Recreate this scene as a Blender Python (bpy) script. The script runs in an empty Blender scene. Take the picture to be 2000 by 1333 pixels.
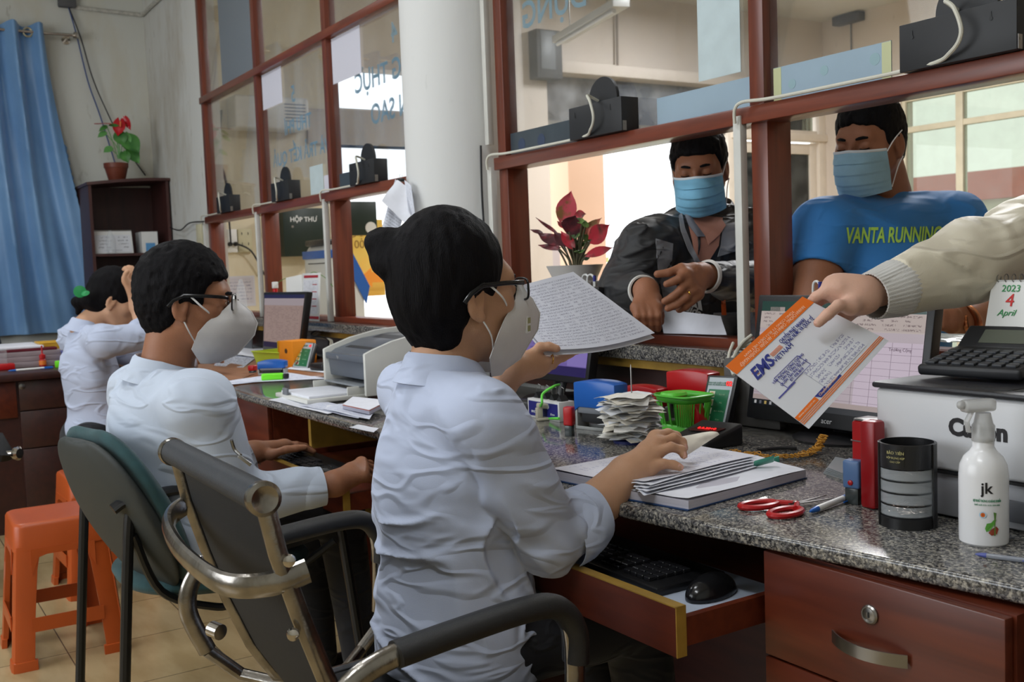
import bpy, bmesh, math, random
import numpy as np
from mathutils import Vector, Matrix, noise as mnoise
from math import sin, cos, pi, radians, sqrt, atan2
SC = bpy.context.scene
COL = SC.collection
random.seed(7)
RNG = np.random.default_rng(7)
H = 1.18                                   # camera height above the floor
YAW, PIT, ROL, FPX = radians(57.56), radians(4.232), radians(-2.165), 2019.3
cf = np.array([-sin(YAW)*cos(PIT), cos(YAW)*cos(PIT), -sin(PIT)])
cr0 = np.array([cos(YAW), sin(YAW), 0.0]); cu0 = np.cross(cr0, cf)
cr = cos(ROL)*cr0 + sin(ROL)*cu0; cu = -sin(ROL)*cr0 + cos(ROL)*cu0
CAM = np.array([0, 0, H])
cam_data = bpy.data.cameras.new('camera'); cam = bpy.data.objects.new('camera', cam_data)
COL.objects.link(cam); SC.camera = cam
cam_data.sensor_width = 36.0; cam_data.lens = FPX/2000*36.0; cam_data.clip_start = 0.05; cam_data.clip_end = 200
M = Matrix.Identity(4)
for i in range(3):
 M[i][0] = cr[i]; M[i][1] = cu[i]; M[i][2] = -cf[i]; M[i][3] = CAM[i]
cam.matrix_world = M
cam_data.dof.use_dof = True; cam_data.dof.focus_distance = 1.85; cam_data.dof.aperture_fstop = 10
world = bpy.data.worlds.new('world'); SC.world = world; world.use_nodes = True
wn = world.node_tree.nodes; wl = world.node_tree.links
bg = wn['Background']
wtc = wn.new('ShaderNodeTexCoord'); wsep = wn.new('ShaderNodeSeparateXYZ'); wramp = wn.new('ShaderNodeValToRGB')
wl.new(wtc.outputs['Generated'], wsep.inputs[0]); wl.new(wsep.outputs['Z'], wramp.inputs[0])
wramp.color_ramp.elements[0].position = 0.0; wramp.color_ramp.elements[0].color = (0.80, 0.83, 0.86, 1)
wramp.color_ramp.elements[1].position = 0.6; wramp.color_ramp.elements[1].color = (0.86, 0.93, 1.0, 1)
wl.new(wramp.outputs[0], bg.inputs['Color']); bg.inputs['Strength'].default_value = 3.0
def area_light(name, loc, rot, size, size_y, power, color=(1, 1, 1), spread=180):
 d = bpy.data.lights.new(name, 'AREA'); d.shape = 'RECTANGLE'; d.size = size; d.size_y = size_y
 d.energy = power; d.color = color; d.spread = radians(spread)
 o = bpy.data.objects.new(name, d); COL.objects.link(o); o.location = loc; o.rotation_euler = rot
 return o
area_light('office_window_daylight', (-3.2, -2.95, 2.1), (radians(80), 0, 0), 3.6, 1.9, 62, (0.90, 0.95, 1.0))
area_light('office_tube_and_fill_light', (-0.6, -0.6, 3.4), (0, 0, 0), 1.2, 0.25, 34, (0.93, 0.97, 1.0))  # lamp added as fill for the shaded side of the front woman's shirt
area_light('office_tube_and_fill_light', (-2.4, 0.3, 3.4), (0, 0, 0), 1.2, 0.25, 22, (0.93, 0.97, 1.0))
area_light('office_tube_and_fill_light', (-5.2, 0.2, 3.3), (0, 0, 0), 1.2, 0.25, 26, (0.93, 0.97, 1.0))
for q_ in ((-3.5, 4.6, 3.6), (-6.2, 6.4, 3.6)): area_light('lobby_tube_and_fill_light', q_, (0, 0, 0), 1.2, 0.25, 135, (0.97, 0.98, 1.0))  # second lamp added to brighten the lobby walls
SC.view_settings.view_transform = 'Standard'; SC.view_settings.look = 'None'
SC.view_settings.gamma = 1.0; SC.view_settings.use_curve_mapping = False
SC.view_settings.exposure = -0.1
SC.cycles.max_bounces = 8; SC.cycles.transparent_max_bounces = 16
SC.cycles.use_denoising = True
SC.cycles.caustics_reflective = False; SC.cycles.caustics_refractive = False
def ray(x, y): return cf + cr*(x-1000)/FPX - cu*(y-666.5)/FPX
def pz(x, y, z): v = ray(x, y); return CAM + v*(z-H)/v[2]
def py(x, y, Y): v = ray(x, y); return CAM + v*Y/v[1]
def pxx(x, y, X): v = ray(x, y); return CAM + v*X/v[0]
def pd(x, y, d): return CAM + ray(x, y)*d
def V(p): return Vector((float(p[0]), float(p[1]), float(p[2])))
def s2l(c): return tuple((v/12.92 if v <= .04045 else ((v+.055)/1.055)**2.4) for v in c)
def rgb(r, g, b): return s2l((r/255, g/255, b/255))
MATS = {}
def mat(name, col, rough=.5, metal=0., var=0., vscale=8., bump=0., bscale=60., spec=.5, trans=0., ior=1.45, emit=0., col2=None, coat=0., sheen=0., alpha=1., sss=0., stretch=None):
 """procedural principled material: base colour broken by noise, optional bump"""
 if name in MATS: return MATS[name]
 m = bpy.data.materials.new(name); m.use_nodes = True
 n = m.node_tree.nodes; l = m.node_tree.links; b = n['Principled BSDF']
 b.inputs['Roughness'].default_value = rough; b.inputs['Metallic'].default_value = metal
 b.inputs['Specular IOR Level'].default_value = spec; b.inputs['IOR'].default_value = ior
 b.inputs['Transmission Weight'].default_value = trans
 b.inputs['Coat Weight'].default_value = coat; b.inputs['Sheen Weight'].default_value = sheen
 b.inputs['Alpha'].default_value = alpha
 if sss: b.inputs['Subsurface Weight'].default_value = sss; b.inputs['Subsurface Scale'].default_value = .01; b.inputs['Subsurface Radius'].default_value = (1, .35, .2)
 c = (*col, 1)
 tc = n.new('ShaderNodeTexCoord'); src = tc.outputs['Object']
 if stretch:
  mp = n.new('ShaderNodeMapping'); mp.inputs['Scale'].default_value = stretch; l.new(src, mp.inputs[0]); src = mp.outputs[0]
 if var or col2:
  nz = n.new('ShaderNodeTexNoise'); nz.inputs['Scale'].default_value = vscale; nz.inputs['Detail'].default_value = 4
  l.new(src, nz.inputs['Vector'])
  rp = n.new('ShaderNodeValToRGB'); l.new(nz.outputs['Fac'], rp.inputs[0])
  c2 = (*col2, 1) if col2 else tuple(min(1, v*(1+var)) for v in col)+(1,)
  c1 = c if col2 else tuple(v*(1-var) for v in col)+(1,)
  rp.color_ramp.elements[0].position = .35; rp.color_ramp.elements[0].color = c1
  rp.color_ramp.elements[1].position = .65; rp.color_ramp.elements[1].color = c2
  l.new(rp.outputs[0], b.inputs['Base Color'])
 else:
  b.inputs['Base Color'].default_value = c
 if bump:
  nb = n.new('ShaderNodeTexNoise'); nb.inputs['Scale'].default_value = bscale; nb.inputs['Detail'].default_value = 3
  l.new(src, nb.inputs['Vector'])
  bp = n.new('ShaderNodeBump'); bp.inputs['Strength'].default_value = bump; bp.inputs['Distance'].default_value = .01
  l.new(nb.outputs['Fac'], bp.inputs['Height']); l.new(bp.outputs[0], b.inputs['Normal'])
 if emit:
  b.inputs['Emission Color'].default_value = c; b.inputs['Emission Strength'].default_value = emit
 MATS[name] = m; return m
def glass_mat(name, tint=(1, 1, 1), haze=0.0, refl=1.0):
 """thin pane: clear with a fresnel reflection and a little greyish dirt"""
 m = bpy.data.materials.new(name); m.use_nodes = True
 n = m.node_tree.nodes; l = m.node_tree.links; n.clear()
 out = n.new('ShaderNodeOutputMaterial'); tr = n.new('ShaderNodeBsdfTransparent'); gl = n.new('ShaderNodeBsdfGlossy')
 tr.inputs[0].default_value = (*tint, 1); gl.inputs['Roughness'].default_value = .02
 fr = n.new('ShaderNodeFresnel'); fr.inputs[0].default_value = 1.45
 mul = n.new('ShaderNodeMath'); mul.operation = 'MULTIPLY'; mul.inputs[1].default_value = refl; l.new(fr.outputs[0], mul.inputs[0])
 mx = n.new('ShaderNodeMixShader'); l.new(mul.outputs[0], mx.inputs[0]); l.new(tr.outputs[0], mx.inputs[1]); l.new(gl.outputs[0], mx.inputs[2])
 df = n.new('ShaderNodeBsdfDiffuse'); df.inputs[0].default_value = (.75, .77, .8, 1)
 tc = n.new('ShaderNodeTexCoord'); nz = n.new('ShaderNodeTexNoise'); nz.inputs['Scale'].default_value = 5; nz.inputs['Detail'].default_value = 8; l.new(tc.outputs['Object'], nz.inputs['Vector'])
 mr = n.new('ShaderNodeMapRange'); mr.inputs[1].default_value = .4; mr.inputs[2].default_value = .75; mr.inputs[3].default_value = haze*.35; mr.inputs[4].default_value = haze*1.5
 l.new(nz.outputs['Fac'], mr.inputs[0])
 m2 = n.new('ShaderNodeMixShader'); l.new(mr.outputs[0], m2.inputs[0]); l.new(mx.outputs[0], m2.inputs[1]); l.new(df.outputs[0], m2.inputs[2])
 l.new(m2.outputs[0], out.inputs[0]); MATS[name] = m; return m
def granite_mat():
 m = bpy.data.materials.new('granite'); m.use_nodes = True
 n = m.node_tree.nodes; l = m.node_tree.links; b = n['Principled BSDF']
 tc = n.new('ShaderNodeTexCoord')
 v = n.new('ShaderNodeTexVoronoi'); v.inputs['Scale'].default_value = 290; v.inputs['Randomness'].default_value = 1
 nz = n.new('ShaderNodeTexNoise'); nz.inputs['Scale'].default_value = 190; nz.inputs['Detail'].default_value = 5; nz.inputs['Roughness'].default_value = .7
 nz2 = n.new('ShaderNodeTexNoise'); nz2.inputs['Scale'].default_value = 7
 mpw = n.new('ShaderNodeMixRGB'); mpw.blend_type = 'ADD'; mpw.inputs[0].default_value = .012
 l.new(tc.outputs['Object'], mpw.inputs[1]); l.new(nz.outputs['Color'], mpw.inputs[2])
 l.new(mpw.outputs[0], v.inputs['Vector']); l.new(tc.outputs['Object'], nz.inputs['Vector']); l.new(tc.outputs['Object'], nz2.inputs['Vector'])
 sep = n.new('ShaderNodeSeparateColor'); l.new(v.outputs['Color'], sep.inputs[0])
 r = n.new('ShaderNodeValToRGB'); l.new(sep.outputs[0], r.inputs[0]); r.color_ramp.interpolation = 'CONSTANT'
 e = r.color_ramp.elements; e[0].position = 0; e[0].color = (*rgb(58, 58, 60), 1); e[1].position = .2; e[1].color = (*rgb(100, 98, 98), 1)
 for p, c in ((.4, (150, 146, 138)), (.62, (172, 166, 154)), (.78, (122, 120, 118)), (.92, (84, 83, 84))):
  x = e.new(p); x.color = (*rgb(*c), 1)
 r2 = n.new('ShaderNodeValToRGB'); l.new(nz.outputs['Fac'], r2.inputs[0])
 r2.color_ramp.elements[0].position = .42; r2.color_ramp.elements[0].color = (.20, .20, .21, 1); r2.color_ramp.elements[1].position = .53; r2.color_ramp.elements[1].color = (1, 1, 1, 1)
 mx = n.new('ShaderNodeMixRGB'); mx.blend_type = 'MULTIPLY'; mx.inputs[0].default_value = .85; l.new(r.outputs[0], mx.inputs[1]); l.new(r2.outputs[0], mx.inputs[2])
 l.new(mx.outputs[0], b.inputs['Base Color'])
 b.inputs['Roughness'].default_value = .12; b.inputs['Specular IOR Level'].default_value = .6
 MATS['granite'] = m; return m
def wood_mat(name, c1, c2, rough=.35, scale=3., axis=0, coat=.3):
 m = bpy.data.materials.new(name); m.use_nodes = True
 n = m.node_tree.nodes; l = m.node_tree.links; b = n['Principled BSDF']
 tc = n.new('ShaderNodeTexCoord'); mp = n.new('ShaderNodeMapping'); l.new(tc.outputs['Object'], mp.inputs[0])
 sc = [14, 14, 14]; sc[axis] = 1.2; mp.inputs['Scale'].default_value = sc
 nz = n.new('ShaderNodeTexNoise'); nz.inputs['Scale'].default_value = scale; nz.inputs['Detail'].default_value = 6; nz.inputs['Distortion'].default_value = .6
 l.new(mp.outputs[0], nz.inputs['Vector'])
 r = n.new('ShaderNodeValToRGB'); l.new(nz.outputs['Fac'], r.inputs[0])
 r.color_ramp.elements[0].position = .3; r.color_ramp.elements[0].color = (*c1, 1); r.color_ramp.elements[1].position = .7; r.color_ramp.elements[1].color = (*c2, 1)
 l.new(r.outputs[0], b.inputs['Base Color']); b.inputs['Roughness'].default_value = rough; b.inputs['Coat Weight'].default_value = coat; b.inputs['Coat Roughness'].default_value = .2
 MATS[name] = m; return m
def plaster_mat(name, col, stain, amount=.5, seed=0., sscale=1.2):
 """painted plaster with damp stains and scuffs"""
 m = bpy.data.materials.new(name); m.use_nodes = True
 n = m.node_tree.nodes; l = m.node_tree.links; b = n['Principled BSDF']; b.inputs['Roughness'].default_value = .75
 tc = n.new('ShaderNodeTexCoord'); mp = n.new('ShaderNodeMapping'); l.new(tc.outputs['Object'], mp.inputs[0]); mp.inputs['Location'].default_value = (seed, seed*2, 0); mp.inputs['Scale'].default_value = (1.5, 1.5, .5)
 a = n.new('ShaderNodeTexNoise'); a.inputs['Scale'].default_value = sscale; a.inputs['Detail'].default_value = 9; a.inputs['Roughness'].default_value = .62; l.new(mp.outputs[0], a.inputs['Vector'])
 r = n.new('ShaderNodeValToRGB'); l.new(a.outputs['Fac'], r.inputs[0]); r.color_ramp.elements[0].position = .50; r.color_ramp.elements[0].color = (0, 0, 0, 1); r.color_ramp.elements[1].position = .78; r.color_ramp.elements[1].color = (amount,)*3+(1,)
 a2 = n.new('ShaderNodeTexNoise'); a2.inputs['Scale'].default_value = 14; a2.inputs['Detail'].default_value = 8; l.new(mp.outputs[0], a2.inputs['Vector'])
 r2 = n.new('ShaderNodeValToRGB'); l.new(a2.outputs['Fac'], r2.inputs[0]); r2.color_ramp.elements[0].position = .66; r2.color_ramp.elements[0].color = (0, 0, 0, 1); r2.color_ramp.elements[1].position = .74; r2.color_ramp.elements[1].color = (amount*.5,)*3+(1,)
 m1 = n.new('ShaderNodeMixRGB'); l.new(r.outputs[0], m1.inputs[0]); m1.inputs[1].default_value = (*col, 1); m1.inputs[2].default_value = (*stain, 1)
 m2 = n.new('ShaderNodeMixRGB'); l.new(r2.outputs[0], m2.inputs[0]); l.new(m1.outputs[0], m2.inputs[1]); m2.inputs[2].default_value = (*[v*.35 for v in stain], 1)
 l.new(m2.outputs[0], b.inputs['Base Color'])
 bp = n.new('ShaderNodeBump'); bp.inputs['Strength'].default_value = .12; bp.inputs['Distance'].default_value = .01; l.new(a2.outputs['Fac'], bp.inputs['Height']); l.new(bp.outputs[0], b.inputs['Normal'])
 MATS[name] = m; return m
def script_mat(name, paper=(.82, .83, .88), ink=(.12, .12, .25), rows=26, words=40, dens=.5, hand=0.3, margin=.08, inkk=.6):
 """paper with rows of writing; uses the generated 0..1 box coordinates of the sheet"""
 m = bpy.data.materials.new(name); m.use_nodes = True
 n = m.node_tree.nodes; l = m.node_tree.links; b = n['Principled BSDF']; b.inputs['Roughness'].default_value = .7
 tc = n.new('ShaderNodeTexCoord'); sep = n.new('ShaderNodeSeparateXYZ'); l.new(tc.outputs['UV'], sep.inputs[0])
 def mth(op, a, bb=None, c=None):
  q = n.new('ShaderNodeMath'); q.operation = op
  for i, s in enumerate((a, bb, c)):
   if s is None: continue
   if isinstance(s, (int, float)): q.inputs[i].default_value = s
   else: l.new(s, q.inputs[i])
  return q.outputs[0]
 U, W = sep.outputs['X'], sep.outputs['Y']
 mp = n.new('ShaderNodeCombineXYZ'); l.new(mth('MULTIPLY', U, words*2.2), mp.inputs[0]); l.new(mth('MULTIPLY', W, rows*3.0), mp.inputs[1])
 nz = n.new('ShaderNodeTexNoise'); nz.inputs['Scale'].default_value = 1.0; nz.inputs['Detail'].default_value = 3; l.new(mp.outputs[0], nz.inputs['Vector'])
 rowf = mth('MULTIPLY', W, rows)
 fr = mth('FRACT', rowf); inrow = mth('LESS_THAN', mth('ABSOLUTE', mth('SUBTRACT', fr, .5)), .22+hand*.1)
 letters = mth('GREATER_THAN', nz.outputs['Fac'], .5)
 mpw = n.new('ShaderNodeCombineXYZ'); l.new(mth('MULTIPLY', U, words*.35), mpw.inputs[0]); l.new(mth('MULTIPLY', mth('FLOOR', rowf), 7.3), mpw.inputs[1])
 nw = n.new('ShaderNodeTexNoise'); nw.inputs['Scale'].default_value = 1.0; nw.inputs['Detail'].default_value = 1; l.new(mpw.outputs[0], nw.inputs['Vector'])
 wmask = mth('GREATER_THAN', nw.outputs['Fac'], .58-dens*.25)
 mg = mth('MULTIPLY', mth('LESS_THAN', mth('ABSOLUTE', mth('SUBTRACT', U, .5)), .5-margin), mth('LESS_THAN', mth('ABSOLUTE', mth('SUBTRACT', W, .5)), .5-margin))
 k = mth('MULTIPLY', mth('MULTIPLY', inrow, letters), mth('MULTIPLY', wmask, mg)); k = mth('MULTIPLY', k, inkk)
 mx = n.new('ShaderNodeMixRGB'); l.new(k, mx.inputs[0]); mx.inputs[1].default_value = (*paper, 1); mx.inputs[2].default_value = (*ink, 1)
 l.new(mx.outputs[0], b.inputs['Base Color']); MATS[name] = m
 return m
GRANITE = granite_mat()
WOODR = wood_mat('red_brown_wood', rgb(88, 36, 20), rgb(116, 52, 30), .38, 3., 2)
WOODH = wood_mat('red_brown_wood_rail', rgb(92, 38, 22), rgb(124, 56, 32), .38, 3., 0)
WOODD = wood_mat('dark_cabinet_wood', rgb(76, 28, 14), rgb(100, 42, 22), .4, 2.5, 0)
WOODDK = wood_mat('very_dark_wood', rgb(46, 20, 17), rgb(62, 28, 22), .45, 2.5, 0)
GOLD = mat('yellow_edge_strip', rgb(150, 118, 50), .4, var=.15, vscale=20)
WALLM = plaster_mat('office_plaster', rgb(206, 207, 200), rgb(190, 176, 140), .7, 0)
WALLR = plaster_mat('office_plaster_right', rgb(208, 208, 203), rgb(160, 146, 120), .85, 3.1, 1.8)
LOBW = plaster_mat('lobby_plaster', rgb(214, 203, 192), rgb(186, 170, 150), .4, 5.5)
LOBY = plaster_mat('lobby_plaster_yellowed', rgb(222, 212, 188), rgb(190, 160, 115), .5, 9.0)
PILLM = plaster_mat('pillar_paint', rgb(216, 217, 216), rgb(196, 196, 190), .3, 2.0)
PAPER = mat('white_paper', rgb(225, 227, 236), .75, var=.03, vscale=30)
PAPERS = script_mat('written_paper')
BLACKP = mat('black_plastic', rgb(24, 24, 26), .35, bump=.05, bscale=400)
BLACKM = mat('matt_black', rgb(30, 31, 33), .55)
GREYP = mat('grey_plastic', rgb(120, 124, 130), .4, bump=.05, bscale=300)
WHITEP = mat('white_plastic', rgb(222, 222, 220), .35, var=.02)
CABLEM = mat('cream_cable', rgb(205, 203, 190), .5)
CHROME = mat('chrome', rgb(190, 185, 178), .16, 1.0, var=.12, vscale=15)
STEEL = mat('brushed_steel', rgb(150, 148, 145), .3, 1.0)
REDP = mat('red_plastic', rgb(175, 22, 26), .3)
BLUEP = mat('blue_plastic', rgb(28, 92, 176), .3)
GREENP = mat('green_plastic', rgb(96, 196, 60), .35)
def link(name, me, m=None, parent=None, smooth=False, auto=None):
 o = bpy.data.objects.new(name, me); COL.objects.link(o)
 if m: me.materials.append(m)
 if parent is not None: o.parent = parent
 if smooth:
  for p in me.polygons: p.use_smooth = True
 if auto: sharp(me, auto)
 return o
def sharp(me, ang=35):
 for p in me.polygons: p.use_smooth = True
 me.set_sharp_from_angle(angle=radians(ang))
class MB:
 """collects boxes, tubes, lathes... into ONE mesh"""
 def __init__(s): s.v = []; s.f = []; s.uv = None
 def add(s, vs, fs):
  b = len(s.v); s.v += [tuple(float(c) for c in v) for v in vs]; s.f += [tuple(b+i for i in f) for f in fs]; return s
 def box(s, lo, hi):
  x0, y0, z0 = lo; x1, y1, z1 = hi
  return s.add([(x0,y0,z0),(x1,y0,z0),(x1,y1,z0),(x0,y1,z0),(x0,y0,z1),(x1,y0,z1),(x1,y1,z1),(x0,y1,z1)],
                     [(0,3,2,1),(4,5,6,7),(0,1,5,4),(1,2,6,5),(2,3,7,6),(3,0,4,7)])
 def obox(s, c, ax, ay, az, sx, sy, sz):
  """oriented box, centre c, unit axes, full sizes"""
  c = np.array(c, float); ax, ay, az = [np.array(a, float) for a in (ax, ay, az)]
  vs = [c+ax*sx/2*i+ay*sy/2*j+az*sz/2*k for k in (-1,1) for j in (-1,1) for i in (-1,1)]
  return s.add(vs, [(0,2,3,1),(4,5,7,6),(0,1,5,4),(1,3,7,5),(3,2,6,7),(2,0,4,6)])
 def prism(s, pts, d):
  """polygon (list of 3D points) extruded by vector d"""
  n = len(pts); pts = [np.array(p, float) for p in pts]; d = np.array(d, float)
  return s.add(pts+[p+d for p in pts], [tuple(range(n))[::-1], tuple(range(n, 2*n))]+[(i, (i+1) % n, n+(i+1) % n, n+i) for i in range(n)])
 def tube(s, pts, r, n=10, closed=False, flat=None, cap=True, up=None):
  pts = [np.array(p, float) for p in pts]; N = len(pts)
  rs = list(r) if hasattr(r, '__len__') else [r]*N
  T = []
  for i in range(N):
   a = pts[(i-1) % N] if (closed or i > 0) else pts[i]; b = pts[(i+1) % N] if (closed or i < N-1) else pts[i]
   t = b-a; T.append(t/(np.linalg.norm(t)+1e-12))
  u = np.array(up, float) if up is not None else (np.array([0, 0, 1.]) if abs(T[0][2]) < .9 else np.array([1., 0, 0]))
  u = u-T[0]*(u@T[0]); u /= np.linalg.norm(u); vs = []
  for i in range(N):
   u = u-T[i]*(u@T[i]); u /= (np.linalg.norm(u)+1e-12); w = np.cross(T[i], u)
   fu, fw = (1, 1) if flat is None else flat
   for k in range(n):
    a = 2*pi*k/n; vs.append(pts[i]+rs[i]*(cos(a)*u*fu+sin(a)*w*fw))
  fs = []
  for i in range(N if closed else N-1):
   j = (i+1) % N
   for k in range(n): fs.append((i*n+k, i*n+(k+1) % n, j*n+(k+1) % n, j*n+k))
  if cap and not closed: fs += [tuple(range(n))[::-1], tuple((N-1)*n+k for k in range(n))]
  return s.add(vs, fs)
 def lathe(s, prof, c=(0, 0, 0), n=32, ax=None, caps=True):
  """prof: list of (r, h) turned round the vertical axis through c (or axis ax)"""
  c = np.array(c, float)
  az = np.array([0, 0, 1.]) if ax is None else np.array(ax, float)/np.linalg.norm(ax)
  a0 = np.array([1., 0, 0]) if abs(az[0]) < .9 else np.array([0, 1., 0]); a0 = a0-az*(a0@az); a0 /= np.linalg.norm(a0); a1 = np.cross(az, a0)
  vs = [c+az*h+r*(cos(2*pi*k/n)*a0+sin(2*pi*k/n)*a1) for r, h in prof for k in range(n)]
  fs = [(i*n+k, i*n+(k+1) % n, (i+1)*n+(k+1) % n, (i+1)*n+k) for i in range(len(prof)-1) for k in range(n)]
  if caps: fs += [tuple(range(n))[::-1], tuple((len(prof)-1)*n+k for k in range(n))]
  return s.add(vs, fs)
 def grid(s, P, thick=0.0, nrm=None):
  """P[i][j] 3D points -> surface (optionally with thickness along nrm)"""
  P = np.array(P, float); a, b = P.shape[:2]
  vs = list(P.reshape(-1, 3)); fs = [(i*b+j, i*b+j+1, (i+1)*b+j+1, (i+1)*b+j) for i in range(a-1) for j in range(b-1)]
  if thick:
   du = np.gradient(P, axis=0); dv = np.gradient(P, axis=1); N = np.cross(du, dv); N /= (np.linalg.norm(N, axis=2, keepdims=True)+1e-9)
   Q = P-N*thick; o = a*b; vs += list(Q.reshape(-1, 3))
   fs += [tuple(o+i for i in f[::-1]) for f in fs]
   ring = [i*b for i in range(a)]+[(a-1)*b+j for j in range(1, b)]+[i*b+b-1 for i in range(a-2, -1, -1)]+[j for j in range(b-2, 0, -1)]
   fs += [(ring[k], ring[(k+1) % len(ring)], o+ring[(k+1) % len(ring)], o+ring[k]) for k in range(len(ring))]
  s.gridn = (a, b); return s.add(vs, fs)
 def build(s, name, m, parent=None, bevel=0, seg=2, smooth=None, subsurf=0, recalc=True):
  me = bpy.data.meshes.new(name); me.from_pydata(s.v, [], s.f)
  bm = bmesh.new(); bm.from_mesh(me)
  if recalc: bmesh.ops.recalc_face_normals(bm, faces=bm.faces)
  if bevel:
   es = [e for e in bm.edges if len(e.link_faces) == 2 and e.calc_face_angle(0) > .6]
   bmesh.ops.bevel(bm, geom=es, offset=bevel, segments=seg, profile=.5, affect='EDGES', clamp_overlap=True)
  bm.to_mesh(me); bm.free(); me.update()
  o = link(name, me, m, parent)
  if smooth is None: smooth = 35
  if smooth: sharp(me, smooth)
  if subsurf:
   mo = o.modifiers.new('subdivision', 'SUBSURF'); mo.levels = subsurf; mo.render_levels = subsurf
  return o
def set_uv_grid(o, a, b):
 """0..1 UV for a mesh made by MB.grid (front verts first)"""
 me = o.data; uv = me.uv_layers.new(name='UVMap'); n = a*b
 for lp in me.loops:
  k = lp.vertex_index % n; uv.data[lp.index].uv = ((k % b)/(b-1), (k//b)/(a-1))
def tag(o, label=None, cat=None, group=None, kind=None):
 if label: o['label'] = label
 if cat: o['category'] = cat
 if group: o['group'] = group
 if kind: o['kind'] = kind
 return o
def empty(name, loc=(0, 0, 0), label=None, cat=None, group=None, rotz=0, kind=None):
 o = bpy.data.objects.new(name, None); COL.objects.link(o); o.location = V(loc); o.rotation_euler = (0, 0, rotz); o.empty_display_size = .05
 tag(o, label, cat, group, kind); return o
def adopt(root, world=True):
 """children were modelled in world space: keep them in place under the root"""
 mw = Matrix.LocRotScale(root.location, root.rotation_euler, None); inv = mw.inverted()
 for c in [o for o in bpy.data.objects if o.parent == root]:
  if c.type == 'MESH' and not c.get('_ad'):
   c.matrix_parent_inverse = inv
def copy_tree(o, parent=None):
 c = o.copy(); COL.objects.link(c); c.parent = parent
 for ch in [q for q in bpy.data.objects if q.parent == o]: copy_tree(ch, c)
 return c
def text(name, body, m, c, ax, up, size, parent=None, depth=.0006, align='CENTER', bold=0.0, shear=0.0, width=None, font=None):
 """lettering as real flat geometry: centre c, reading direction ax, up direction up"""
 cu_ = bpy.data.curves.new(name, 'FONT'); cu_.body = body; cu_.size = size; cu_.align_x = align; cu_.align_y = 'CENTER'
 cu_.extrude = depth/2; cu_.offset = bold; cu_.shear = shear; cu_.resolution_u = 3; cu_.space_line = .95
 t = bpy.data.objects.new(name, cu_); COL.objects.link(t)
 dg = bpy.context.evaluated_depsgraph_get(); me = bpy.data.meshes.new_from_object(t.evaluated_get(dg))
 bpy.data.objects.remove(t); bpy.data.curves.remove(cu_)
 ax = np.array(ax, float); ax /= np.linalg.norm(ax); up = np.array(up, float); up = up-ax*(up@ax); up /= np.linalg.norm(up); nz = np.cross(ax, up)
 if width and len(me.vertices):
  xs = [v.co.x for v in me.vertices]; w = max(xs)-min(xs); k = width/w if w > 0 else 1
 else: k = 1
 for v in me.vertices:
  x, y, z = v.co; v.co = V(np.array(c)+ax*x*k+up*y+nz*z)
 me.materials.clear(); return link(name, me, m, parent)
def frame_from(p0, p1, p2):
 """axes of a flat quad: p0 origin, p1 along x, p2 along y"""
 a = np.array(p1, float)-p0; b = np.array(p2, float)-p0; ax = a/np.linalg.norm(a); b2 = b-ax*(b@ax); ay = b2/np.linalg.norm(b2)
 return ax, ay, np.cross(ax, ay), np.linalg.norm(a), np.linalg.norm(b2)
def sheet(name, quad, m, thick=.0006, parent=None, curl=0., nu=8, nv=8, seed=0, lift=None):
 """paper sheet over four corners (bl, br, tr, tl) with gentle waviness"""
 q = [np.array(p, float) for p in quad]; P = []
 nrm = np.cross(q[1]-q[0], q[3]-q[0]); nrm /= np.linalg.norm(nrm)
 if nrm[2] < 0 and abs(nrm[2]) > .3: nrm = -nrm
 for i in range(nv+1):
  v = i/nv; row = []
  for j in range(nu+1):
   u = j/nu; p = q[0]*(1-u)*(1-v)+q[1]*u*(1-v)+q[2]*u*v+q[3]*(1-u)*v
   w = curl*(mnoise.noise(Vector((u*2+seed*3.1, v*2, seed)))+.0)
   if lift: w += lift(u, v)
   row.append(p+nrm*w)
  P.append(row)
 b = MB(); b.grid(P, thick); o = b.build(name, m, parent, recalc=True, smooth=50); set_uv_grid(o, nv+1, nu+1); return o
# ================================================================== THE ROOM
XB = -8.015      # end wall of office and lobby
YP = 1.97        # partition plane (office face of the timber frame)
ZT = .76         # worktop height
YF = 9.36        # far wall of the lobby
def structure(o): o['kind'] = 'structure'; return o
fm = bpy.data.materials.new('floor_tiles'); fm.use_nodes = True
n = fm.node_tree.nodes; l = fm.node_tree.links; b = n['Principled BSDF']
tc = n.new('ShaderNodeTexCoord'); mp = n.new('ShaderNodeMapping'); l.new(tc.outputs['Object'], mp.inputs[0])
mp.inputs['Location'].default_value = (3.09+8, -.5+8, 0)
br = n.new('ShaderNodeTexBrick'); br.offset = 0; br.inputs['Scale'].default_value = 1.0
br.inputs['Brick Width'].default_value = .4; br.inputs['Row Height'].default_value = .4; br.inputs['Mortar Size'].default_value = .0022; br.inputs['Mortar Smooth'].default_value = .3
br.inputs['Color1'].default_value = (*rgb(190, 168, 128), 1); br.inputs['Color2'].default_value = (*rgb(180, 157, 116), 1); br.inputs['Mortar'].default_value = (*rgb(92, 80, 62), 1)
l.new(mp.outputs[0], br.inputs['Vector'])
nz = n.new('ShaderNodeTexNoise'); nz.inputs['Scale'].default_value = 5; nz.inputs['Detail'].default_value = 7; mp2 = n.new('ShaderNodeMapping'); mp2.inputs['Scale'].default_value = (.8, 2.4, 1); l.new(tc.outputs['Object'], mp2.inputs[0]); l.new(mp2.outputs[0], nz.inputs['Vector'])
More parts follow.
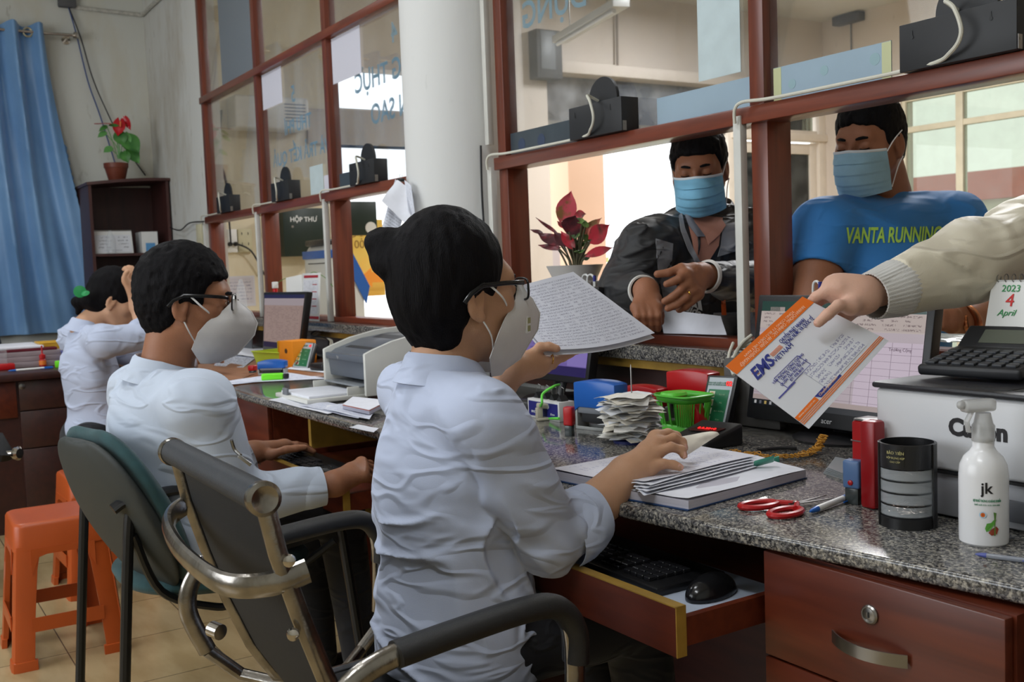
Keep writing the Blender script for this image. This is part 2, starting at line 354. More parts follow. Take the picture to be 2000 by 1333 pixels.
r = n.new('ShaderNodeValToRGB'); l.new(nz.outputs['Fac'], r.inputs[0]); r.color_ramp.elements[0].position = .35; r.color_ramp.elements[0].color = (.72, .68, .6, 1); r.color_ramp.elements[1].position = .6; r.color_ramp.elements[1].color = (1, 1, 1, 1)
mx = n.new('ShaderNodeMixRGB'); mx.blend_type = 'MULTIPLY'; mx.inputs[0].default_value = .8; l.new(br.outputs['Color'], mx.inputs[1]); l.new(r.outputs[0], mx.inputs[2]); l.new(mx.outputs[0], b.inputs['Base Color'])
b.inputs['Roughness'].default_value = .22
structure(MB().box((XB-.3, -3.2, -.1), (1.6, YF+.3, 0)).build('floor', fm, smooth=0))
CEILM = plaster_mat('ceiling_paint', rgb(214, 214, 210), rgb(190, 185, 170), .3, 7)
structure(MB().box((XB-.3, -3.2, 3.75), (1.6, YF+.3, 3.9)).build('ceiling', CEILM, smooth=0))
wb = MB().box((XB-.2, -3.2, 0), (XB, YP+.06, 3.75)); structure(wb.build('wall_back', WALLM, smooth=0))
wl_ = MB(); x0, x1 = XB-.2, XB
wl_.box((x0, YP+.06, 0), (x1, 3.37, 3.75))
structure(wl_.build('wall_lobby_left', LOBY, smooth=0))
CONC = plaster_mat('grey_render', rgb(190, 180, 168), rgb(150, 142, 130), .6, 2.2, 3)
wl2 = MB()
wl2.box((x0, 3.37, 2.86), (x1, 5.35, 3.75)); wl2.box((x0, 3.37, 2.22), (x1, 5.35, 2.52)); wl2.box((x0, 5.35, 3.0), (x1, YF, 3.75))
wl2.box((x0, 5.15, 0), (x1+.12, 5.5, 3.75))
structure(wl2.build('wall_lobby_front', LOBW, smooth=0))
structure(MB().box((x0, 5.5, 2.93), (x1+.14, YF, 3.04)).build('trim_1', LOBW, bevel=.01))
structure(MB().box((x0, 3.2, 2.22), (x1+.03, 5.2, 2.5)).build('trim_2', CONC, smooth=0))
DKGL = glass_mat('smoked_glass', (.22, .23, .25), .25); CLEAR = glass_mat('clear_glass', (.97, .98, .98), .028, .5); CLEAR2 = glass_mat('clear_glass_far', (.60, .63, .56), .06, 1.0)
ALU = mat('cream_aluminium', rgb(222, 214, 190), .4, var=.04)
w3 = structure(empty('window_3', (XB, 6.6, 2.5)))
MB().box((XB-.06, 5.5, 2.5), (XB-.05, 7.85, 2.93)).build('glass_pane', DKGL, w3, smooth=0)
MB().box((XB-.09, 5.5, 2.46), (XB-.01, 7.85, 2.51)).build('frame', mat('grey_frame', rgb(120, 116, 110), .5), w3, smooth=0)
adopt(w3)
d1 = structure(empty('door_1', (XB, 8.6, 0)))
WDOOR = mat('cream_door_paint', rgb(224, 214, 200), .45, var=.03)
f = MB(); f.box((XB-.1, 7.85, 0), (XB+.03, 7.98, 2.93)); f.box((XB-.1, 9.25, 0), (XB+.03, YF, 2.93)); f.box((XB-.09, 7.9, 2.42), (XB+.06, YF-.003, 2.5)); f.build('door_frame', WDOOR, d1, bevel=.004)
for a in (8.0, 8.63):
 g = MB(); g.box((XB-.05, a, .02), (XB, a+.1, 2.4)); g.box((XB-.05, a+.5, .02), (XB, a+.6, 2.4)); g.box((XB-.045, a+.002, 2.28), (XB-.003, a+.598, 2.395)); g.box((XB-.045, a+.002, .025), (XB-.003, a+.598, .5)); g.box((XB-.045, a+.002, 1.2), (XB-.003, a+.598, 1.27))
 lf = g.build('door_leaf', WDOOR, d1, bevel=.003)
 MB().box((XB-.03, a+.1, .5), (XB-.025, a+.5, 2.28)).build('glass_pane', CLEAR2, lf, smooth=0)
MB().box((XB-.05, 8.0, 2.52), (XB-.02, 9.2, 2.9)).build('transom_pane', CLEAR2, d1, smooth=0)
MB().box((XB-.06, 8.0, 2.5), (XB, 9.25, 2.54)).box((XB-.06, 8.6, 2.5), (XB, 8.66, 2.93)).build('transom_bar', WDOOR, d1, smooth=0)
adopt(d1)
fw = MB(); fw.box((XB-.2, YF, 0), (-7.0, YF+.2, 3.75)); fw.box((-7.0, YF, 2.78), (1.6, YF+.2, 3.75)); structure(fw.build('wall_lobby_far', LOBW, smooth=0))
w4 = structure(empty('window_4', (-5, YF, 0)))
g = MB()
for x in (-7.0, -6.34, -5.6, -4.86, -4.1, -3.4): g.box((x-.04, YF+.02, 0), (x+.04, YF+.1, 2.78))
for z in (2.42, 2.74, .0): g.box((-7.0, YF+.028, z-.03), (-3.3, YF+.095, z+.03))
g.build('frame', ALU, w4, bevel=.004)
MB().box((-7.0, YF+.05, 0), (-3.4, YF+.056, 2.78)).build('glass_pane', CLEAR2, w4, smooth=0); adopt(w4)
structure(MB().box((-3.4, YF, 0), (1.6, YF+.2, 2.78)).build('wall_lobby_end', LOBW, smooth=0))
structure(MB().box((1.4, 2.03, 0), (1.6, YF, 3.75)).build('wall_lobby_right', LOBW, smooth=0))
structure(MB().box((XB, YP, 0), (-6.70, YP+.12, 3.75)).build('wall_right', WALLR, smooth=0))
structure(MB().box((-6.70, YP, 0), (1.4, YP+.12, .925)).build('wall_counter', WALLR, smooth=0))
structure(MB().box((XB-.2, -3.4, 0), (-5.2, -3.2, 3.75)).box((-1.2, -3.4, 0), (1.6, -3.2, 3.75)).box((-5.2, -3.4, 0), (-1.2, -3.2, 1.0)).box((-5.2, -3.4, 3.1), (-1.2, -3.2, 3.75)).build('wall_rear', WALLM, smooth=0))
structure(MB().box((1.4, -3.2, 0), (1.6, 2.03, 3.75)).build('wall_side', WALLM, smooth=0))
pl = MB(); pl.lathe([(.212, 0), (.212, 3.75)], (-3.42, 1.98, 0), 64, caps=False)
structure(pl.build('wall_pillar', PILLM, smooth=40))
structure(MB().tube([(XB+.015, 1.47, 3.13), (XB+.015, YP-.015, 3.12), (-6.75, YP-.015, 3.12)], .014, 8).build('trim_3', mat('conduit_dirty_white', rgb(186, 184, 176), .6, var=.15, vscale=30), smooth=40))
def partition(name, x0, x1, posts, zr, zu, top=3.5, right=False):
 w = structure(empty(name, (x0, YP, .93)))
 PW, PDU, PDL = .05, .055, .085
 for k, px in enumerate(posts):
  q = MB(); q.box((px, YP, zr), (px+PW, YP+PDU, top)); q.box((px+.004, YP-.001, .96), (px+PW+.01, YP+PDL, zr-.04)); q.build('post', WOODR, w, bevel=.003)
 r = MB(); r.box((x0, YP-.02, zr-.043), (x1, YP+.07, zr)); r.build('rail', WOODH, w, bevel=.003)
 if zu: r = MB(); r.box((x0, YP-.012, zu-.04), (x1, YP+.05, zu)); r.build('rail', WOODH, w, bevel=.003)
 r = MB(); r.box((x0, YP, .925), (x1, YP+.085, .96)); r.build('sill', WOODH, w, bevel=.003)
 xs = list(posts)+[x1]
 for a, bb in zip(xs[:-1], xs[1:]):
  rows = [(zr, (zu-.04) if zu else top)]+([(zu, top)] if zu else [])
  for z0, z1 in rows: MB().box((a+PW, YP+.024, z0), (bb, YP+.028, z1)).build('glass_pane', CLEAR, w, smooth=0)
 return w
ZR, ZU = 1.558, 2.315
win1 = partition('window_1', -6.70, -3.62, [-6.70, -5.68, -4.69, -3.67], ZR, ZU)
win2 = partition('window_2', -3.145, 1.40, [-3.145, -1.925, -.76, .3], ZR, None)
led = empty('granite_ledge', (-3, 1.9, .88), 'long narrow granite ledge under the timber counter windows', 'ledge')
MB().box((-6.69, 1.885, .893), (1.3, YP+.0, .935)).build('slab', GRANITE, led, bevel=.004)
MB().box((-6.69, 1.90, .868), (1.3, 1.94, .892)).build('edge_strip', GOLD, led, smooth=0)
MB().box((-6.69, 1.94, .77), (1.3, 1.965, .892)).build('back_panel', WOODDK, led, smooth=0)
adopt(led)
edge = [(-3.90, 1.50), (-3.87, 1.22), (-3.80, 1.155), (-3.6, 1.142), (-2.5, 1.13), (-1.535, 1.10), (-1.38, 1.092), (-1.23, 1.11), (-1.094, 1.135), (-.925, 1.162), (-.726, 1.19), (-.1, 1.26), (.4, 1.3)]
wt = MB(); wt.prism([(x, y, ZT-.024) for x, y in edge]+[(.4, 1.935, ZT-.024), (-3.90, 1.935, ZT-.024)], (0, 0, .024))
o = wt.build('granite_worktop', GRANITE, bevel=.006, seg=3); tag(o, 'long polished speckled grey granite worktop with a slightly bowed front edge', 'worktop')
def drawer_cabinet(name, x0, x1, yf, label, drawers, lock=True, z1=.73, handle='bow', depth=.6, mat_=None, keyhole=False):
 t = empty(name, ((x0+x1)/2, yf+depth/2, 0), label, 'cabinet')
 mt = mat_ or WOODD
 MB().box((x0, yf+.018, 0.0), (x1, yf+depth, z1)).build('body', mt, t, smooth=0)
 for i, (a, bb) in enumerate(drawers):
  d = MB().box((x0+.004, yf, a), (x1-.004, yf+.017, bb)).build('drawer', mt, t, bevel=.002)
  xc = (x0+x1)/2
  if handle == 'bow':
   zc = a+(bb-a)*.42
   pts = [(xc+u*.062, yf-.004-.022*(1-u*u), zc) for u in np.linspace(-1, 1, 13)]
   h = MB(); P = [[(p[0], p[1], p[2]-.009) for p in pts], [(p[0], p[1], p[2]+.009) for p in pts]]; h.grid(P, .002); h.build('handle', STEEL, d)
  else:
   zc = (a+bb)/2
   h = MB().box((xc-.035, yf-.014, zc-.012), (xc+.035, yf-.011, zc+.012)); h.box((xc-.035, yf-.013, zc-.006), (xc-.03, yf, zc+.006)); h.box((xc+.03, yf-.013, zc-.006), (xc+.035, yf, zc+.006)); h.build('handle', STEEL, d, bevel=.001)
  if lock and i == 0:
   lx = xc
   k = MB(); k.lathe([(.0135, 0), (.0135, .003), (.0115, .005), (.010, .005), (.010, .003), (.0045, .0045), (.004, .0045)], (lx, yf, bb-.047), 24, ax=(0, -1, 0)); k.build('lock', STEEL, d)
   MB().box((lx-.0012, yf-.0052, bb-.051), (lx+.0012, yf-.0046, bb-.043)).build('keyhole', BLACKM, d, smooth=0)
 adopt(t); return t
def adopt_deep(root):
 pass
# ================================================================== FURNITURE
drawer_cabinet('drawer_cabinet', -1.118, -.715, 1.15, 'red-brown drawer cabinet with keyed lock and curved steel handle, nearest the camera', [(.566, .728), (.38, .562), (.194, .376), (.06, .19)])
drawer_cabinet('drawer_cabinet', -4.06, -3.43, 1.175, 'red-brown drawer cabinet with a small flat handle beyond the seated man', [(.55, .73), (.36, .545), (.17, .355)], handle='flat', keyhole=True)
t = empty('side_cabinet', (-.5, 1.5, 0), 'dark wooden cabinet panel at the right edge under the worktop', 'cabinet')
MB().box((-.70, 1.21, .04), (.35, 1.75, .72)).build('body', WOODDK, t, smooth=0)
t = empty('knee_space_backing', (-2.3, 1.75, 0), 'dark wooden modesty panel closing the back of the knee space', 'panel')
MB().box((-3.42, 1.74, 0.0), (-1.12, 1.755, .73)).build('panel', WOODDK, t, smooth=0)
MB().box((-3.12, 1.2, .35), (-3.10, 1.735, .73)).build('divider', GOLD, t, smooth=0)
MB().box((-2.15, 1.2, .0), (-2.13, 1.735, .73)).build('divider', WOODDK, t, smooth=0)
def tray(x0, x1, y0, y1, z, label):
 t = empty('keyboard_tray', ((x0+x1)/2, (y0+y1)/2, z-.05), label, 'keyboard tray')
 MB().box((x0+.016, y0+.016, z-.05), (x1-.016, y1, z-.035)).build('tray_board', WOODD, t, smooth=0)
 f = MB().box((x0, y0, z-.075), (x1, y0+.016, z)).build('front_panel', WOODD, t, smooth=0)
 g = MB().box((x0, y0-.001, z), (x1+.001, y0+.018, z+.002)); g.box((x1, y0-.001, z-.075), (x1+.002, y0+.018, z+.002)); g.build('edge_strip', GOLD, f, smooth=0)
 for a in (x0, x1-.014): MB().box((a, y0+.018, z-.062), (a+.013, y1, z-.018)).build('side_rail', WOODD, t, smooth=0)
 return t
tray(-1.95, -1.13, .985, 1.5, .668, 'pulled-out keyboard tray with worn yellow edge strip in front of the seated woman')
tray(-3.02, -2.33, .975, 1.5, .652, 'pulled-out keyboard tray with yellow edge strip under the seated man\'s hands')
t = empty('wooden_desk', (-5.3, 1.5, 0), 'brown wooden desk continuing the counter beyond the granite top', 'desk')
BRN = wood_mat('mid_brown_wood', rgb(132, 84, 54), rgb(158, 106, 70), .4, 2.5, 0)
MB().box((-6.6, 1.15, ZT-.03), (-3.91, 1.93, ZT)).build('tabletop', BRN, t, bevel=.004)
MB().box((-6.6, 1.22, 0), (-4.1, 1.9, ZT-.03)).build('body', WOODDK, t, smooth=0)
t = empty('side_desk', (-6.1, .2, 0), 'dark red-brown wooden desk at the left with a lock and stacked papers on top', 'desk')
MB().box((-6.9, -.9, ZT-.035), (-5.27, .98, ZT)).build('tabletop', WOODDK, t, bevel=.006)
MB().box((-6.8, -.85, 0), (-5.34, .95, ZT-.035)).build('body', WOODDK, t, smooth=0)
for (ya, yb, za, zb) in ((.22, .62, .55, .72), (.63, .94, .58, .72), (.63, .94, .4, .575), (.63, .94, .05, .395)):
 d = MB().box((-5.34, ya, za), (-5.322, yb, zb)).build('drawer', WOODD if ya < .5 else WOODDK, t, bevel=.003)
 if ya > .5 and za > .3: MB().box((-5.31, (ya+yb)/2+.05, (za+zb)/2-.004), (-5.30, yb-.02, (za+zb)/2+.004)).box((-5.322, yb-.05, (za+zb)/2-.004), (-5.30, yb-.045, (za+zb)/2+.004)).build('handle', GOLD, d, smooth=0)
MB().lathe([(.014, 0), (.014, .004), (.008, .006)], (-5.322, .645, .695), 20, ax=(1, 0, 0)).build('lock', STEEL, t)
t = empty('bookcase', (-7.72, 1.7, .0), 'dark brown open bookcase with a curved top in the corner', 'bookcase')
bx0, bx1, by0, by1 = -7.99, -7.55, 1.415, 1.955
DKB = wood_mat('bookcase_wood', rgb(58, 30, 28), rgb(74, 38, 34), .5, 2, 2, .1)
q = MB()
MB().box((bx0, by1-.02, 0), (bx1, by1, 1.88)).build('side_panel', DKB, t, smooth=0)
MB().box((bx0, by0, 0), (bx1, by0+.02, 1.83)).build('side_panel', DKB, t, smooth=0)
MB().box((bx0, by0, 0), (bx0+.012, by1, 1.85)).build('back_panel', DKB, t, smooth=0)
top = [(bx0-.0, by0-.01, 1.835), (bx1+.012, by0-.01, 1.835)]
P = []
for k in range(9):
 u = k/8; P.append((bx1+.012+.0, by0-.01+(by1-by0+.02)*u, 1.85+.035*sin(u*pi*.5)))
g = MB(); g.grid([[(bx0, p[1], p[2]) for p in P], [(bx1+.03*sin(pi*i/8)+.012, p[1], p[2]) for i, p in enumerate(P)]], .02); g.build('top', DKB, t)
for z in (1.36, .9, .45, .06): MB().box((bx0+.012, by0+.02, z-.018), (bx1-.005, by1-.02, z)).build('shelf', DKB, t, smooth=0)
CURT = mat('blue_satin_curtain', rgb(104, 146, 192), .38, var=.10, vscale=2.0, bump=.12, bscale=25, sheen=.3, col2=rgb(122, 164, 208))
cr_ = empty('curtain', (XB+.1, .6, .82), 'long blue satin curtain with metal eyelets hanging at the left window', 'curtain')
NU, NV = 150, 40; P = []
for i in range(NV+1):
 v = i/NV; z = 2.965-v*(2.965-.82); row = []
 for j in range(NU+1):
  u = j/NU; y = -.35+u*(1.60-.0); y1 = 1.235+.02
  yy = -.35+u*(y1+.35)+u**3*(.30*v**1.3)
  ph = u*2*pi*9.3+.6*sin(u*9)+.35*sin(v*4+u*7)
  amp = .045*(1-.25*v)+.012*sin(u*23+v*3)
  x = XB+.10+amp*sin(ph)+.01*sin(ph*2.3+v*5)+ .02*v*sin(u*5+v*2)
  row.append((x, yy+.012*sin(ph*.5+v*6)*v, z+(.012*sin(ph)*(1-v) if v < .1 else 0)))
 P.append(row)
g = MB(); g.grid(P, .002); g.build('fabric', CURT, cr_, smooth=60)
g = MB(); pts = []
for k in range(90):
 v = .38+.62*k/89; z = 2.965-v*(2.965-.82); yy = 1.255+.30*v**1.3
 pts.append((XB+.075+.004*sin(k), yy+.012+.010*abs(sin(k*.9)), z))
g.grid([pts, [(p[0]+.004, p[1]-.05, p[2]) for p in pts]], .002); g.build('scalloped_trim', CURT, cr_, smooth=0)
for y in (.93, 1.16, .66, .4): MB().tube([(XB+.09+.0+.022*cos(a)*0, y+.028*cos(a), 2.912+.030*sin(a)) for a in np.linspace(0, 2*pi, 20, endpoint=False)], .006, 6, closed=True).build('eyelet', mat('brass_eyelet', rgb(196, 186, 150), .35, .6), cr_)
rd = empty('curtain_pole', (XB+.09, .6, 2.91), 'chrome curtain pole with ball end on a wall bracket', 'curtain pole')
MB().tube([(XB+.09, -.5, 2.915), (XB+.09, 1.46, 2.915)], .011, 12).build('pole', CHROME, rd)
MB().lathe([(.001, 0), (.022, .008), (.026, .025), (.020, .04), (.001, .045)], (XB+.09, 1.45, 2.915), 16, ax=(0, 1, 0)).build('finial', CHROME, rd)
MB().tube([(XB, 1.42, 2.895), (XB+.09, 1.42, 2.9)], .010, 8).lathe([(.03, 0), (.03, .006)], (XB, 1.42, 2.895), 16, ax=(1, 0, 0)).build('bracket', CHROME, rd)
def cable(name, pts, r, m, label, cat='cable', group=None, n=8, sub=6, parent=None):
 """round wire along a smooth curve through pts"""
 p = [np.array(q, float) for q in pts]; out = []
 for i in range(len(p)-1):
  p0 = p[max(i-1, 0)]; p1 = p[i]; p2 = p[i+1]; p3 = p[min(i+2, len(p)-1)]
  for k in range(sub):
   s = k/sub; out.append(.5*((2*p1)+(-p0+p2)*s+(2*p0-5*p1+4*p2-p3)*s*s+(-p0+3*p1-3*p2+p3)*s**3))
 out.append(p[-1]); o = MB().tube(out, r, n).build(name, m, parent)
 if label: tag(o, label, cat, group)
 return o
BLUEC = mat('blue_wire', rgb(58, 78, 130), .5); DKC = mat('black_wire', rgb(22, 22, 26), .5)
xw = XB+.03
cable('wall_wire', [pxx(132, 8, xw), pxx(150, 70, xw), pxx(172, 160, xw), pxx(195, 225, xw), pxx(228, 330, xw), pxx(232, 352, xw-.02)], .005, BLUEC, 'blue wire running down the plaster wall behind the plant', 'wire')
cable('wall_wire', [pxx(132, 8, xw), pxx(158, 75, xw+.02), pxx(180, 150, xw+.02), pxx(205, 210, xw), pxx(240, 280, xw), pxx(284, 343, xw-.02)], .0045, DKC, 'black wire slanting down the plaster wall to the bookcase', 'wire')
tag(MB().box((XB, 1.38, 3.12), (XB+.05, 1.50, 3.24)).build('wire_junction', mat('dusty_grey', rgb(90, 90, 92), .7), None, bevel=.01), 'dusty grey wire junction where the cables leave the plaster wall', 'junction box')
ORANGE = mat('orange_plastic', rgb(176, 78, 30), .38, var=.06, vscale=6, bump=.03, bscale=40)
def stool(label, loc, rot, sticker=False):
 t = empty('plastic_stool', loc, label, 'stool', 'orange plastic stools', rotz=rot); t['_local'] = 1
 hgt, a0, a1 = .445, .128, .165          # half widths: top, floor
 def hw(z): return a1+(a0-a1)*(z/hgt)
 seat = MB(); N = 8
 def rr(h, z, rad, n=5):
  pts = []
  for cx, cy, s in ((1, 1, 0), (-1, 1, 1), (-1, -1, 2), (1, -1, 3)):
   for k in range(n+1):
    an = (s+k/n)*pi/2; pts.append((cx*(h-rad)+rad*cos(an), cy*(h-rad)+rad*sin(an), z))
  return pts
 rings = [rr(.06, hgt-.004, .02), rr(.11, hgt-.001, .022), rr(.123, hgt, .025), rr(.130, hgt-.004, .028), rr(.134, hgt-.012, .03), rr(.139, hgt-.085, .03), rr(.137, hgt-.085, .028), rr(.131, hgt-.014, .027)]
 n = len(rings[0]); vs = [p for r_ in rings for p in r_]; fs = [(i*n+k, i*n+(k+1) % n, (i+1)*n+(k+1) % n, (i+1)*n+k) for i in range(len(rings)-1) for k in range(n)]; fs.append(tuple(range(n)))
 seat.add(vs, fs); seat.build('seat', ORANGE, t, smooth=40)
 for sx, sy in ((1, 1), (-1, 1), (-1, -1), (1, -1)):
  L = MB(); zz = [hgt-.07, .30, .16, .03, .028, 0]; W = [.072, .062, .058, .058, .07, .072]
  for axis in (0, 1):
   P = []
   for z, w in zip(zz, W):
    h = hw(z)+(.004 if z < .029 else 0); ro = []
    c = h-.018
    if axis == 0: pa = (sx*h, sy*(h-w)); pb = (sx*h, sy*c); pc = (sx*(h-.005), sy*(h-.005))
    else: pa = (sx*(h-w), sy*h); pb = (sx*c, sy*h); pc = (sx*(h-.005), sy*(h-.005))
    ins = ((sx*(h-.012), sy*(h-w)) if axis == 0 else (sx*(h-w), sy*(h-.012)))
    ro = [(*ins, z), (*pa, z), (*pb, z), (*pc, z)]
    P.append(ro)
   L.grid(P, .0035)
  L.build('leg', ORANGE, t, smooth=50)
 for k in range(4):
  z = .135; h = hw(z)+.001; a = h-.05
  c, s = cos(k*pi/2), sin(k*pi/2)
  b = MB(); P = [[(h-.001*j, yy, z+zz) for yy in (-a, 0, a)] for j, zz in ((0, -.022), (0, .022))]
  P = [[(c*p[0]-s*p[1], s*p[0]+c*p[1], p[2]) for p in r_] for r_ in P]; b.grid(P, .004)
  b.build('stretcher', ORANGE, t)
  ap = MB(); P = []
  for i in range(9):
   u = -1+2*i/8; yy = u*(hw(.33)-.045); zt = hgt-.08; zb = hgt-.10-.06*max(0, abs(u)-.72)/.28
   hh = hw((zt+zb)/2)
   P.append([(hw(zt)+.002, yy, zt), (hw(zb)+.001, yy, zb)])
  P = [[(c*p[0]-s*p[1], s*p[0]+c*p[1], p[2]) for p in r_] for r_ in P]; ap.grid(P, .004); ap.build('apron', ORANGE, t)
 if sticker:
  st = MB(); h = .1385
  st.obox((h, .075, hgt-.052), (0, 1, 0), (0, 0, 1), (1, 0, 0), .095, .03, .0012); st2 = st.build('sticker', mat('sticker_blue', rgb(34, 62, 120), .4), t, smooth=0)
  MB().obox((h+.0008, .038, hgt-.052), (0, 1, 0), (0, 0, 1), (1, 0, 0), .024, .03, .0012).build('sticker_emblem', mat('sticker_cream', rgb(226, 220, 180), .4), st2, smooth=0)
  tx = text('lettering', 'VIỆT PHÁT', WHITEP, (h+.0014, .088, hgt-.05), (0, 1, 0), (0, 0, 1), .014, st2)
 return t
stool('empty orange plastic stool in front, closest to the camera', (-3.565, .50, 0), radians(-1))
stool('orange plastic stool with a blue sticker under the far woman', (-4.22, .76, 0), radians(2), True)
MESHF = mat('black_mesh_fabric', rgb(27, 28, 30), .7, bump=.5, bscale=500, stretch=(4, 1, 1));
MESHR = bpy.data.materials.new('ribbed_mesh'); MESHR.use_nodes = True
n = MESHR.node_tree.nodes; l = MESHR.node_tree.links; b = n['Principled BSDF']; b.inputs['Base Color'].default_value = (*rgb(42, 45, 50), 1); b.inputs['Roughness'].default_value = .6
tc = n.new('ShaderNodeTexCoord'); wv = n.new('ShaderNodeTexWave'); wv.bands_direction = 'X'; wv.inputs['Scale'].default_value = 70; l.new(tc.outputs['Object'], wv.inputs[0]); bp = n.new('ShaderNodeBump'); bp.inputs['Strength'].default_value = .6; bp.inputs['Distance'].default_value = .002; l.new(wv.outputs['Fac'], bp.inputs['Height']); l.new(bp.outputs[0], b.inputs['Normal'])
ca = empty('office_chair', (-1.52, .7, 0), 'black mesh chair with tarnished chrome frame under the front woman', 'chair')
AGED = mat('tarnished_chrome', rgb(148, 143, 136), .24, 1.0, var=.25, vscale=22, bump=.06, bscale=80)
xl, xr = -1.748, -1.298
def prof(u):   # side profile of the back, u 0 top .. 1 seat
 pts = [(.437, .885), (.452, .81), (.478, .72), (.508, .63), (.545, .54), (.585, .475), (.66, .447), (.85, .452), (.97, .452)]
 k = u*(len(pts)-1); i = min(int(k), len(pts)-2); f = k-i
 return pts[i][0]*(1-f)+pts[i+1][0]*f, pts[i][1]*(1-f)+pts[i+1][1]*f
P = []
for i in range(33):
 y, z = prof(i/32); sag = 0.012
 P.append([(xl+.03+(xr-xl-.06)*j/10, y-sag*sin(pi*j/10)*(1 if i < 20 else 0), z-(0 if i < 20 else sag*sin(pi*j/10))) for j in range(11)])
g = MB(); g.grid(P, .008); g.build('mesh_back', MESHF, ca, smooth=60)
for x in (xl+.012, xr-.012):
 MB().tube([(x, *prof(i/24)) for i in range(25)], .0095, 10, flat=(1, 1.4)).build('side_frame', AGED, ca)
g = MB().tube([(xl+.018, .43, .893), (xr+.006, .43, .890)], .021, 20); g.build('top_roll', MESHR, ca)
for x, s in ((xl, 1), (xr, -1)):
 MB().lathe([(.0225, 0), (.0235, .006), (.0235, .014), (.018, .017), (.014, .015), (.005, .014)], (x+s*.012+.010, .43, .892 if s > 0 else .890), 24, ax=(-s, 0, 0)).build('end_cap', AGED, ca)
bar = [(xr-.006, .49, .78), (xr-.02, .44, .768), (xr-.07, .395, .766), (-1.52, .385, .772), (xl+.10, .395, .784), (xl+.03, .42, .792), (xl+.0, .46, .80), (xl+.005, .49, .80)]
def smooth_pts(p, sub=6):
 p = [np.array(q, float) for q in p]; out = []
 for i in range(len(p)-1):
  p0 = p[max(i-1, 0)]; p1 = p[i]; p2 = p[i+1]; p3 = p[min(i+2, len(p)-1)]
  for k in range(sub):
   s = k/sub; out.append(.5*((2*p1)+(-p0+p2)*s+(2*p0-5*p1+4*p2-p3)*s*s+(-p0+3*p1-3*p2+p3)*s**3))
 out.append(p[-1]); return out
MB().tube(smooth_pts(bar), .013, 12, flat=(1.35, .8)).build('back_bar', AGED, ca)
def arm(x, pts, nm='armrest'):
 a = MB().tube(smooth_pts([(x, *p) for p in pts]), .015, 14, flat=(.8, 1.1)).build('arm_frame', AGED, ca); return a
for x, dz in ((-1.20, 0), (-1.86, .0)):
 arm(x, [(.50, .50), (.47, .58), (.485, .64), (.54, .672), (.64, .685), (.78, .692), (.835, .675), (.85, .62), (.845, .5)])
 MB().tube(smooth_pts([(x, .565, .678), (x, .66, .687), (x, .77, .694), (x, .822, .686), (x, .85, .65), (x, .852, .60)]), .021, 16, flat=(.85, 1.15)).build('arm_pad', mat('black_vinyl', rgb(26, 26, 27), .42, bump=.25, bscale=900), ca)
 s = 1 if x > -1.5 else -1
 MB().tube([(x, .87, .5), (x, .80, .43), (x-s*.08, .72, .42)], .012, 10).tube([(x, .50, .50), (x, .56, .44), (x-s*.08, .62, .43)], .012, 10).build('arm_bracket', AGED, ca)
MB().lathe([(.014, 0), (.014, .024), (.010, .028)], (xl-.02, .50, .56), 16, ax=(-1, -.4, .1)).build('tilt_knob', CHROME, ca)
for x in (xr-.002, xl-.004):
 for z in (.80, .70): MB().lathe([(.009, 0), (.008, .006), (.003, .008)], (x, prof(.18)[0], z), 12, ax=(1, -.4, 0)).build('bolt', CHROME, ca)
MB().lathe([(.03, 0), (.03, .30)], (-1.52, .70, .10), 16).build('gas_column', BLACKM, ca)
for k in range(5):
 a = 2*pi*k/5+.3; e = (-1.52+.29*cos(a), .70+.29*sin(a), .075)
 lg = MB().tube([(-1.52, .70, .13), (-1.52+.15*cos(a), .70+.15*sin(a), .11), e], [.024, .02, .014], 10).build('base_leg', CHROME, ca)
 MB().lathe([(.026, -.022), (.028, -.012), (.028, .012), (.026, .022)], (e[0], e[1], .029), 16, ax=(cos(a+1.57), sin(a+1.57), 0)).build('castor', BLACKP, lg)
cb = empty('green_chair', (-2.6, .7, 0), 'dark green upholstered chair with black arms and grey plastic back shell', 'chair')
GRN = mat('green_upholstery', rgb(38, 72, 76), .85, var=.12, vscale=40, bump=.3, bscale=700, sheen=.15)
SHELL = mat('chair_back_shell', rgb(50, 54, 53), .6)
def green_parts():
 """plump back and seat, built after the solid modelling tools exist"""
 a = radians(14); xr_ = np.array([cos(a), sin(a), 0]); up_ = nrm([.19*sin(a), -.19*cos(a), .42]); nf = np.cross(up_, xr_); c = np.array([-2.545, .505, .635]); lo, hi = c-.36, c+.36
 sh = Vox(lo, hi, .005)
 for dx in (-.055, .055):
  for dz in (-.05, .05): sh.ell(c+xr_*dx+up_*dz-nf*.012, (.130, .022, .158), [xr_, nf, up_], .03)
 sh.mesh('back_shell', SHELL, cb)
 v = Vox(lo, hi, .005)
 for dx in (-.055, .055):
  for dz in (-.05, .05): v.ell(c+xr_*dx+up_*dz+nf*.020, (.140, .036, .166), [xr_, nf, up_], .03)
 v.half(c+nf*.004, -nf, lo, hi, .004); v.mesh('backrest', GRN, cb)
 c2 = np.array([-2.66, .74, .445]); v = Vox(c2-.34, c2+.34, .006)
 for dx in (-.05, .05):
  for dy in (-.05, .05): v.ell(c2+[dx, dy, 0], (.185, .185, .042), None, .03)
 v.mesh('seat', GRN, cb); text('lettering', 'HÒA PHÁT', mat('grey_print', rgb(140, 150, 148), .5), c+xr_*.17-up_*.02-nf*.006, -up_, xr_*.3-nf, .016, cb)
BT = mat('black_tube', rgb(20, 20, 21), .35)
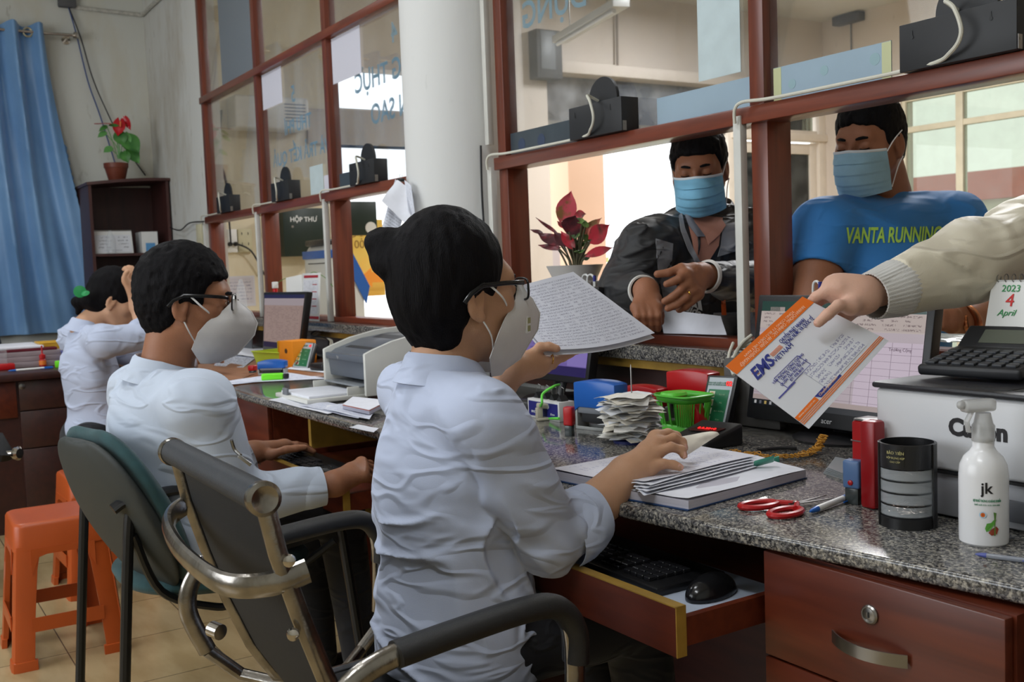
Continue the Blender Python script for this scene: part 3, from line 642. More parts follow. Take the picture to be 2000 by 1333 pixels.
for s in (-1, 1):
 x = -2.68+s*.26
 lg = MB().tube(smooth_pts([(x-s*.0, .50, .67), (x, .485, .55), (x+s*.005, .44, .02)]), .0125, 10).build('leg', BT, cb)
 lg = MB().tube(smooth_pts([(x, .97, .66), (x, 1.0, .55), (x+s*.005, 1.06, .02)]), .0125, 10).build('leg', BT, cb)
 MB().tube(smooth_pts([(x, .46, .665), (x, .52, .685), (x, .75, .69), (x, .95, .68), (x, .99, .66)]), .017, 12, flat=(.7, 1.35)).build('armrest', BLACKP, cb)
 MB().tube(smooth_pts([(x, .50, .60), (x-s*.03, .56, .45), (x-s*.04, .68, .385), (x-s*.04, .74, .385), (x-s*.04, .86, .42), (x, .985, .5)]), .010, 8).build('seat_rail', BT, cb)
def swivel(label, c, rz, h=1.2, wide=.46):
 t = empty('swivel_chair', c, label, 'chair', rotz=rz); t['_local'] = 1
 P = [[(wide/2*(-1+2*j/8)*(1-.12*(i/10)**3)*(1 if i < 9 else .9), -.22-.12*(i/10)+.04*(1-(-1+2*j/8)**2), .52+(h-.52)*i/10) for j in range(9)] for i in range(11)]
 g = MB(); g.grid(P, .05); g.build('backrest', mat('black_leather', rgb(22, 22, 24), .5, bump=.1, bscale=60), t, bevel=.012)
 MB().box((-wide/2, -.22, .42), (wide/2, .25, .50)).build('seat', MATS['black_leather'], t, bevel=.03, seg=3)
 for s in (-1, 1): MB().tube(smooth_pts([(s*.26, -.2, .5), (s*.29, -.15, .66), (s*.29, .05, .69), (s*.29, .18, .66), (s*.26, .16, .48)]), .018, 10).build('armrest', BLACKP, t)
 MB().lathe([(.03, 0), (.03, .32)], (0, 0, .1), 14).build('gas_column', BLACKM, t)
 for k in range(5):
  a = 2*pi*k/5; lg = MB().tube([(0, 0, .13), (.28*cos(a), .28*sin(a), .08)], [.025, .014], 10).build('base_leg', BLACKP, t)
  MB().lathe([(.028, -.02), (.03, 0), (.028, .02)], (.28*cos(a), .28*sin(a), .03), 14, ax=(cos(a+1.57), sin(a+1.57), 0)).build('castor', BLACKP, lg)
 return t
swivel('tall black office chair standing in front of the blue curtain', (-7.25, .98, 0), radians(-25), 1.17, .34)
t = empty('leather_chair', (-4.45, .12, 0), 'black chair with chrome rail cut off by the left edge', 'chair')
p0 = V(pd(-40, 850, 4.1));
MB().box((-4.75, -.1, .42), (-4.3, .30, .5)).build('seat', MATS['black_leather'], t, bevel=.02)
MB().tube([pd(-60, 893, 4.1), pd(30, 886, 4.1)], .014, 12).build('arm_rail', CHROME, t); MB().lathe([(.026, 0), (.028, .012), (.02, .02)], pd(31, 886, 4.09), 18, ax=cr*.9-cf*.3).build('end_cap', CHROME, t)
q = MB(); q.grid([[pd(-70, 840, 4.2), pd(5, 846, 4.2), pd(25, 880, 4.12)], [pd(-70, 885, 4.0), pd(5, 890, 4.05), pd(27, 890, 4.1)]], .03); q.build('arm_pad', MATS['black_leather'], t)
MB().lathe([(.03, 0), (.03, .32)], (-4.5, .1, .1), 14).build('gas_column', BLACKM, t)
for k in range(5):
 a = 2*pi*k/5+.75; lg = MB().tube([(-4.5, .1, .13), (-4.5+.28*cos(a), .1+.28*sin(a), .08)], [.025, .014], 10).build('base_leg', CHROME, t)
 MB().lathe([(.028, -.02), (.03, 0), (.028, .02)], (-4.5+.28*cos(a), .1+.28*sin(a), .03), 14, ax=(cos(a+1.57), sin(a+1.57), 0)).build('castor', BLACKP, lg)
# ================================================================== solid modelling of bodies and clothes (smooth unions on a grid, then meshed)
def nrm(v): v = np.array(v, float); return v/(np.linalg.norm(v)+1e-12)
class Vox:
 def __init__(s, lo, hi, h):
  s.h = h; s.lo = np.array(lo, float); s.n = np.ceil((np.array(hi)-s.lo)/h).astype(int)+1; s.D = np.full(s.n, 1.0, np.float32)
 def block(s, lo, hi):
  a = np.clip(np.floor((np.array(lo)-s.lo)/s.h).astype(int), 0, s.n); b = np.clip(np.ceil((np.array(hi)-s.lo)/s.h).astype(int)+1, 0, s.n)
  if (b <= a).any(): return None
  sl = tuple(slice(i, j) for i, j in zip(a, b))
  ax = [(s.lo[i]+np.arange(a[i], b[i])*s.h).astype(np.float32) for i in range(3)]
  return sl, ax[0][:, None, None], ax[1][None, :, None], ax[2][None, None, :]
 def put(s, sl, d, k, op):
  A = s.D[sl]
  if op == 'u':
   if k > 0: h = np.maximum(k-np.abs(A-d), 0)/k; s.D[sl] = np.minimum(A, d)-h*h*k*.25
   else: s.D[sl] = np.minimum(A, d)
  else:
   d2 = -d if op == 's' else d
   if k > 0: h = np.maximum(k-np.abs(A-d2), 0)/k; s.D[sl] = np.maximum(A, d2)+h*h*k*.25
   else: s.D[sl] = np.maximum(A, d2)
 def cone(s, a, b, ra, rb=None, k=.01, flat=None, op='u'):
  """tapered limb from a to b; flat=(axis, factor) squeezes it along axis"""
  rb = ra if rb is None else rb; a = np.array(a, float); b = np.array(b, float); m = max(ra, rb)*(max(1, flat[1]) if flat else 1)+k+2*s.h+.016
  B = s.block(np.minimum(a, b)-m, np.maximum(a, b)+m)
  if B is None: return s
  sl, X, Y, Z = B; ab = b-a; L = float(ab@ab)+1e-12
  px, py_, pz_ = X-a[0], Y-a[1], Z-a[2]
  t = np.clip((px*ab[0]+py_*ab[1]+pz_*ab[2])/L, 0, 1)
  qx, qy, qz = px-t*ab[0], py_-t*ab[1], pz_-t*ab[2]; q2 = qx*qx+qy*qy+qz*qz
  if flat is not None:
   n_, f = nrm(flat[0]), flat[1]; qn = qx*n_[0]+qy*n_[1]+qz*n_[2]; r_ = ra+(rb-ra)*t
   q = np.sqrt(np.maximum(q2-qn*qn+(qn/f)**2, 1e-12)); d = (q-r_)*min(1, (f+.35)/1.1)
  else: d = np.sqrt(q2)-(ra+(rb-ra)*t)
  s.put(sl, d.astype(np.float32), k, op); return s
 def chain(s, pts, rs, k=.01, flat=None):
  for i in range(len(pts)-1): s.cone(pts[i], pts[i+1], rs[i], rs[i+1], k, flat)
  return s
 def ell(s, c, r, ax=None, k=.01, op='u'):
  c = np.array(c, float); r = np.array(r, float); m = max(r)+k+2*s.h+.016
  B = s.block(c-m, c+m)
  if B is None: return s
  sl, X, Y, Z = B; A = np.eye(3) if ax is None else np.array(ax, float)
  dx, dy, dz = X-c[0], Y-c[1], Z-c[2]; k0 = 0; k1 = 0
  for i in range(3):
   q = dx*A[i][0]+dy*A[i][1]+dz*A[i][2]; k0 = k0+(q/r[i])**2; k1 = k1+(q/r[i]**2)**2
  k0 = np.sqrt(k0); k1 = np.sqrt(k1)+1e-6
  s.put(sl, (k0*(k0-1)/k1).astype(np.float32), k, op); return s
 def half(s, c, n_, lo, hi, k=.0, op='s'):
  """cuts (op 's') the side the normal points to, inside the block lo..hi"""
  B = s.block(lo, hi)
  if B is None: return s
  sl, X, Y, Z = B; n_ = nrm(n_); d = -((X-c[0])*n_[0]+(Y-c[1])*n_[1]+(Z-c[2])*n_[2])
  s.put(sl, d.astype(np.float32), k, op); return s
 def disp(s, fn, lo=None, hi=None):
  """adds fn(x,y,z) to the field near the surface"""
  B = s.block(s.lo if lo is None else lo, s.lo+s.n*s.h if hi is None else hi); sl, X, Y, Z = B
  A = s.D[sl]; idx = np.nonzero(np.abs(A) < .06)
  x = X[idx[0], 0, 0]; y = Y[0, idx[1], 0]; z = Z[0, 0, idx[2]]; A[idx] += fn(x, y, z).astype(np.float32); s.D[sl] = A; return s
 def mesh(s, name, m, parent=None, smooth=True, relax=0):
  """surface nets"""
  D = s.D; D[0], D[-1] = 1, 1; D[:, 0], D[:, -1] = 1, 1; D[:, :, 0], D[:, :, -1] = 1, 1
  I = D < 0; C = np.zeros(np.array(D.shape)-1, np.uint8)
  for i in (0, 1):
   for j in (0, 1):
    for k in (0, 1): C += I[i:D.shape[0]-1+i, j:D.shape[1]-1+j, k:D.shape[2]-1+k]
  cells = np.argwhere((C > 0) & (C < 8)); n = len(cells)
  if n == 0: return None
  idm = np.full(C.shape, -1, np.int32); idm[tuple(cells.T)] = np.arange(n)
  acc = np.zeros((n, 3)); cnt = np.zeros(n)
  cor = [(i, j, k) for i in (0, 1) for j in (0, 1) for k in (0, 1)]
  val = {c: D[cells[:, 0]+c[0], cells[:, 1]+c[1], cells[:, 2]+c[2]] for c in cor}
  for c in cor:
   for ax in range(3):
    if c[ax] == 0:
     d = list(c); d[ax] = 1; d = tuple(d); a, b = val[c], val[d]; mk = (a < 0) != (b < 0)
     t = np.where(mk, a/(a-b+1e-20), 0); p = np.array(c, float)[None].repeat(n, 0); p[:, ax] += t
     acc[mk] += p[mk]; cnt[mk] += 1
  vs = s.lo+(cells+acc/cnt[:, None])*s.h; fs = []
  for ax in range(3):
   u, v = (ax+1) % 3, (ax+2) % 3
   sl0 = [slice(None)]*3; sl1 = [slice(None)]*3; sl0[ax] = slice(0, -1); sl1[ax] = slice(1, None)
   a, b = I[tuple(sl0)], I[tuple(sl1)]; E = np.argwhere(a != b)
   E = E[(E[:, u] > 0) & (E[:, v] > 0)]; flip = a[tuple(E.T)]
   def g(du, dv): q = E.copy(); q[:, u] -= du; q[:, v] -= dv; return idm[tuple(q.T)]
   Q = np.stack([g(1, 1), g(0, 1), g(0, 0), g(1, 0)], 1); Q[~flip] = Q[~flip][:, ::-1]; fs.append(Q)
  fs = np.concatenate(fs); fs = fs[(fs >= 0).all(1)]
  for _ in range(relax):
   A_ = np.zeros_like(vs); c_ = np.zeros(n)
   for i in range(4):
    a, b = fs[:, i], fs[:, (i+1) % 4]; np.add.at(A_, a, vs[b]); np.add.at(c_, a, 1); np.add.at(A_, b, vs[a]); np.add.at(c_, b, 1)
   vs = .5*vs+.5*A_/c_[:, None]
  me = bpy.data.meshes.new(name); me.vertices.add(n); me.vertices.foreach_set('co', vs.astype(np.float32).ravel())
  me.loops.add(len(fs)*4); me.loops.foreach_set('vertex_index', fs.astype(np.int32).ravel())
  me.polygons.add(len(fs)); me.polygons.foreach_set('loop_start', np.arange(len(fs), dtype=np.int32)*4)
  me.polygons.foreach_set('use_smooth', np.ones(len(fs), bool)); me.update(); me.validate()
  return link(name, me, m, parent)
_tab = np.random.default_rng(3).random((64, 64, 64)).astype(np.float32)
def vnoise(x, y, z):
 xi, yi, zi = np.floor(x).astype(int), np.floor(y).astype(int), np.floor(z).astype(int); fx, fy, fz = x-xi, y-yi, z-zi
 fx, fy, fz = [f*f*f*(f*(f*6-15)+10) for f in (fx, fy, fz)]; r = 0
 for i in (0, 1):
  for j in (0, 1):
   for k in (0, 1): r = r+_tab[(xi+i) % 64, (yi+j) % 64, (zi+k) % 64]*(fx if i else 1-fx)*(fy if j else 1-fy)*(fz if k else 1-fz)
 return r*2-1
def folds(dirs, amp, off=(0, 0, 0)):
 """crumpled-cloth field: sharp ridges running along the given axes; dirs = [(along, stretch, freq, weight)]"""
 def fn(x, y, z):
  r = 0
  for (along, stretch, fr, w) in dirs:
   a = nrm(along); u = nrm(np.cross(a, [.3, .5, .8])); v = np.cross(a, u)
   X = (x*a[0]+y*a[1]+z*a[2])*fr/stretch+off[0]; Y = (x*u[0]+y*u[1]+z*u[2])*fr+off[1]; Z = (x*v[0]+y*v[1]+z*v[2])*fr+off[2]
   wx = vnoise(X*.7+9, Y*.5, Z*.5)*1.0
   nv = vnoise(X, Y+wx, Z-wx); q = 1-(np.sqrt(nv*nv+.012)-.06)*2.1; q = np.maximum(q, 0)**2
   msk = np.clip(vnoise(X*.6+5, Y*.35+3, Z*.35)*1.6+.55, 0, 1)
   r = r-w*q*msk
  return (r+.12)*amp
 return fn
def cv(r_, u_, t_=0): return nrm(np.array(cr)*r_+np.array(cu)*u_-np.array(cf)*t_)
def reach(S, x, y, L, far=True):
 """point on the sight line of pixel (x, y) at bone length L from S"""
 v = ray(x, y); w = CAM-np.array(S); a = v@v; b = 2*v@w; c = w@w-L*L; q = b*b-4*a*c
 t = (-b+(1 if far else -1)*sqrt(q))/(2*a) if q > 0 else -b/(2*a)
 return CAM+v*t
def merge(A_, B_, k=.004):
 A_.D = np.minimum(A_.D, B_.D)
class Frame:
 """head/torso frame: o origin, x = person's right, y = forward, z = up, scaled by s"""
 def __init__(f, o, fwd, up, s=1.):
  f.o = np.array(o, float); f.y = nrm(fwd); u = np.array(up, float); u = u-f.y*(u@f.y); f.z = nrm(u); f.x = np.cross(f.y, f.z); f.s = s
 def p(f, x, y, z): return f.o+f.s*(f.x*x+f.y*y+f.z*z)
 def v(f, x, y, z): return f.x*x+f.y*y+f.z*z
 def ax(f): return [f.x, f.y, f.z]
def skin_mat(name, c, c2, rough=.5):
 m = mat(name, c, rough, var=0, col2=c2, vscale=9, bump=.10, bscale=260, sss=.12, spec=.35); return m
HAIRM = bpy.data.materials.new('black_hair'); HAIRM.use_nodes = True
n = HAIRM.node_tree.nodes; l = HAIRM.node_tree.links; b = n['Principled BSDF']; b.inputs['Base Color'].default_value = (.0055, .005, .006, 1); b.inputs['Roughness'].default_value = .6; b.inputs['Specular IOR Level'].default_value = .08
tc = n.new('ShaderNodeTexCoord'); mp = n.new('ShaderNodeMapping'); mp.inputs['Scale'].default_value = (90, 90, 14); l.new(tc.outputs['Object'], mp.inputs[0])
nz = n.new('ShaderNodeTexNoise'); nz.inputs['Scale'].default_value = 6; nz.inputs['Detail'].default_value = 2; l.new(mp.outputs[0], nz.inputs['Vector'])
bp = n.new('ShaderNodeBump'); bp.inputs['Strength'].default_value = .5; bp.inputs['Distance'].default_value = .004; l.new(nz.outputs['Fac'], bp.inputs['Height']); l.new(bp.outputs[0], b.inputs['Normal'])
def head(V_, F, nose=1., female=False, lips=True, ear=True):
 """skull, face, ears and neck stump into the voxel body V_; F is the head frame (origin between the ears)"""
 s = F.s; A = F.ax(); E = lambda c, r, k=.012, op='u': V_.ell(F.p(*c), np.array(r)*s, A, k*s, op)
 K = lambda a, b_, ra, rb, k=.01, op='u': V_.cone(F.p(*a), F.p(*b_), ra*s, rb*s, k*s, None, op)
 E((0, -.012, .035), (.074, .094, .090)); E((0, .030, -.020), (.062, .062, .080), .03)
 E((0, .050, -.070), (.040, .038, .038), .03); E((0, .064, -.092), (.019, .017, .017), .02)
 for q in (-1, 1):
  E((q*.042, .050, -.012), (.023, .025, .021), .02); K((q*.053, .003, -.045), (q*.031, .052, -.088), .018, .016, .02)
 E((0, .072, .030), (.050, .020, .022), .02)
 for q in (-1, 1): E((q*.033, .096, .010), (.019, .014, .012), .010, 's')
 for q in (-1, 1): E((q*.031, .079, .008), (.0145, .012, .0115), .004)
 K((0, .090, .014), (0, .106*(.6+.4*nose), -.022), .0065, .0105, .010); E((0, .100, -.028), (.015, .012, .009), .006)
 for q in (-1, 1): E((q*.011, .097, -.030), (.007, .008, .007), .004)
 if lips: E((0, .093, -.053), (.021, .009, .006), .004); E((0, .090, -.064), (.018, .009, .007), .004); E((0, .099, -.0585), (.022, .006, .0015), .002, 's')
 for q in (-1, 1):
  if ear:
   e = [nrm(F.v(1*q, .25, 0)), nrm(F.v(-.25*q, 1, -.12)), nrm(F.v(0, .12, 1))]
   V_.ell(F.p(q*.078, -.010, -.004), np.array([.007, .019, .032])*s, e, .004*s)
   V_.ell(F.p(q*.084, -.006, .002), np.array([.006, .010, .018])*s, e, .003*s, 's')
   E((q*.078, -.004, -.031), (.006, .009, .010), .004)
def torso_core(V_, sh_l, sh_r, neck, pelvis, k=.03):
 mid = (np.array(sh_l)+sh_r)/2
 V_.cone(sh_l, sh_r, .05, .05, k); V_.cone(mid, pelvis, .075, .085, k); V_.cone(mid, neck, .05, .048, k)
def hand_from(V_, wrist, rw, chains, rf=.0085, k=.008, palm=None, palm_t=None, kw=.02):
 """chains: list of 4-point polylines (knuckle .. tip); first may be the thumb. wrist-to-knuckle bones fill the palm"""
 for i, c in enumerate(chains):
  th = (i == 0); r0 = rf*(1.15 if th else 1.08)
  V_.chain(c, [r0*1.06, r0, r0*.93, r0*.84], k*.5)
  V_.cone(wrist, c[0], rw*.62, r0*1.25, kw if not th else kw*.8)
 ks = [np.array(c[0]) for c in chains[1:]]
 for a, b_ in zip(ks[:-1], ks[1:]): V_.cone(a, b_, rf*1.15, rf*1.1, k)
 w = np.array(wrist)
 for a, b_ in zip(ks[:-1], ks[1:]): V_.cone((w*.35+a*.65), (w*.35+b_*.65), rf*1.35, rf*1.3, k*1.6)
def nails(chains, up, m, parent, r=.0055, only=None):
 g = MB()
 for i, c in enumerate(chains):
  if only is not None and i not in only: continue
  t = np.array(c[-1], float); d = nrm(t-np.array(c[-2])); n_ = np.array(up[i] if isinstance(up, list) else up, float); n_ = nrm(n_-d*(n_@d)); w = np.cross(d, n_)
  P = []
  for a in range(6):
   P.append([t+d*(-.004+.010*a/5)*1.0+w*r*(-1+2*b_/5)*(1 if a < 4 else .8)+n_*(.0074-.0024*(abs(-1+2*b_/5))**2*1.6-.0009*a*.5) for b_ in range(6)])
  g.grid(P, .0008)
  g.build('fingernail', m, parent, smooth=60); g = MB()
def surface_patch(name, F, fn, nu, nv, m, parent, th=.0012, uv=False):
 """a sheet whose points are fn(u, v) in frame F"""
 g = MB(); g.grid([[F.p(*fn(j/nu, i/nv)) for j in range(nu+1)] for i in range(nv+1)], th)
 o = g.build(name, m, parent, smooth=60)
 if uv: set_uv_grid(o, nv+1, nu+1)
 return o
MASKW = mat('white_respirator', rgb(214, 212, 212), .85, var=.02, vscale=30, bump=.10, bscale=500)
MASKB = mat('blue_surgical_mask', rgb(120, 178, 208), .8, var=.05, vscale=30, bump=.12, bscale=400)
LOOPM = mat('white_elastic', rgb(222, 222, 222), .8)
def beak_mask(F, parent, valve=False, gap=.004):
 """vertical-fold respirator: two flat cheek panels meeting in a centre ridge"""
 ridge = [(0, .110, .014), (0, .143, -.012), (0, .157, -.038), (0, .151, -.066), (0, .112, -.114), (0, .070, -.134)]
 def cheek(q): return [(q*.020, .104, .018), (q*.046, .082, -.008), (q*.068, .048, -.036), (q*.075, .030, -.060), (q*.066, .016, -.100), (q*.036, .034, -.134)]
 o_ = None; g = MB(); C1, C2 = cheek(1), cheek(-1); P = []
 for r_, a, b_ in zip(ridge, C1, C2):
  r_, a, b_ = map(np.array, (r_, a, b_)); row = []
  for t in np.linspace(1, 0, 6)[:-1]: row.append(r_+(a-r_)*t+np.array([.013*sin(pi*t), .004*sin(pi*t), 0]))
  row.append(r_)
  for t in np.linspace(0, 1, 6)[1:]: row.append(r_+(b_-r_)*t+np.array([-.013*sin(pi*t), .004*sin(pi*t), 0]))
  P.append([F.p(*p) for p in row])
 Q = []      # refine rows
 for i in range(len(P)-1):
  for s_ in (0, .34, .67): Q.append([np.array(a)*(1-s_)+np.array(b_)*s_ for a, b_ in zip(P[i], P[i+1])])
 Q.append(P[-1]); g.grid(Q, .0018); o_ = g.build('face_mask', MASKW, parent, smooth=28)
 MB().tube([F.p(r_[0], r_[1]+.001, r_[2]) for r_ in ridge], .0013*F.s, 6).build('seam', MASKW, o_)
 if valve:
  for q in (1,):
   c = F.p(q*.040, .103, -.052); nn = nrm(F.v(q*.75, .62, -.05)); u_ = nrm(np.cross(nn, F.z)); w_ = np.cross(u_, nn)
   MB().obox(c+nn*.003, u_, w_, nn, .020, .032, .007).build('valve', WHITEP, o_, bevel=.002)
   MB().obox(c+nn*.0068+w_*.007, u_, w_, nn, .013, .010, .001).obox(c+nn*.0068-w_*.007, u_, w_, nn, .013, .010, .001).build('valve_vent', mat('olive_vent', rgb(150, 150, 90), .5), o_, smooth=0)
 for q in (1, -1):
  for a, e in (((q*.058, .060, -.022), (q*.083, .012, .020)), ((q*.060, .026, -.088), (q*.079, -.002, -.034))):
   mid = [(a[i]+e[i])/2 for i in range(3)]; mid[0] += q*.012
   pts = [F.p(*a), F.p(*mid), F.p(*e)]
   if e[2] > 0: pts.append(F.p(q*.084, -.008, .028))
   MB().tube(smooth_pts(pts, 4), .0024*F.s, 6, flat=(1, .5)).build('ear_loop', LOOPM, o_)
 return o_
def surgical_mask(F, parent, col=None, tilt=0., w=.082):
 def fn(u, v):       # u side to side, v bottom to top
  a = (u-.5)*2; half = radians(74); th = a*half*(1-.06*abs(v-.5))
  zz = -.112+.104*v; base = .070+.012*sin(pi*min(1, v*1.0))
  bulge = .036*(1-a*a)*sin(pi*(v*.75+.14))
  x = (.074-.003*v)*sin(th)*1.06; y = .020+(.082+bulge-.018*(1-v)**2)*cos(th)**.9*(1.0)
  pl = .0048*(1-((v*4.0) % 1.0))*(1-abs(a)**6)*(1 if .12 < v < .87 else .1)
  z = zz+.012*(1-abs(a))*(v-.2)+(-.008 if v < .1 else 0)*(1-abs(a))
  return (x, y+pl, z)
 o_ = surface_patch('face_mask', F, fn, 30, 40, col or MASKB, parent, .0014)
 edge = [F.p(*[c+(.0012 if i == 1 else 0) for i, c in enumerate(fn(u, 1))]) for u in np.linspace(0, 1, 24)]
 MB().tube(edge, .0022*F.s, 6, flat=(1.6, .6)).build('top_seam', mat('mask_white_edge', rgb(214, 222, 228), .8), o_)
 for q, u in ((-1, 0), (1, 1)):
  t, b_ = fn(u, .95), fn(u, .06)
  pts = [t, (q*.082, .020, .008), (q*.088, -.016, .018), (q*.090, -.028, -.010), (q*.084, -.012, -.034), b_]
  MB().tube(smooth_pts([F.p(*p) for p in (t, (q*.079, .02, .012), (q*.086, -.012, .030))], 5), .0016*F.s, 6).build('ear_loop', LOOPM, o_)
  MB().tube(smooth_pts([F.p(*p) for p in (b_, (q*.078, .008, -.060), (q*.084, -.012, -.036))], 5), .0016*F.s, 6).build('ear_loop', LOOPM, o_)
 return o_
def glasses(F, parent, m, z=.012, full=True):
 g = MB(); t = empty_part = None
 for q in (1, -1):
  c = (q*.033, .107, z-.004); w, h = .026, .018
  pts = []
  for k in range(28):
   a = 2*pi*k/28; ca_, sa = cos(a), sin(a); e = .55
   px_ = c[0]+w*np.sign(ca_)*abs(ca_)**e; pz_ = c[2]+h*np.sign(sa)*abs(sa)**e
   pts.append(F.p(px_, c[1]-.30*abs(px_)**1.0*.35, pz_))
  g.tube(pts, .0020*F.s, 8, closed=True)
  g.tube([F.p(q*.058, .092, z+.006), F.p(q*.076, .082, z+.008), F.p(q*.082, .045, z+.009), F.p(q*.088, -.002, z+.008), F.p(q*.089, -.024, z-.004), F.p(q*.087, -.036, z-.018)], [.0026*F.s]*6, 8, flat=(1.5, .7))
 g.tube([F.p(.008, .108, z-.001), F.p(0, .112, z+.001), F.p(-.008, .108, z-.001)], .0018*F.s, 8)
 o_ = g.build('glasses', m, parent, smooth=50)
 ln = MB()
 for q in (1, -1):
  P = [[F.p(q*.033+.024*(-1+2*j/4), .107-.105*abs(q*.033+.024*(-1+2*j/4))*1.0, z-.004+.016*(-1+2*i/4)) for j in range(5)] for i in range(5)]; ln.grid(P)
 ln.build('lens', MATS['clear_glass'], o_, smooth=60); return o_
def eyes(F, parent, brow=True, down=False):
 for q in (1, -1):
  g = MB()
  if down: g.tube([F.p(q*(.020+.006*k), .0905+.0015*sin(pi*k/4)-.0015*k*k*.22, .003-.0022*sin(pi*k/4)) for k in range(5)], .0014*F.s, 6)
  else: g.lathe([(.001, .003), (.0048, .0022), (.0062, 0)], F.p(q*.031, .0905, .008), 16, ax=F.y)
  g.build('eye', mat('dark_eye', (.010, .007, .006), .25), parent, smooth=60)
  if not down:
   w = MB(); w.grid([[F.p(q*.031+.013*(-1+2*j/8), .0895-.004*abs(-1+2*j/8)**2, .008+(.0055*(1-abs(-1+2*j/8)**2))*(-1+i)) for j in range(9)] for i in range(3)])
   w.build('eye_white', mat('eye_white', rgb(205, 198, 190), .3), parent, smooth=60)
  if brow:
   b_ = MB(); b_.tube([F.p(q*(.014+.009*k), .0965-.0016*k*k*.9, .0275+.003*sin(pi*k/4)) for k in range(5)], [.0022*F.s, .0034*F.s, .0034*F.s, .0028*F.s, .0012*F.s], 6, flat=(1.2, .8)); b_.build('eyebrow', HAIRM, parent)
def collar(F, c, r, m, parent, h=.045, tilt=.0, front=.35, flare=.018, squash=1.0, name='collar', wings=True):
 """turned-down shirt collar: ring with a stand and a fall, open at the front. F frame: y forward, z up"""
 P = []; N = 44
 for row, (dr, dz) in enumerate(((.001, -.012), (-.002, .35*h), (-.003, .85*h), (.001, h), (.006, .86*h), (.011, .45*h), (.014+flare*.3, .0), (.016+flare*.5, -.010))):
  L = []
  for j in range(N+1):
   a = front+(2*pi-2*front)*j/N; ca_, sa = cos(a), sin(a)
   w = max(0, (cos(a)-.2)/.8) if wings else 0
   rr_ = r+dr+(.010*w if row >= 5 else 0); z = dz-tilt*(ca_)-(.022*w if row >= 6 else 0)-.014*max(0, ca_)
   L.append(F.p(*(c[0]+rr_*sa*squash, c[1]+rr_*ca_, c[2]+z)))
  P.append(L)
 g = MB(); g.grid(P, .0016); return g.build(name, m, parent, smooth=60)
def fabric(name, c, c2=None, bump=.15, weave=900, rough=.8, sheen=.1, crease=.38):
 m = mat(name, c, rough, var=.03, vscale=6, bump=bump, bscale=weave, sheen=sheen, col2=c2)
 n = m.node_tree.nodes; l = m.node_tree.links; b = n['Principled BSDF']; b0 = b.inputs['Normal'].links[0].from_node
 tc = n.new('ShaderNodeTexCoord'); mp = n.new('ShaderNodeMapping'); mp.inputs['Scale'].default_value = (5, 5, 15); mp.inputs['Rotation'].default_value = (.25, .35, 0); l.new(tc.outputs['Object'], mp.inputs[0])
 z = n.new('ShaderNodeTexNoise'); z.inputs['Scale'].default_value = 1.; z.inputs['Detail'].default_value = 1.5; z.inputs['Distortion'].default_value = .5; l.new(mp.outputs[0], z.inputs['Vector'])
 s_ = n.new('ShaderNodeMath'); s_.operation = 'SUBTRACT'; s_.inputs[1].default_value = .5; l.new(z.outputs['Fac'], s_.inputs[0]); a_ = n.new('ShaderNodeMath'); a_.operation = 'ABSOLUTE'; l.new(s_.outputs[0], a_.inputs[0])
 r = n.new('ShaderNodeMapRange'); r.interpolation_type = 'SMOOTHSTEP'; r.inputs[1].default_value = 0; r.inputs[2].default_value = .07; r.inputs[3].default_value = 1; r.inputs[4].default_value = 0; l.new(a_.outputs[0], r.inputs[0])
 bp = n.new('ShaderNodeBump'); bp.inputs['Strength'].default_value = crease; bp.inputs['Distance'].default_value = .012; l.new(r.outputs[0], bp.inputs['Height']); l.new(b0.outputs[0], bp.inputs['Normal']); l.new(bp.outputs[0], b.inputs['Normal']); return m
# ================================================================== PEOPLE
green_parts()
SKIN_A = skin_mat('skin_light', rgb(186, 142, 112), rgb(198, 154, 124))
SKIN_B = skin_mat('skin_tan', rgb(150, 102, 76), rgb(166, 116, 88))
SKIN_D = skin_mat('skin_brown', rgb(134, 88, 64), rgb(150, 100, 74))
NAILM = mat('fingernail', rgb(206, 158, 142), .25)
SHIRT_A = fabric('pale_blue_cotton', rgb(180, 189, 212), None, .10)
SHIRT_B = fabric('white_blue_cotton', rgb(184, 194, 210), None, .10)
TROUS = fabric('dark_trousers', rgb(20, 21, 28), None, .2)
GOLDR = mat('gold', rgb(220, 170, 70), .2, 1.0)
BLK = mat('black_glossy_frame', rgb(14, 14, 17), .2)
def root_person(vx, name, skin, label):
 o = vx.mesh(name, skin); tag(o, label, 'person'); return o
def legs(parent, hip_l, hip_r, knee_l, knee_r, foot_l, foot_r, m=None, h=.008, r=(.085, .065, .045)):
 pts = np.array([hip_l, hip_r, knee_l, knee_r, foot_l, foot_r]); v = Vox(pts.min(0)-.14, pts.max(0)+.14, h)
 v.cone(hip_l, hip_r, .095, .095, .05)
 for a, b_, c in ((hip_l, knee_l, foot_l), (hip_r, knee_r, foot_r)): v.cone(a, b_, r[0], r[1], .04).cone(b_, c, r[1], r[2], .02)
 o = v.mesh('trousers', m or TROUS, parent)
 for f_, k_ in ((foot_l, knee_l), (foot_r, knee_r)): pass
 return o
def shoes(parent, feet, fwd, m):
 for f_ in feet:
  v = Vox(np.array(f_)-.2, np.array(f_)+.2, .006); f0 = np.array(f_, float); f0[2] = .04; d = nrm([fwd[0], fwd[1], 0])
  v.cone(f0-d*.03, f0+d*.13, .040, .036, .02, ((0, 0, 1), .85)); v.half((f0[0], f0[1], .012), (0, 0, -1), f0-.2, f0+.2)
  v.mesh('shoe', m, parent)
SHOEM = mat('dark_shoe', rgb(24, 22, 22), .4)
sA = 1.05
FA = Frame((0, 0, 0), (0.03, 1, .02), (0, -.02, 1), sA)
FA.o = pd(930, 588, 1.73)-(FA.p(.078, -.010, -.004)-FA.o)
oA = FA.o
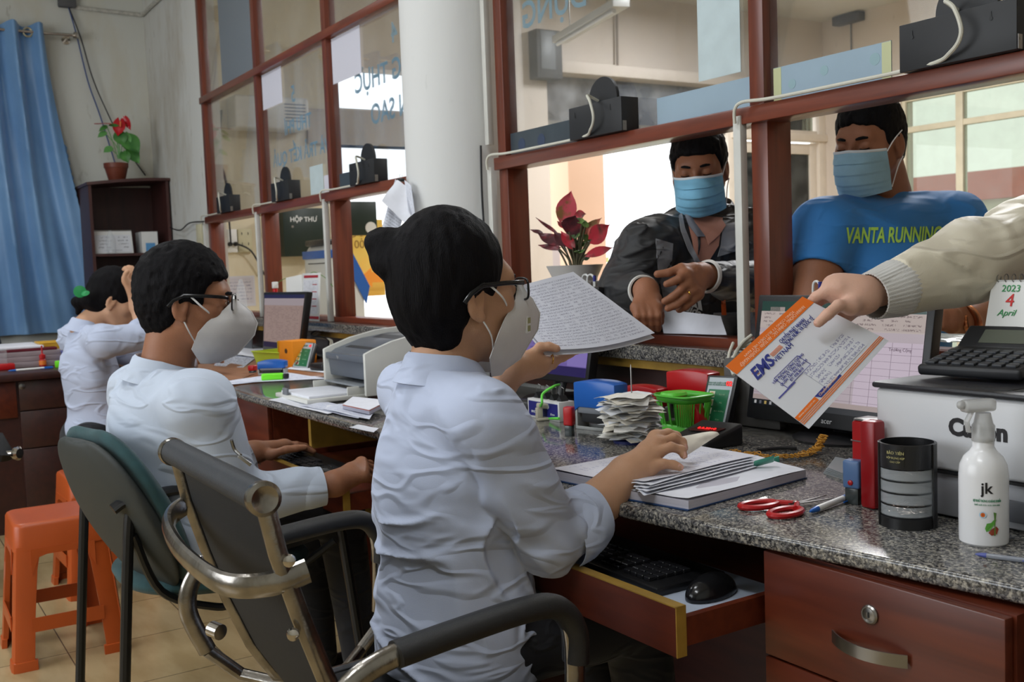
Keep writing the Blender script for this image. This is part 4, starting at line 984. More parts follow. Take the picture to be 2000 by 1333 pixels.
NB = FA.p(0, -.042, -.126)                    # base of the neck
SR, SL = pd(948, 828, 1.66), np.array([-1.738, .865, .945])
ER, WR = pd(1068, 1046, 1.74), pd(1222, 925, 1.84)
EL, WL = np.array([-1.80, .985, .77]), pd(1003, 722, 1.99)
PA = np.array([-1.575, .87, .56])
c4 = lambda x, y, d: pd(1000+.3*x, 650+.3*y, d)
hr = [[c4(840, 790, 1.93), c4(930, 740, 1.95), c4(1000, 715, 1.95), c4(1055, 705, 1.94)],      # thumb (behind)
      [c4(935, 685, 1.91), c4(1015, 655, 1.925), c4(1070, 672, 1.93), c4(1095, 705, 1.93)],
      [c4(940, 730, 1.885), c4(1055, 685, 1.90), c4(1108, 712, 1.905), c4(1122, 750, 1.90)],
      [c4(915, 800, 1.865), c4(1035, 745, 1.87), c4(1105, 765, 1.875), c4(1118, 800, 1.87)],
      [c4(885, 890, 1.845), c4(985, 855, 1.85), c4(1050, 862, 1.852), c4(1092, 878, 1.85)]]
c1 = lambda x, y, d: pd(700+.3*x, 350+.3*y, d)
hl = [[c1(1110, 1170, 2.02), c1(1180, 1095, 2.02), c1(1240, 1090, 2.02), c1(1290, 1105, 2.02)],
      [c1(1215, 1160, 2.06), c1(1290, 1150, 2.08), c1(1360, 1135, 2.09), c1(1425, 1120, 2.10)],
      [c1(1215, 1195, 2.04), c1(1285, 1180, 2.06), c1(1330, 1165, 2.08), c1(1385, 1140, 2.09)],
      [c1(1195, 1225, 2.03), c1(1265, 1210, 2.05), c1(1290, 1180, 2.07), c1(1310, 1155, 2.09)],
      [c1(1170, 1245, 2.02), c1(1225, 1235, 2.05), c1(1250, 1200, 2.07), c1(1260, 1175, 2.08)]]
vb = Vox((-2.05, .60, .50), (-1.15, 1.42, 1.34), .0036)
head(vb, FA, .8, True)
vb.cone(FA.p(0, -.030, -.05), NB, .052, .054, .03)
torso_core(vb, SL, SR, NB, PA)
vb.chain([SR, ER, WR], [.042, .036, .026], .01); vb.chain([SL, EL, WL], [.042, .036, .026], .01)
vb.cone(pd(1180, 985, 1.81), WR, .033, .0265, .02)
hand_from(vb, WR, .028, hr, .0082); hand_from(vb, WL, .028, hl, .0082)
A = root_person(vb, 'person', SKIN_A, 'woman in pale blue shirt with hair bun, glasses and white respirator holding a handwritten page')
nails(hr, [cv(.3, .4, .7)]*5, NAILM, A, .0052, (1, 2, 3, 4))
MB().tube([c1(1262+13*cos(a)*.5, 1172+30*sin(a), 2.03-.010*cos(a)) for a in np.linspace(0, 2*pi, 20, endpoint=False)], .0013, 6, closed=True).build('ring', GOLDR, A)
vh = Vox(oA-.26, oA+.24, .0034)
vh.ell(FA.p(0, -.022, .045), np.array([.090, .101, .108])*sA, FA.ax(), .01)
vh.ell(FA.p(0, -.052, -.008), np.array([.075, .060, .074])*sA, FA.ax(), .03); vh.ell(FA.p(0, -.045, -.062), np.array([.055, .038, .035])*sA, FA.ax(), .02)
for sx in (-1, 1):
 vh.ell(FA.p(sx*.040, .118, .000), np.array([.066, .078, .082])*sA, FA.ax(), .012, 's')
vh.ell(FA.p(0, .125, -.02), np.array([.085, .085, .085])*sA, FA.ax(), .015, 's')
for sx in (-1, 1): vh.ell(FA.p(sx*.085, .015, -.045), np.array([.032, .038, .058])*sA, FA.ax(), .010, 's')
for (x, y, d, r_) in ((765, 482, 1.78, .036), (748, 474, 1.78, .026), (785, 505, 1.77, .040), (742, 472, 1.79, .018), (772, 515, 1.77, .034)):
 vh.ell(pd(x, y, d), (r_*1.15, r_, r_*.85), [cr, nrm(-cf), cu], .014)
vh.ell(pd(752, 508, 1.78), (.026, .026, .026), None, .012); vh.cone(pd(785, 500, 1.77), pd(830, 515, 1.76), .022, .026, .012)
def streak(x, y, z): return -.0022*vnoise(x*70, y*70, z*16)-.0012*vnoise(x*160, y*160, z*30)
vh.disp(streak); hairA = vh.mesh('hair', HAIRM, A)
ti = MB().tube([pd(800+9*cos(a)*1.0, 492+26*sin(a), 1.745-.03*cos(a)) for a in np.linspace(0, 2*pi, 24, endpoint=False)], .006, 8, closed=True).build('hair_tie', mat('black_velvet', rgb(14, 13, 18), .95, bump=.4, bscale=200), A)
glasses(FA, A, BLK, .012); eyes(FA, A); beak_mask(FA, A, valve=True)
def body_shirt(lo, hi, h, parts, m, parent, fold, cuts=(), hollow=(), relax=0, name='shirt', sleeves=(), sfold=None):
 """torso and sleeves are separate smooth solids meeting in a crisp armhole crease"""
 v = Vox(lo, hi, h); arms = set(id(p_) for g_ in sleeves for p_ in g_)
 for p_ in parts: getattr(v, p_[0])(*p_[1:])
 if fold: v.disp(fold)
 for i, g_ in enumerate(sleeves):
  w = Vox(lo, hi, h)
  for p_ in g_: getattr(w, p_[0])(*p_[1:])
  f_ = sfold[i] if isinstance(sfold, (list, tuple)) else sfold
  if f_: w.disp(f_)
  v.D = np.minimum(v.D, w.D)
 for (a, b_, ra, rb) in hollow: v.cone(a, b_, ra, rb, .002, None, 's')
 for (c, n_, e) in cuts: v.half(c, n_, np.array(c)-e, np.array(c)+e, .003)
 return v.mesh(name, m, parent, relax=relax)
TC = np.array([-1.575, .86])
cuffA = pd(1148, 1012, 1.79); cdir = nrm(WR-ER)
sleeveA = folds([(nrm(ER-SR)+nrm([.5, .6, .2])*.55, 2.6, 15, 1.), (nrm(ER-SR)+nrm([-.6, .3, .2])*.8, 2., 20, .7)], .012, (3, 1, 7)); sleeveAL = folds([(EL-SL, 2, 14, .8)], .010)
waistA = folds([((.85, .35, .12), 4.0, 15, 1.0), ((.7, .4, -.35), 3.5, 13, .9)], .013, (11, 5, 2)); _u = folds([((0, .4, 1), 2.2, 11, .5), ((1, .3, -.35), 3.2, 13, .9), (ER-SR, 2.6, 16, .6)], .015, (3, 1, 7))
lowfold = folds([((.8, .5, .25), 3.5, 15, 1.2)], .018, (1, 5, 2))
upA = folds([((.5, .3, 1), 2.5, 10, .8)], .011, (4, 4, 1))
def fA(x, y, z):
 k = np.clip((.90-z)/.10, 0, 1); k = k*k*(3-2*k); return waistA(x, y, z)*k+upA(x, y, z)*(1-k)
X3 = np.eye(3)
body_shirt((-2.02, .62, .42), (-1.22, 1.14, 1.06), .0034, [
 ('ell', (TC[0], TC[1], .82), (.165, .118, .165), X3, .04), ('ell', (TC[0], TC[1]+.035, .86), (.145, .105, .09), X3, .05),
 ('ell', (TC[0]+.00, TC[1]+.0, .64), (.148, .118, .22), X3, .06), ('ell', (TC[0], TC[1]+.0, .50), (.170, .138, .17), X3, .06),
 ('cone', SL+[.03, 0, .005], SR+[-.03, 0, .012], .052, .056, .05), ('cone', NB+[0, -.005, -.045], NB+[0, -.01, .0], .082, .062, .03),
 ('cone', (NB+SR)/2+[0, 0, -.01], SR+[-.01, 0, .008], .052, .055, .03), ('cone', (NB+SL)/2+[0, 0, -.01], SL+[.01, 0, .008], .052, .055, .03),
 ('cone', SR+[.006,0,.004], SR*.8+ER*.2, .060, .050, .03)],
 SHIRT_A, A, fA, sleeves=[[('cone', SR+[.008, 0, .002], SR*.5+ER*.5, .060, .060, .03), ('cone', SR*.5+ER*.5, ER, .060, .056, .03), ('cone', ER, cuffA, .056, .050, .012)],
 [('cone', SL, EL, .055, .050, .03), ('cone', EL, EL*.35+WL*.65, .054, .046, .012)]], sfold=[sleeveA, sleeveAL], cuts=[(NB+np.array([0, .0, .012]), (0, .12, 1), .16), (cuffA, cdir, .075), (EL*.4+WL*.6, WL-EL, .07), ((TC[0], TC[1], .475), (0, -.1, -1), .3)],
 hollow=[(cuffA-cdir*.03, cuffA+cdir*.03, .043, .045)])
ax_c = cdir; u0 = nrm(np.cross(ax_c, cf)); w0 = np.cross(ax_c, u0); g = MB(); P = []
for (t_, r_) in ((.004, .041), (.006, .054), (-.012, .059), (-.034, .061), (-.055, .058), (-.066, .056)):
 P.append([cuffA+ax_c*(t_+.018*sin(a*1.0+.8))+(u0*cos(a)+w0*sin(a))*(r_+.0025*sin(3*a+1)) for a in np.linspace(0, 2*pi, 37)])
g.grid(P, .0018); g.build('cuff', SHIRT_A, A, smooth=60)
FN = Frame(NB+np.array([0, .004, .002]), (0.05, 1, -.12), (0, -.10, 1), 1.0)
collar(FN, (0, 0, -.008), .060, SHIRT_A, A, .042, front=.30, flare=.02)
legs(A, (-1.64, .87, .53), (-1.51, .87, .53), (-1.66, 1.20, .52), (-1.47, 1.18, .52), (-1.66, 1.28, .08), (-1.47, 1.24, .08)); shoes(A, ((-1.66, 1.28, .04), (-1.47, 1.24, .04)), (0, 1), SHOEM)
def yawf(deg, pitch=0, roll=0):
 """head axes facing deg from +Y towards +X, pitched down by pitch; returns (forward, up)"""
 a = radians(deg); p_ = radians(pitch); f_ = np.array([sin(a)*cos(p_), cos(a)*cos(p_), -sin(p_)]); r_ = np.array([cos(a), -sin(a), 0]); u_ = np.cross(r_, f_)
 q = radians(roll); return f_, u_*cos(q)+r_*sin(q)
def short_hair(o, F, name, parent, back=1., top=1., cut_front=(.128, -.010), temple=.0):
 s = F.s; v = Vox(o-.22, o+.22, .0036)
 v.ell(F.p(0, -.016, .042), np.array([.083*back, .103*back, .100*top])*s, F.ax(), .01); v.ell(F.p(0, -.050, .0), np.array([.074, .066, .078])*s, F.ax(), .02)
 v.ell(F.p(0, -.052, -.045), np.array([.056, .042, .042])*s, F.ax(), .02)
 v.ell(F.p(0, cut_front[0], cut_front[1]), np.array([.090, .092, .088])*s, F.ax(), .010, 's')
 for q in (-1, 1):
  v.ell(F.p(q*.060, .100, .012+temple), np.array([.060, .062, .060])*s, F.ax(), .008, 's'); v.ell(F.p(q*.085, .012, -.055), np.array([.034, .040, .066])*s, F.ax(), .008, 's')
 v.disp(lambda x, y, z: -.0030*vnoise(x*90, y*90, z*60)-.0016*vnoise(x*190, y*190, z*120)); return v.mesh(name, HAIRM, parent)
fB, uB = yawf(20, 5)
FB = Frame((0, 0, 0), fB, uB, 1.06); FB.o = pd(352, 600, 2.46)-(FB.p(.078, -.010, -.004)-FB.o)
NBb = FB.p(0, -.045, -.165)
SRb, SLb = pd(392, 800, 2.38), pd(300, 770, 2.80)
ERb, WRb = pd(455, 985, 2.42), pd(655, 945, 2.52)
SLb = NBb+(NBb-SRb)*[.95, .95, 0]+[0, 0, SRb[2]-NBb[2]]
WLb = pd(496, 884, 2.86); ELb = np.array([WLb[0]-.06, WLb[1]-.24, .70])
fl = lambda x, y, d: pd(330+.415*x, 780+.415*y, d)
hlB = [[fl(480, 262, 2.86), fl(550, 238, 2.85), fl(600, 232, 2.86), fl(638, 228, 2.87)],
       [fl(545, 215, 2.95), fl(600, 222, 2.99), fl(645, 232, 3.02), fl(680, 248, 3.03)], [fl(550, 222, 2.97), fl(600, 215, 3.02), fl(640, 222, 3.06), fl(668, 238, 3.08)],
       [fl(545, 228, 2.99), fl(585, 215, 3.04), fl(620, 225, 3.08), fl(640, 236, 3.10)], [fl(535, 232, 3.0), fl(570, 222, 3.05), fl(595, 232, 3.08), fl(612, 242, 3.1)]]
hrB = [[fl(860, 330, 2.56), fl(890, 322, 2.60), fl(915, 330, 2.64), fl(935, 345, 2.66)],
       [fl(905, 300, 2.62), fl(945, 305, 2.67), fl(975, 325, 2.70), fl(990, 345, 2.71)], [fl(912, 320, 2.60), fl(955, 325, 2.64), fl(985, 345, 2.67), fl(995, 370, 2.68)],
       [fl(915, 340, 2.58), fl(955, 350, 2.61), fl(980, 370, 2.64), fl(990, 390, 2.65)], [fl(910, 362, 2.56), fl(945, 375, 2.58), fl(965, 388, 2.61), fl(975, 400, 2.62)]]
def bbox(*pts, m=.14): a = np.array(pts, float); return a.min(0)-m, a.max(0)+m
PB = np.array([NBb[0]-.02, NBb[1]+.06, .62])
lo, hi = bbox(FB.o, SRb, SLb, ERb, ELb, WRb, WLb, PB, hlB[1][3], hrB[1][3]); hi[2] = max(hi[2], FB.o[2]+.18)
vb = Vox(lo, hi, .0045); head(vb, FB, 1.); vb.cone(FB.p(0, -.030, -.05), NBb, .060, .064, .03); torso_core(vb, SLb, SRb, NBb, PB)
vb.chain([SRb, ERb, WRb], [.045, .040, .030], .01); vb.chain([SLb, ELb, WLb], [.045, .040, .030], .01)
hand_from(vb, WRb, .033, hrB, .0095); hand_from(vb, WLb, .033, hlB, .0095)
B = root_person(vb, 'person', SKIN_B, 'seated man in white-blue shirt with glasses and white respirator, typing at a keyboard')
nails(hlB, [cv(.0, .9, .4)]*5, NAILM, B, .006, (0,))
short_hair(FB.o, FB, 'hair', B, 1.06, 1.07); glasses(FB, B, BLK, .014); eyes(FB, B); beak_mask(FB, B)
tf = Frame((0, 0, 0), (NBb-SRb)[:2].tolist()+[0], (0, 0, 1)); tx = nrm([(SRb-SLb)[0], (SRb-SLb)[1], 0]); tyv = np.cross([0, 0, 1], tx)   # tx = his right, tyv = his front
BX = [tx, tyv, np.array([0, 0, 1.])]
def TB(a, b_, z): p_ = (SRb+SLb)/2; return np.array([p_[0], p_[1], 0])+tx*a+tyv*b_+[0, 0, z]
foldB = folds([((0, .3, 1), 2.4, 8, .9), ((.7, .7, -.4), 3, 10, .8), (ERb-SRb, 2.4, 12, .6)], .014, (7, 2, 4))
lo, hi = bbox(SRb, SLb, ERb, ELb, WRb, WLb, TB(0, 0, .45), NBb, m=.20)
cB = WRb-nrm(WRb-ERb)*.035; cBl = WLb-nrm(WLb-ELb)*.035
body_shirt(lo, hi, .0045, [
 ('ell', TB(0, .0, .80), (.200, .140, .17), BX, .05), ('ell', TB(0, .05, .66), (.190, .150, .17), BX, .06), ('ell', TB(0, .07, .54), (.19, .150, .12), BX, .06),
 ('cone', SLb+[0, 0, .0], SRb, .078, .078, .05), ('cone', NBb-[0, 0, .05], NBb+[0, 0, -.005], .095, .070, .03),
 ('cone', (NBb+SRb)/2+[0, 0, -.01], SRb, .066, .07, .03), ('cone', (NBb+SLb)/2+[0, 0, -.01], SLb, .066, .07, .03),
 ('cone', SRb, SRb*.8+ERb*.2, .074, .06, .03)],
 SHIRT_B, B, foldB, sleeves=[[('cone', SRb, ERb, .076, .068, .03), ('cone', ERb, cB, .066, .045, .03)], [('cone', SLb, ELb, .072, .064, .03), ('cone', ELb, cBl, .06, .044, .02)]], sfold=[folds([(nrm(ERb-SRb)+nrm([.4, .5, .3])*.5, 2.2, 10, 1.)], .014, (3, 3, 3)), None], cuts=[(NBb+np.array([0, .0, .018]), (0, .12, 1), .16), (cB, WRb-ERb, .06), (cBl, WLb-ELb, .06), (TB(0, 0, .47), (0, 0, -1), .3)],
 hollow=[(cB-nrm(WRb-ERb)*.03, cB+nrm(WRb-ERb)*.03, .038, .038), (cBl-nrm(WLb-ELb)*.03, cBl+nrm(WLb-ELb)*.03, .038, .038)])
def cuff(c, d, r, L, m, parent):
 d = nrm(d); u_ = nrm(np.cross(d, cf)); w_ = np.cross(u_, d); g = MB()
 g.grid([[c+d*t_+(u_*cos(a)+w_*sin(a))*rr_ for a in np.linspace(0, 2*pi, 33)] for t_, rr_ in ((.002, r-.003), (.003, r), (-L*.5, r+.002), (-L, r+.001), (-L-.003, r-.004))], .0016)
 return g.build('cuff', m, parent, smooth=60)
cuff(cB, WRb-ERb, .046, .062, SHIRT_B, B); cuff(cBl, WLb-ELb, .045, .06, SHIRT_B, B)
collar(Frame(NBb+np.array([0, 0, .004]), (sin(.35), cos(.35), -.20), (0, -.15, 1)), (0, -.004, -.012), .070, SHIRT_B, B, .048, front=.28, flare=.03)
legs(B, TB(-.08, .10, .54), TB(.08, .10, .54), TB(-.12, .40, .56), TB(.10, .40, .56), TB(-.12, .44, .08), TB(.12, .44, .08)); shoes(B, (TB(-.12, .44, .04), TB(.12, .44, .04)), tyv, SHOEM)
cable('badge_strap', [pd(452, 860, 2.30), pd(458, 878, 2.31), pd(470, 890, 2.30)], .004, STEEL, None, parent=B)
MB().obox(pd(478, 900, 2.29), cv(.8, -.6, 0), cv(.6, .8, 0), cv(0, 0, 1), .035, .008, .003).build('badge_clip', STEEL, B, bevel=.001)
fC, uC = yawf(14, 26)
FC = Frame((0, 0, 0), fC, uC, 1.0); FC.o = pd(217, 590, 4.15)-(FC.p(.078, -.010, -.004)-FC.o)
NC = FC.p(0, -.055, -.135); SRc = pd(205, 668, 4.02); SLc = NC+(NC-SRc)*[.95, .95, 0]+[0, 0, SRc[2]-NC[2]]
ERc = pd(285, 655, 4.10); WRc = pd(268, 600, 4.12); WLc = pd(395, 697, 4.35); ELc = pd(330, 715, 4.3)
fc_ = lambda x, y, d: pd(80+.1876*x, 430+.1876*y, d)
hC = [[fc_(880, 640, 4.09), fc_(868, 600, 4.08), fc_(880, 560, 4.08), fc_(905, 535, 4.08)], [fc_(925, 560, 4.12), fc_(905, 520, 4.12), fc_(880, 500, 4.12), fc_(860, 515, 4.12)],
      [fc_(945, 560, 4.13), fc_(935, 510, 4.13), fc_(915, 490, 4.14), fc_(890, 495, 4.14)], [fc_(960, 570, 4.14), fc_(955, 520, 4.15), fc_(945, 495, 4.16), fc_(925, 490, 4.16)], [fc_(970, 590, 4.15), fc_(970, 545, 4.16), fc_(965, 520, 4.17), fc_(955, 505, 4.17)]]
hCl = [[pd(405, 695, 4.33), pd(412, 692, 4.32), pd(418, 692, 4.32), pd(425, 694, 4.32)]]+[[pd(415, 699+2*k, 4.34+.02*k), pd(424, 698+2*k, 4.35+.02*k), pd(430, 699+2*k, 4.36+.02*k), pd(435, 701+2*k, 4.36+.02*k)] for k in range(4)]
lo, hi = bbox(FC.o, SRc, SLc, ERc, ELc, WRc, WLc, (NC[0], NC[1], .55), m=.15)
vb = Vox(lo, hi, .0055); head(vb, FC, .8); vb.cone(FC.p(0, -.030, -.05), NC, .050, .052, .03); torso_core(vb, SLc, SRc, NC, (NC[0]+.02, NC[1]+.05, .62))
vb.chain([SRc, ERc, WRc], [.040, .036, .027], .01); vb.chain([SLc, ELc, WLc], [.04, .035, .026], .01); hand_from(vb, WRc, .030, hC, .0085); hand_from(vb, WLc, .028, hCl, .0085)
Cw = root_person(vb, 'person', SKIN_A, 'woman at the far end with a green hair clip, right hand raised to her forehead'); eyes(FC, Cw, down=True)
v = Vox(FC.o-.24, FC.o+.22, .0045); v.ell(FC.p(0, -.020, .042), (.086, .105, .100), FC.ax(), .01); v.ell(FC.p(0, -.055, -.01), (.074, .066, .074), FC.ax(), .02); v.ell(FC.p(0, .125, -.01), (.09, .09, .088), FC.ax(), .01, 's')
for q in (-1, 1): v.ell(FC.p(q*.085, .014, -.05), (.032, .036, .062), FC.ax(), .008, 's')
v.cone(pd(178, 585, 4.15), pd(150, 590, 4.2), .030, .022, .02).cone(pd(158, 590, 4.2), pd(152, 612, 4.2), .02, .010, .015)
v.disp(lambda x, y, z: -.0022*vnoise(x*70, y*70, z*30)); v.mesh('hair', HAIRM, Cw)
CLIPG = mat('green_clip', rgb(40, 140, 80), .3)
MB().lathe([(.001, 0), (.022, .002), (.024, .006), (.001, .009)], pd(156, 570, 4.10), 20, ax=-cf+cr*.4).build('hair_clip', CLIPG, Cw)
MB().lathe([(.001, 0), (.016, .002), (.001, .007)], pd(167, 574, 4.09), 20, ax=-cf+cu).build('hair_clip', CLIPG, Cw)
tx = nrm([(SRc-SLc)[0], (SRc-SLc)[1], 0]); tyv = np.cross([0, 0, 1], tx); CX = [tx, tyv, np.array([0, 0, 1.])]
def TCc(a, b_, z): p_ = (SRc+SLc)/2; return np.array([p_[0], p_[1], 0])+tx*a+tyv*b_+[0, 0, z]
lo, hi = bbox(SRc, SLc, ERc, ELc, WRc, WLc, TCc(0, 0, .45), NC, m=.20); cC = ERc*.45+WRc*.55; cCl = ELc*.2+WLc*.8
body_shirt(lo, hi, .0055, [
 ('ell', TCc(0, -.005, .80), (.155, .108, .17), CX, .04), ('ell', TCc(0, .02, .66), (.140, .108, .16), CX, .05), ('ell', TCc(0, .015, .56), (.155, .128, .11), CX, .05),
 ('cone', SLc, SRc, .060, .060, .05), ('cone', NC-[0, 0, .05], NC, .080, .060, .03), ('cone', (NC+SRc)/2, SRc, .05, .058, .03), ('cone', (NC+SLc)/2, SLc, .05, .058, .03),
 ('cone', SRc, SRc*.8+ERc*.2, .058, .05, .03)],
 SHIRT_A, Cw, folds([((1, .3, -.2), 3.6, 15, 1.), ((0, .3, 1), 2, 12, .4)], .013, (2, 8, 1)), sleeves=[[('cone', SRc, ERc, .062, .052, .03), ('cone', ERc, cC, .050, .044, .02)], [('cone', SLc, ELc, .058, .050, .03), ('cone', ELc, cCl, .048, .040, .02)]], sfold=[folds([((0, .2, 1), 2, 16, 1.)], .012), None],
 cuts=[(NC+np.array([0, 0, .010]), (0, .12, 1), .16), (cC, WRc-ERc, .07), (cCl, WLc-ELc, .05), (TCc(0, 0, .52), (.0, 0, -1), .3)])
collar(Frame(NC+np.array([0, 0, .0]), (.2, 1, -.25), (0, -.2, 1)), (0, 0, -.012), .060, SHIRT_A, Cw, .040, front=.3, flare=.02)
legs(Cw, TCc(-.08, -.02, .535), TCc(.08, -.02, .535), TCc(-.12, .40, .54), TCc(.10, .40, .54), TCc(-.12, .46, .08), TCc(.1, .46, .08), r=(.08, .06, .045)); shoes(Cw, (TCc(-.12, .46, .04), TCc(.1, .46, .04)), tyv, SHOEM)
def camdir(deg):   # horizontal direction: 0 = straight at the camera, + = towards image left
 a = radians(deg); c_ = nrm([-cf[0], -cf[1], 0]); l_ = nrm([-cr0[0], -cr0[1], 0]); return cos(a)*c_+sin(a)*l_
def facing(deg, pitch, roll=0):
 d = camdir(deg); p_ = radians(pitch); f_ = d*cos(p_)-np.array([0, 0, 1])*sin(p_); r_ = nrm(np.cross(d, [0, 0, 1])); u_ = np.cross(r_, f_); q = radians(roll); return f_, u_*cos(q)+r_*sin(q)
fD, uD = facing(17, 16, 2)
FD = Frame(pd(1366, 332, 3.10), fD, uD, 1.0)
JBLK = fabric('black_nylon', rgb(24, 24, 27), None, .12, 500, .5); JGRY = fabric('grey_nylon', rgb(132, 133, 138), None, .12, 500, .55); ORG = mat('orange_zip', rgb(225, 100, 40), .5)
NDp = FD.p(0, -.05, -.145); SRd, SLd = pd(1262, 482, 3.06), pd(1500, 462, 3.22)
ERd, WRd = pd(1222, 565, 2.96), pd(1262, 560, 2.80); ELd, WLd = pd(1500, 560, 3.02), pd(1380, 540, 2.80)
c6 = lambda x, y, d: pd(1180+.1576*x, 450+.1576*y, d)
WRd = c6(520, 740, 2.82); WLd = c6(1200, 560, 2.80)
hrD = [[c6(640, 860, 2.80), c6(690, 960, 2.79), c6(700, 1060, 2.80), c6(700, 1140, 2.81)]]+[[c6(x0, 960, 2.765), c6(x1, 1060, 2.745), c6(x2, 1150, 2.76), c6(x3, 1225, 2.785)] for x0, x1, x2, x3 in ((650, 665, 668, 670), (570, 580, 590, 595), (480, 492, 505, 512), (398, 412, 432, 448))]
hlD = [[c6(1120, 480, 2.77), c6(960, 462, 2.75), c6(800, 528, 2.74), c6(660, 545, 2.74)],
       [c6(1010, 540, 2.74), c6(930, 600, 2.72), c6(850, 640, 2.72), c6(775, 668, 2.72)], [c6(1040, 640, 2.74), c6(945, 745, 2.72), c6(845, 830, 2.72), c6(750, 882, 2.72)],
       [c6(1095, 730, 2.745), c6(1020, 830, 2.725), c6(910, 915, 2.725), c6(790, 970, 2.725)], [c6(1160, 790, 2.755), c6(1095, 870, 2.74), c6(1010, 945, 2.74), c6(930, 985, 2.75)]]
ERd = pd(1224, 578, 3.03)
PD_ = np.array([NDp[0]-.05, NDp[1]+.22, .80])
lo, hi = bbox(FD.o, SRd, SLd, ERd, ELd, WRd, WLd, PD_, hrD[2][3], hlD[0][3], m=.13); hi[2] = max(hi[2], FD.o[2]+.16)
vb = Vox(lo, hi, .0042); head(vb, FD, 1.1); vb.cone(FD.p(0, -.030, -.05), NDp, .062, .066, .03); torso_core(vb, SLd, SRd, NDp, PD_)
vb.chain([SRd, ERd, WRd], [.045, .04, .031], .01); vb.chain([SLd, ELd, WLd], [.045, .04, .033], .01); hand_from(vb, WRd, .036, hrD, .0100); hand_from(vb, WLd, .036, hlD, .0105)
Dm = root_person(vb, 'person', SKIN_D, 'man in black and grey jacket and blue mask, hands on the counter sill')
nails(hlD, [cv(.1, .6, .8)]*5, NAILM, Dm, .0065, (0, 1, 2, 3))
MB().tube([c6(1042+26*cos(a)*.8, 800+38*sin(a)*1.0, 2.728-.012*cos(a+.6)) for a in np.linspace(0, 2*pi, 20, endpoint=False)], .0018, 6, closed=True).build('ring', GOLDR, Dm)
short_hair(FD.o, FD, 'hair', Dm, 1.03, 1.03, (.125, -.020)); eyes(FD, Dm, down=True); surgical_mask(FD, Dm)
txd = nrm([(SRd-SLd)[0], (SRd-SLd)[1], 0]); tyd = np.cross([0, 0, 1], txd); DX = [txd, tyd, np.array([0, 0, 1.])]
def TD(a, b_, z): p_ = (SRd+SLd)/2; return np.array([p_[0], p_[1], 0])+txd*a+tyd*b_+[0, 0, z]
cD = WRd-nrm(WRd-ERd)*.028; cDl = WLd-nrm(WLd-ELd)*.030
lo, hi = bbox(SRd, SLd, ERd, ELd, WRd, WLd, TD(0, 0, .72), NDp, m=.18)
shD = [('ell', TD(0, -.04, 1.12), (.205, .125, .18), DX, .05), ('ell', TD(0, -.12, 1.0), (.20, .135, .20), DX, .06), ('ell', TD(0, -.27, .84), (.18, .13, .14), DX, .06),
 ('cone', SLd, SRd, .075, .075, .05), ('cone', NDp-[0, 0, .07], NDp-[0,0,.02], .085, .072, .03), ('cone', NDp*.6+SRd*.4, SRd, .055, .068, .03), ('cone', NDp*.6+SLd*.4, SLd, .055, .068, .03),
 ('cone', SRd, ERd, .080, .074, .03), ('cone', ERd, cD, .070, .042, .03), ('cone', SLd, ELd, .080, .074, .03), ('cone', ELd, cDl, .070, .044, .02)]
body_shirt(lo, hi, .0055, shD, JBLK, Dm, folds([((0, .3, 1), 2, 9, .9), ((1, .5, .2), 3, 12, .8)], .014, (1, 4, 9)), cuts=[(NDp+np.array([0, 0, .015])+fD*.0, (-.35*fD[0], -.35*fD[1], 1), .17), (cD, WRd-ERd, .06), (cDl, WLd-ELd, .06), (TD(0, 0, .74), (0, 0, -1), .35)],
 hollow=[(cD-nrm(WRd-ERd)*.03, cD+nrm(WRd-ERd)*.03, .036, .036), (cDl-nrm(WLd-ELd)*.03, cDl+nrm(WLd-ELd)*.03, .036, .036), (TD(.0, .13, 1.27), TD(.0, .10, 1.17), .06, .02)], name='jacket')
WCUF = mat('white_cuff', rgb(205, 203, 198), .8)
cuff(cD+nrm(WRd-ERd)*.004, WRd-ERd, .041, .008, WCUF, Dm); cuff(cDl+nrm(WLd-ELd)*.004, WLd-ELd, .043, .008, WCUF, Dm)
from mathutils.bvhtree import BVHTree
def bvh_of(o): me = o.data; return BVHTree.FromPolygons([v.co for v in me.vertices], [tuple(p.vertices) for p in me.polygons])
def on_surface(tree, px_, py_, off=.004, dflt=3.0):
 """where the sight line of a photo pixel meets the garment, lifted off it a little"""
 v = nrm(ray(px_, py_)); h_ = tree.ray_cast(V(CAM), V(v))
 if h_[0] is None: return CAM+ray(px_, py_)*dflt
 return np.array(h_[0])-v*off
JT = bvh_of([o for o in Dm.children if o.name.startswith('jacket')][0])
def chest(px_, py_, off=.004): return on_surface(JT, px_, py_, off, 3.02)
def patch(name, rows, m, parent, off=.004, th=.002):
 rows = [[(r0[k][0]*(1-f)+r1[k][0]*f, r0[k][1]*(1-f)+r1[k][1]*f) for k in range(len(r0))] for r0, r1 in zip(rows[:-1], rows[1:]) for f in (0, .25, .5, .75)]+[rows[-1]]
 g = MB(); g.grid([[chest(x, y, off) for x, y in r_] for r_ in rows], th); return g.build(name, m, parent, smooth=60)
def quadrows(l_, r_, n_=6):
 """left and right outlines (same count) -> rows"""
 return [[(a[0]+(b_[0]-a[0])*k/n_, a[1]+(b_[1]-a[1])*k/n_) for k in range(n_+1)] for a, b_ in zip(l_, r_)]
patch('grey_panel', quadrows([(1281, 466), (1283, 500), (1287, 540), (1296, 585), (1300, 660)], [(1315, 476), (1312, 520), (1318, 545), (1330, 590), (1345, 660)]), JGRY, Dm, .004)
patch('grey_panel', quadrows([(1412, 440), (1408, 480), (1402, 502)], [(1450, 430), (1452, 470), (1454, 486)]), JGRY, Dm, .004)
patch('grey_panel', quadrows([(1394, 612), (1390, 700)], [(1475, 610), (1478, 700)]), JGRY, Dm, .004)
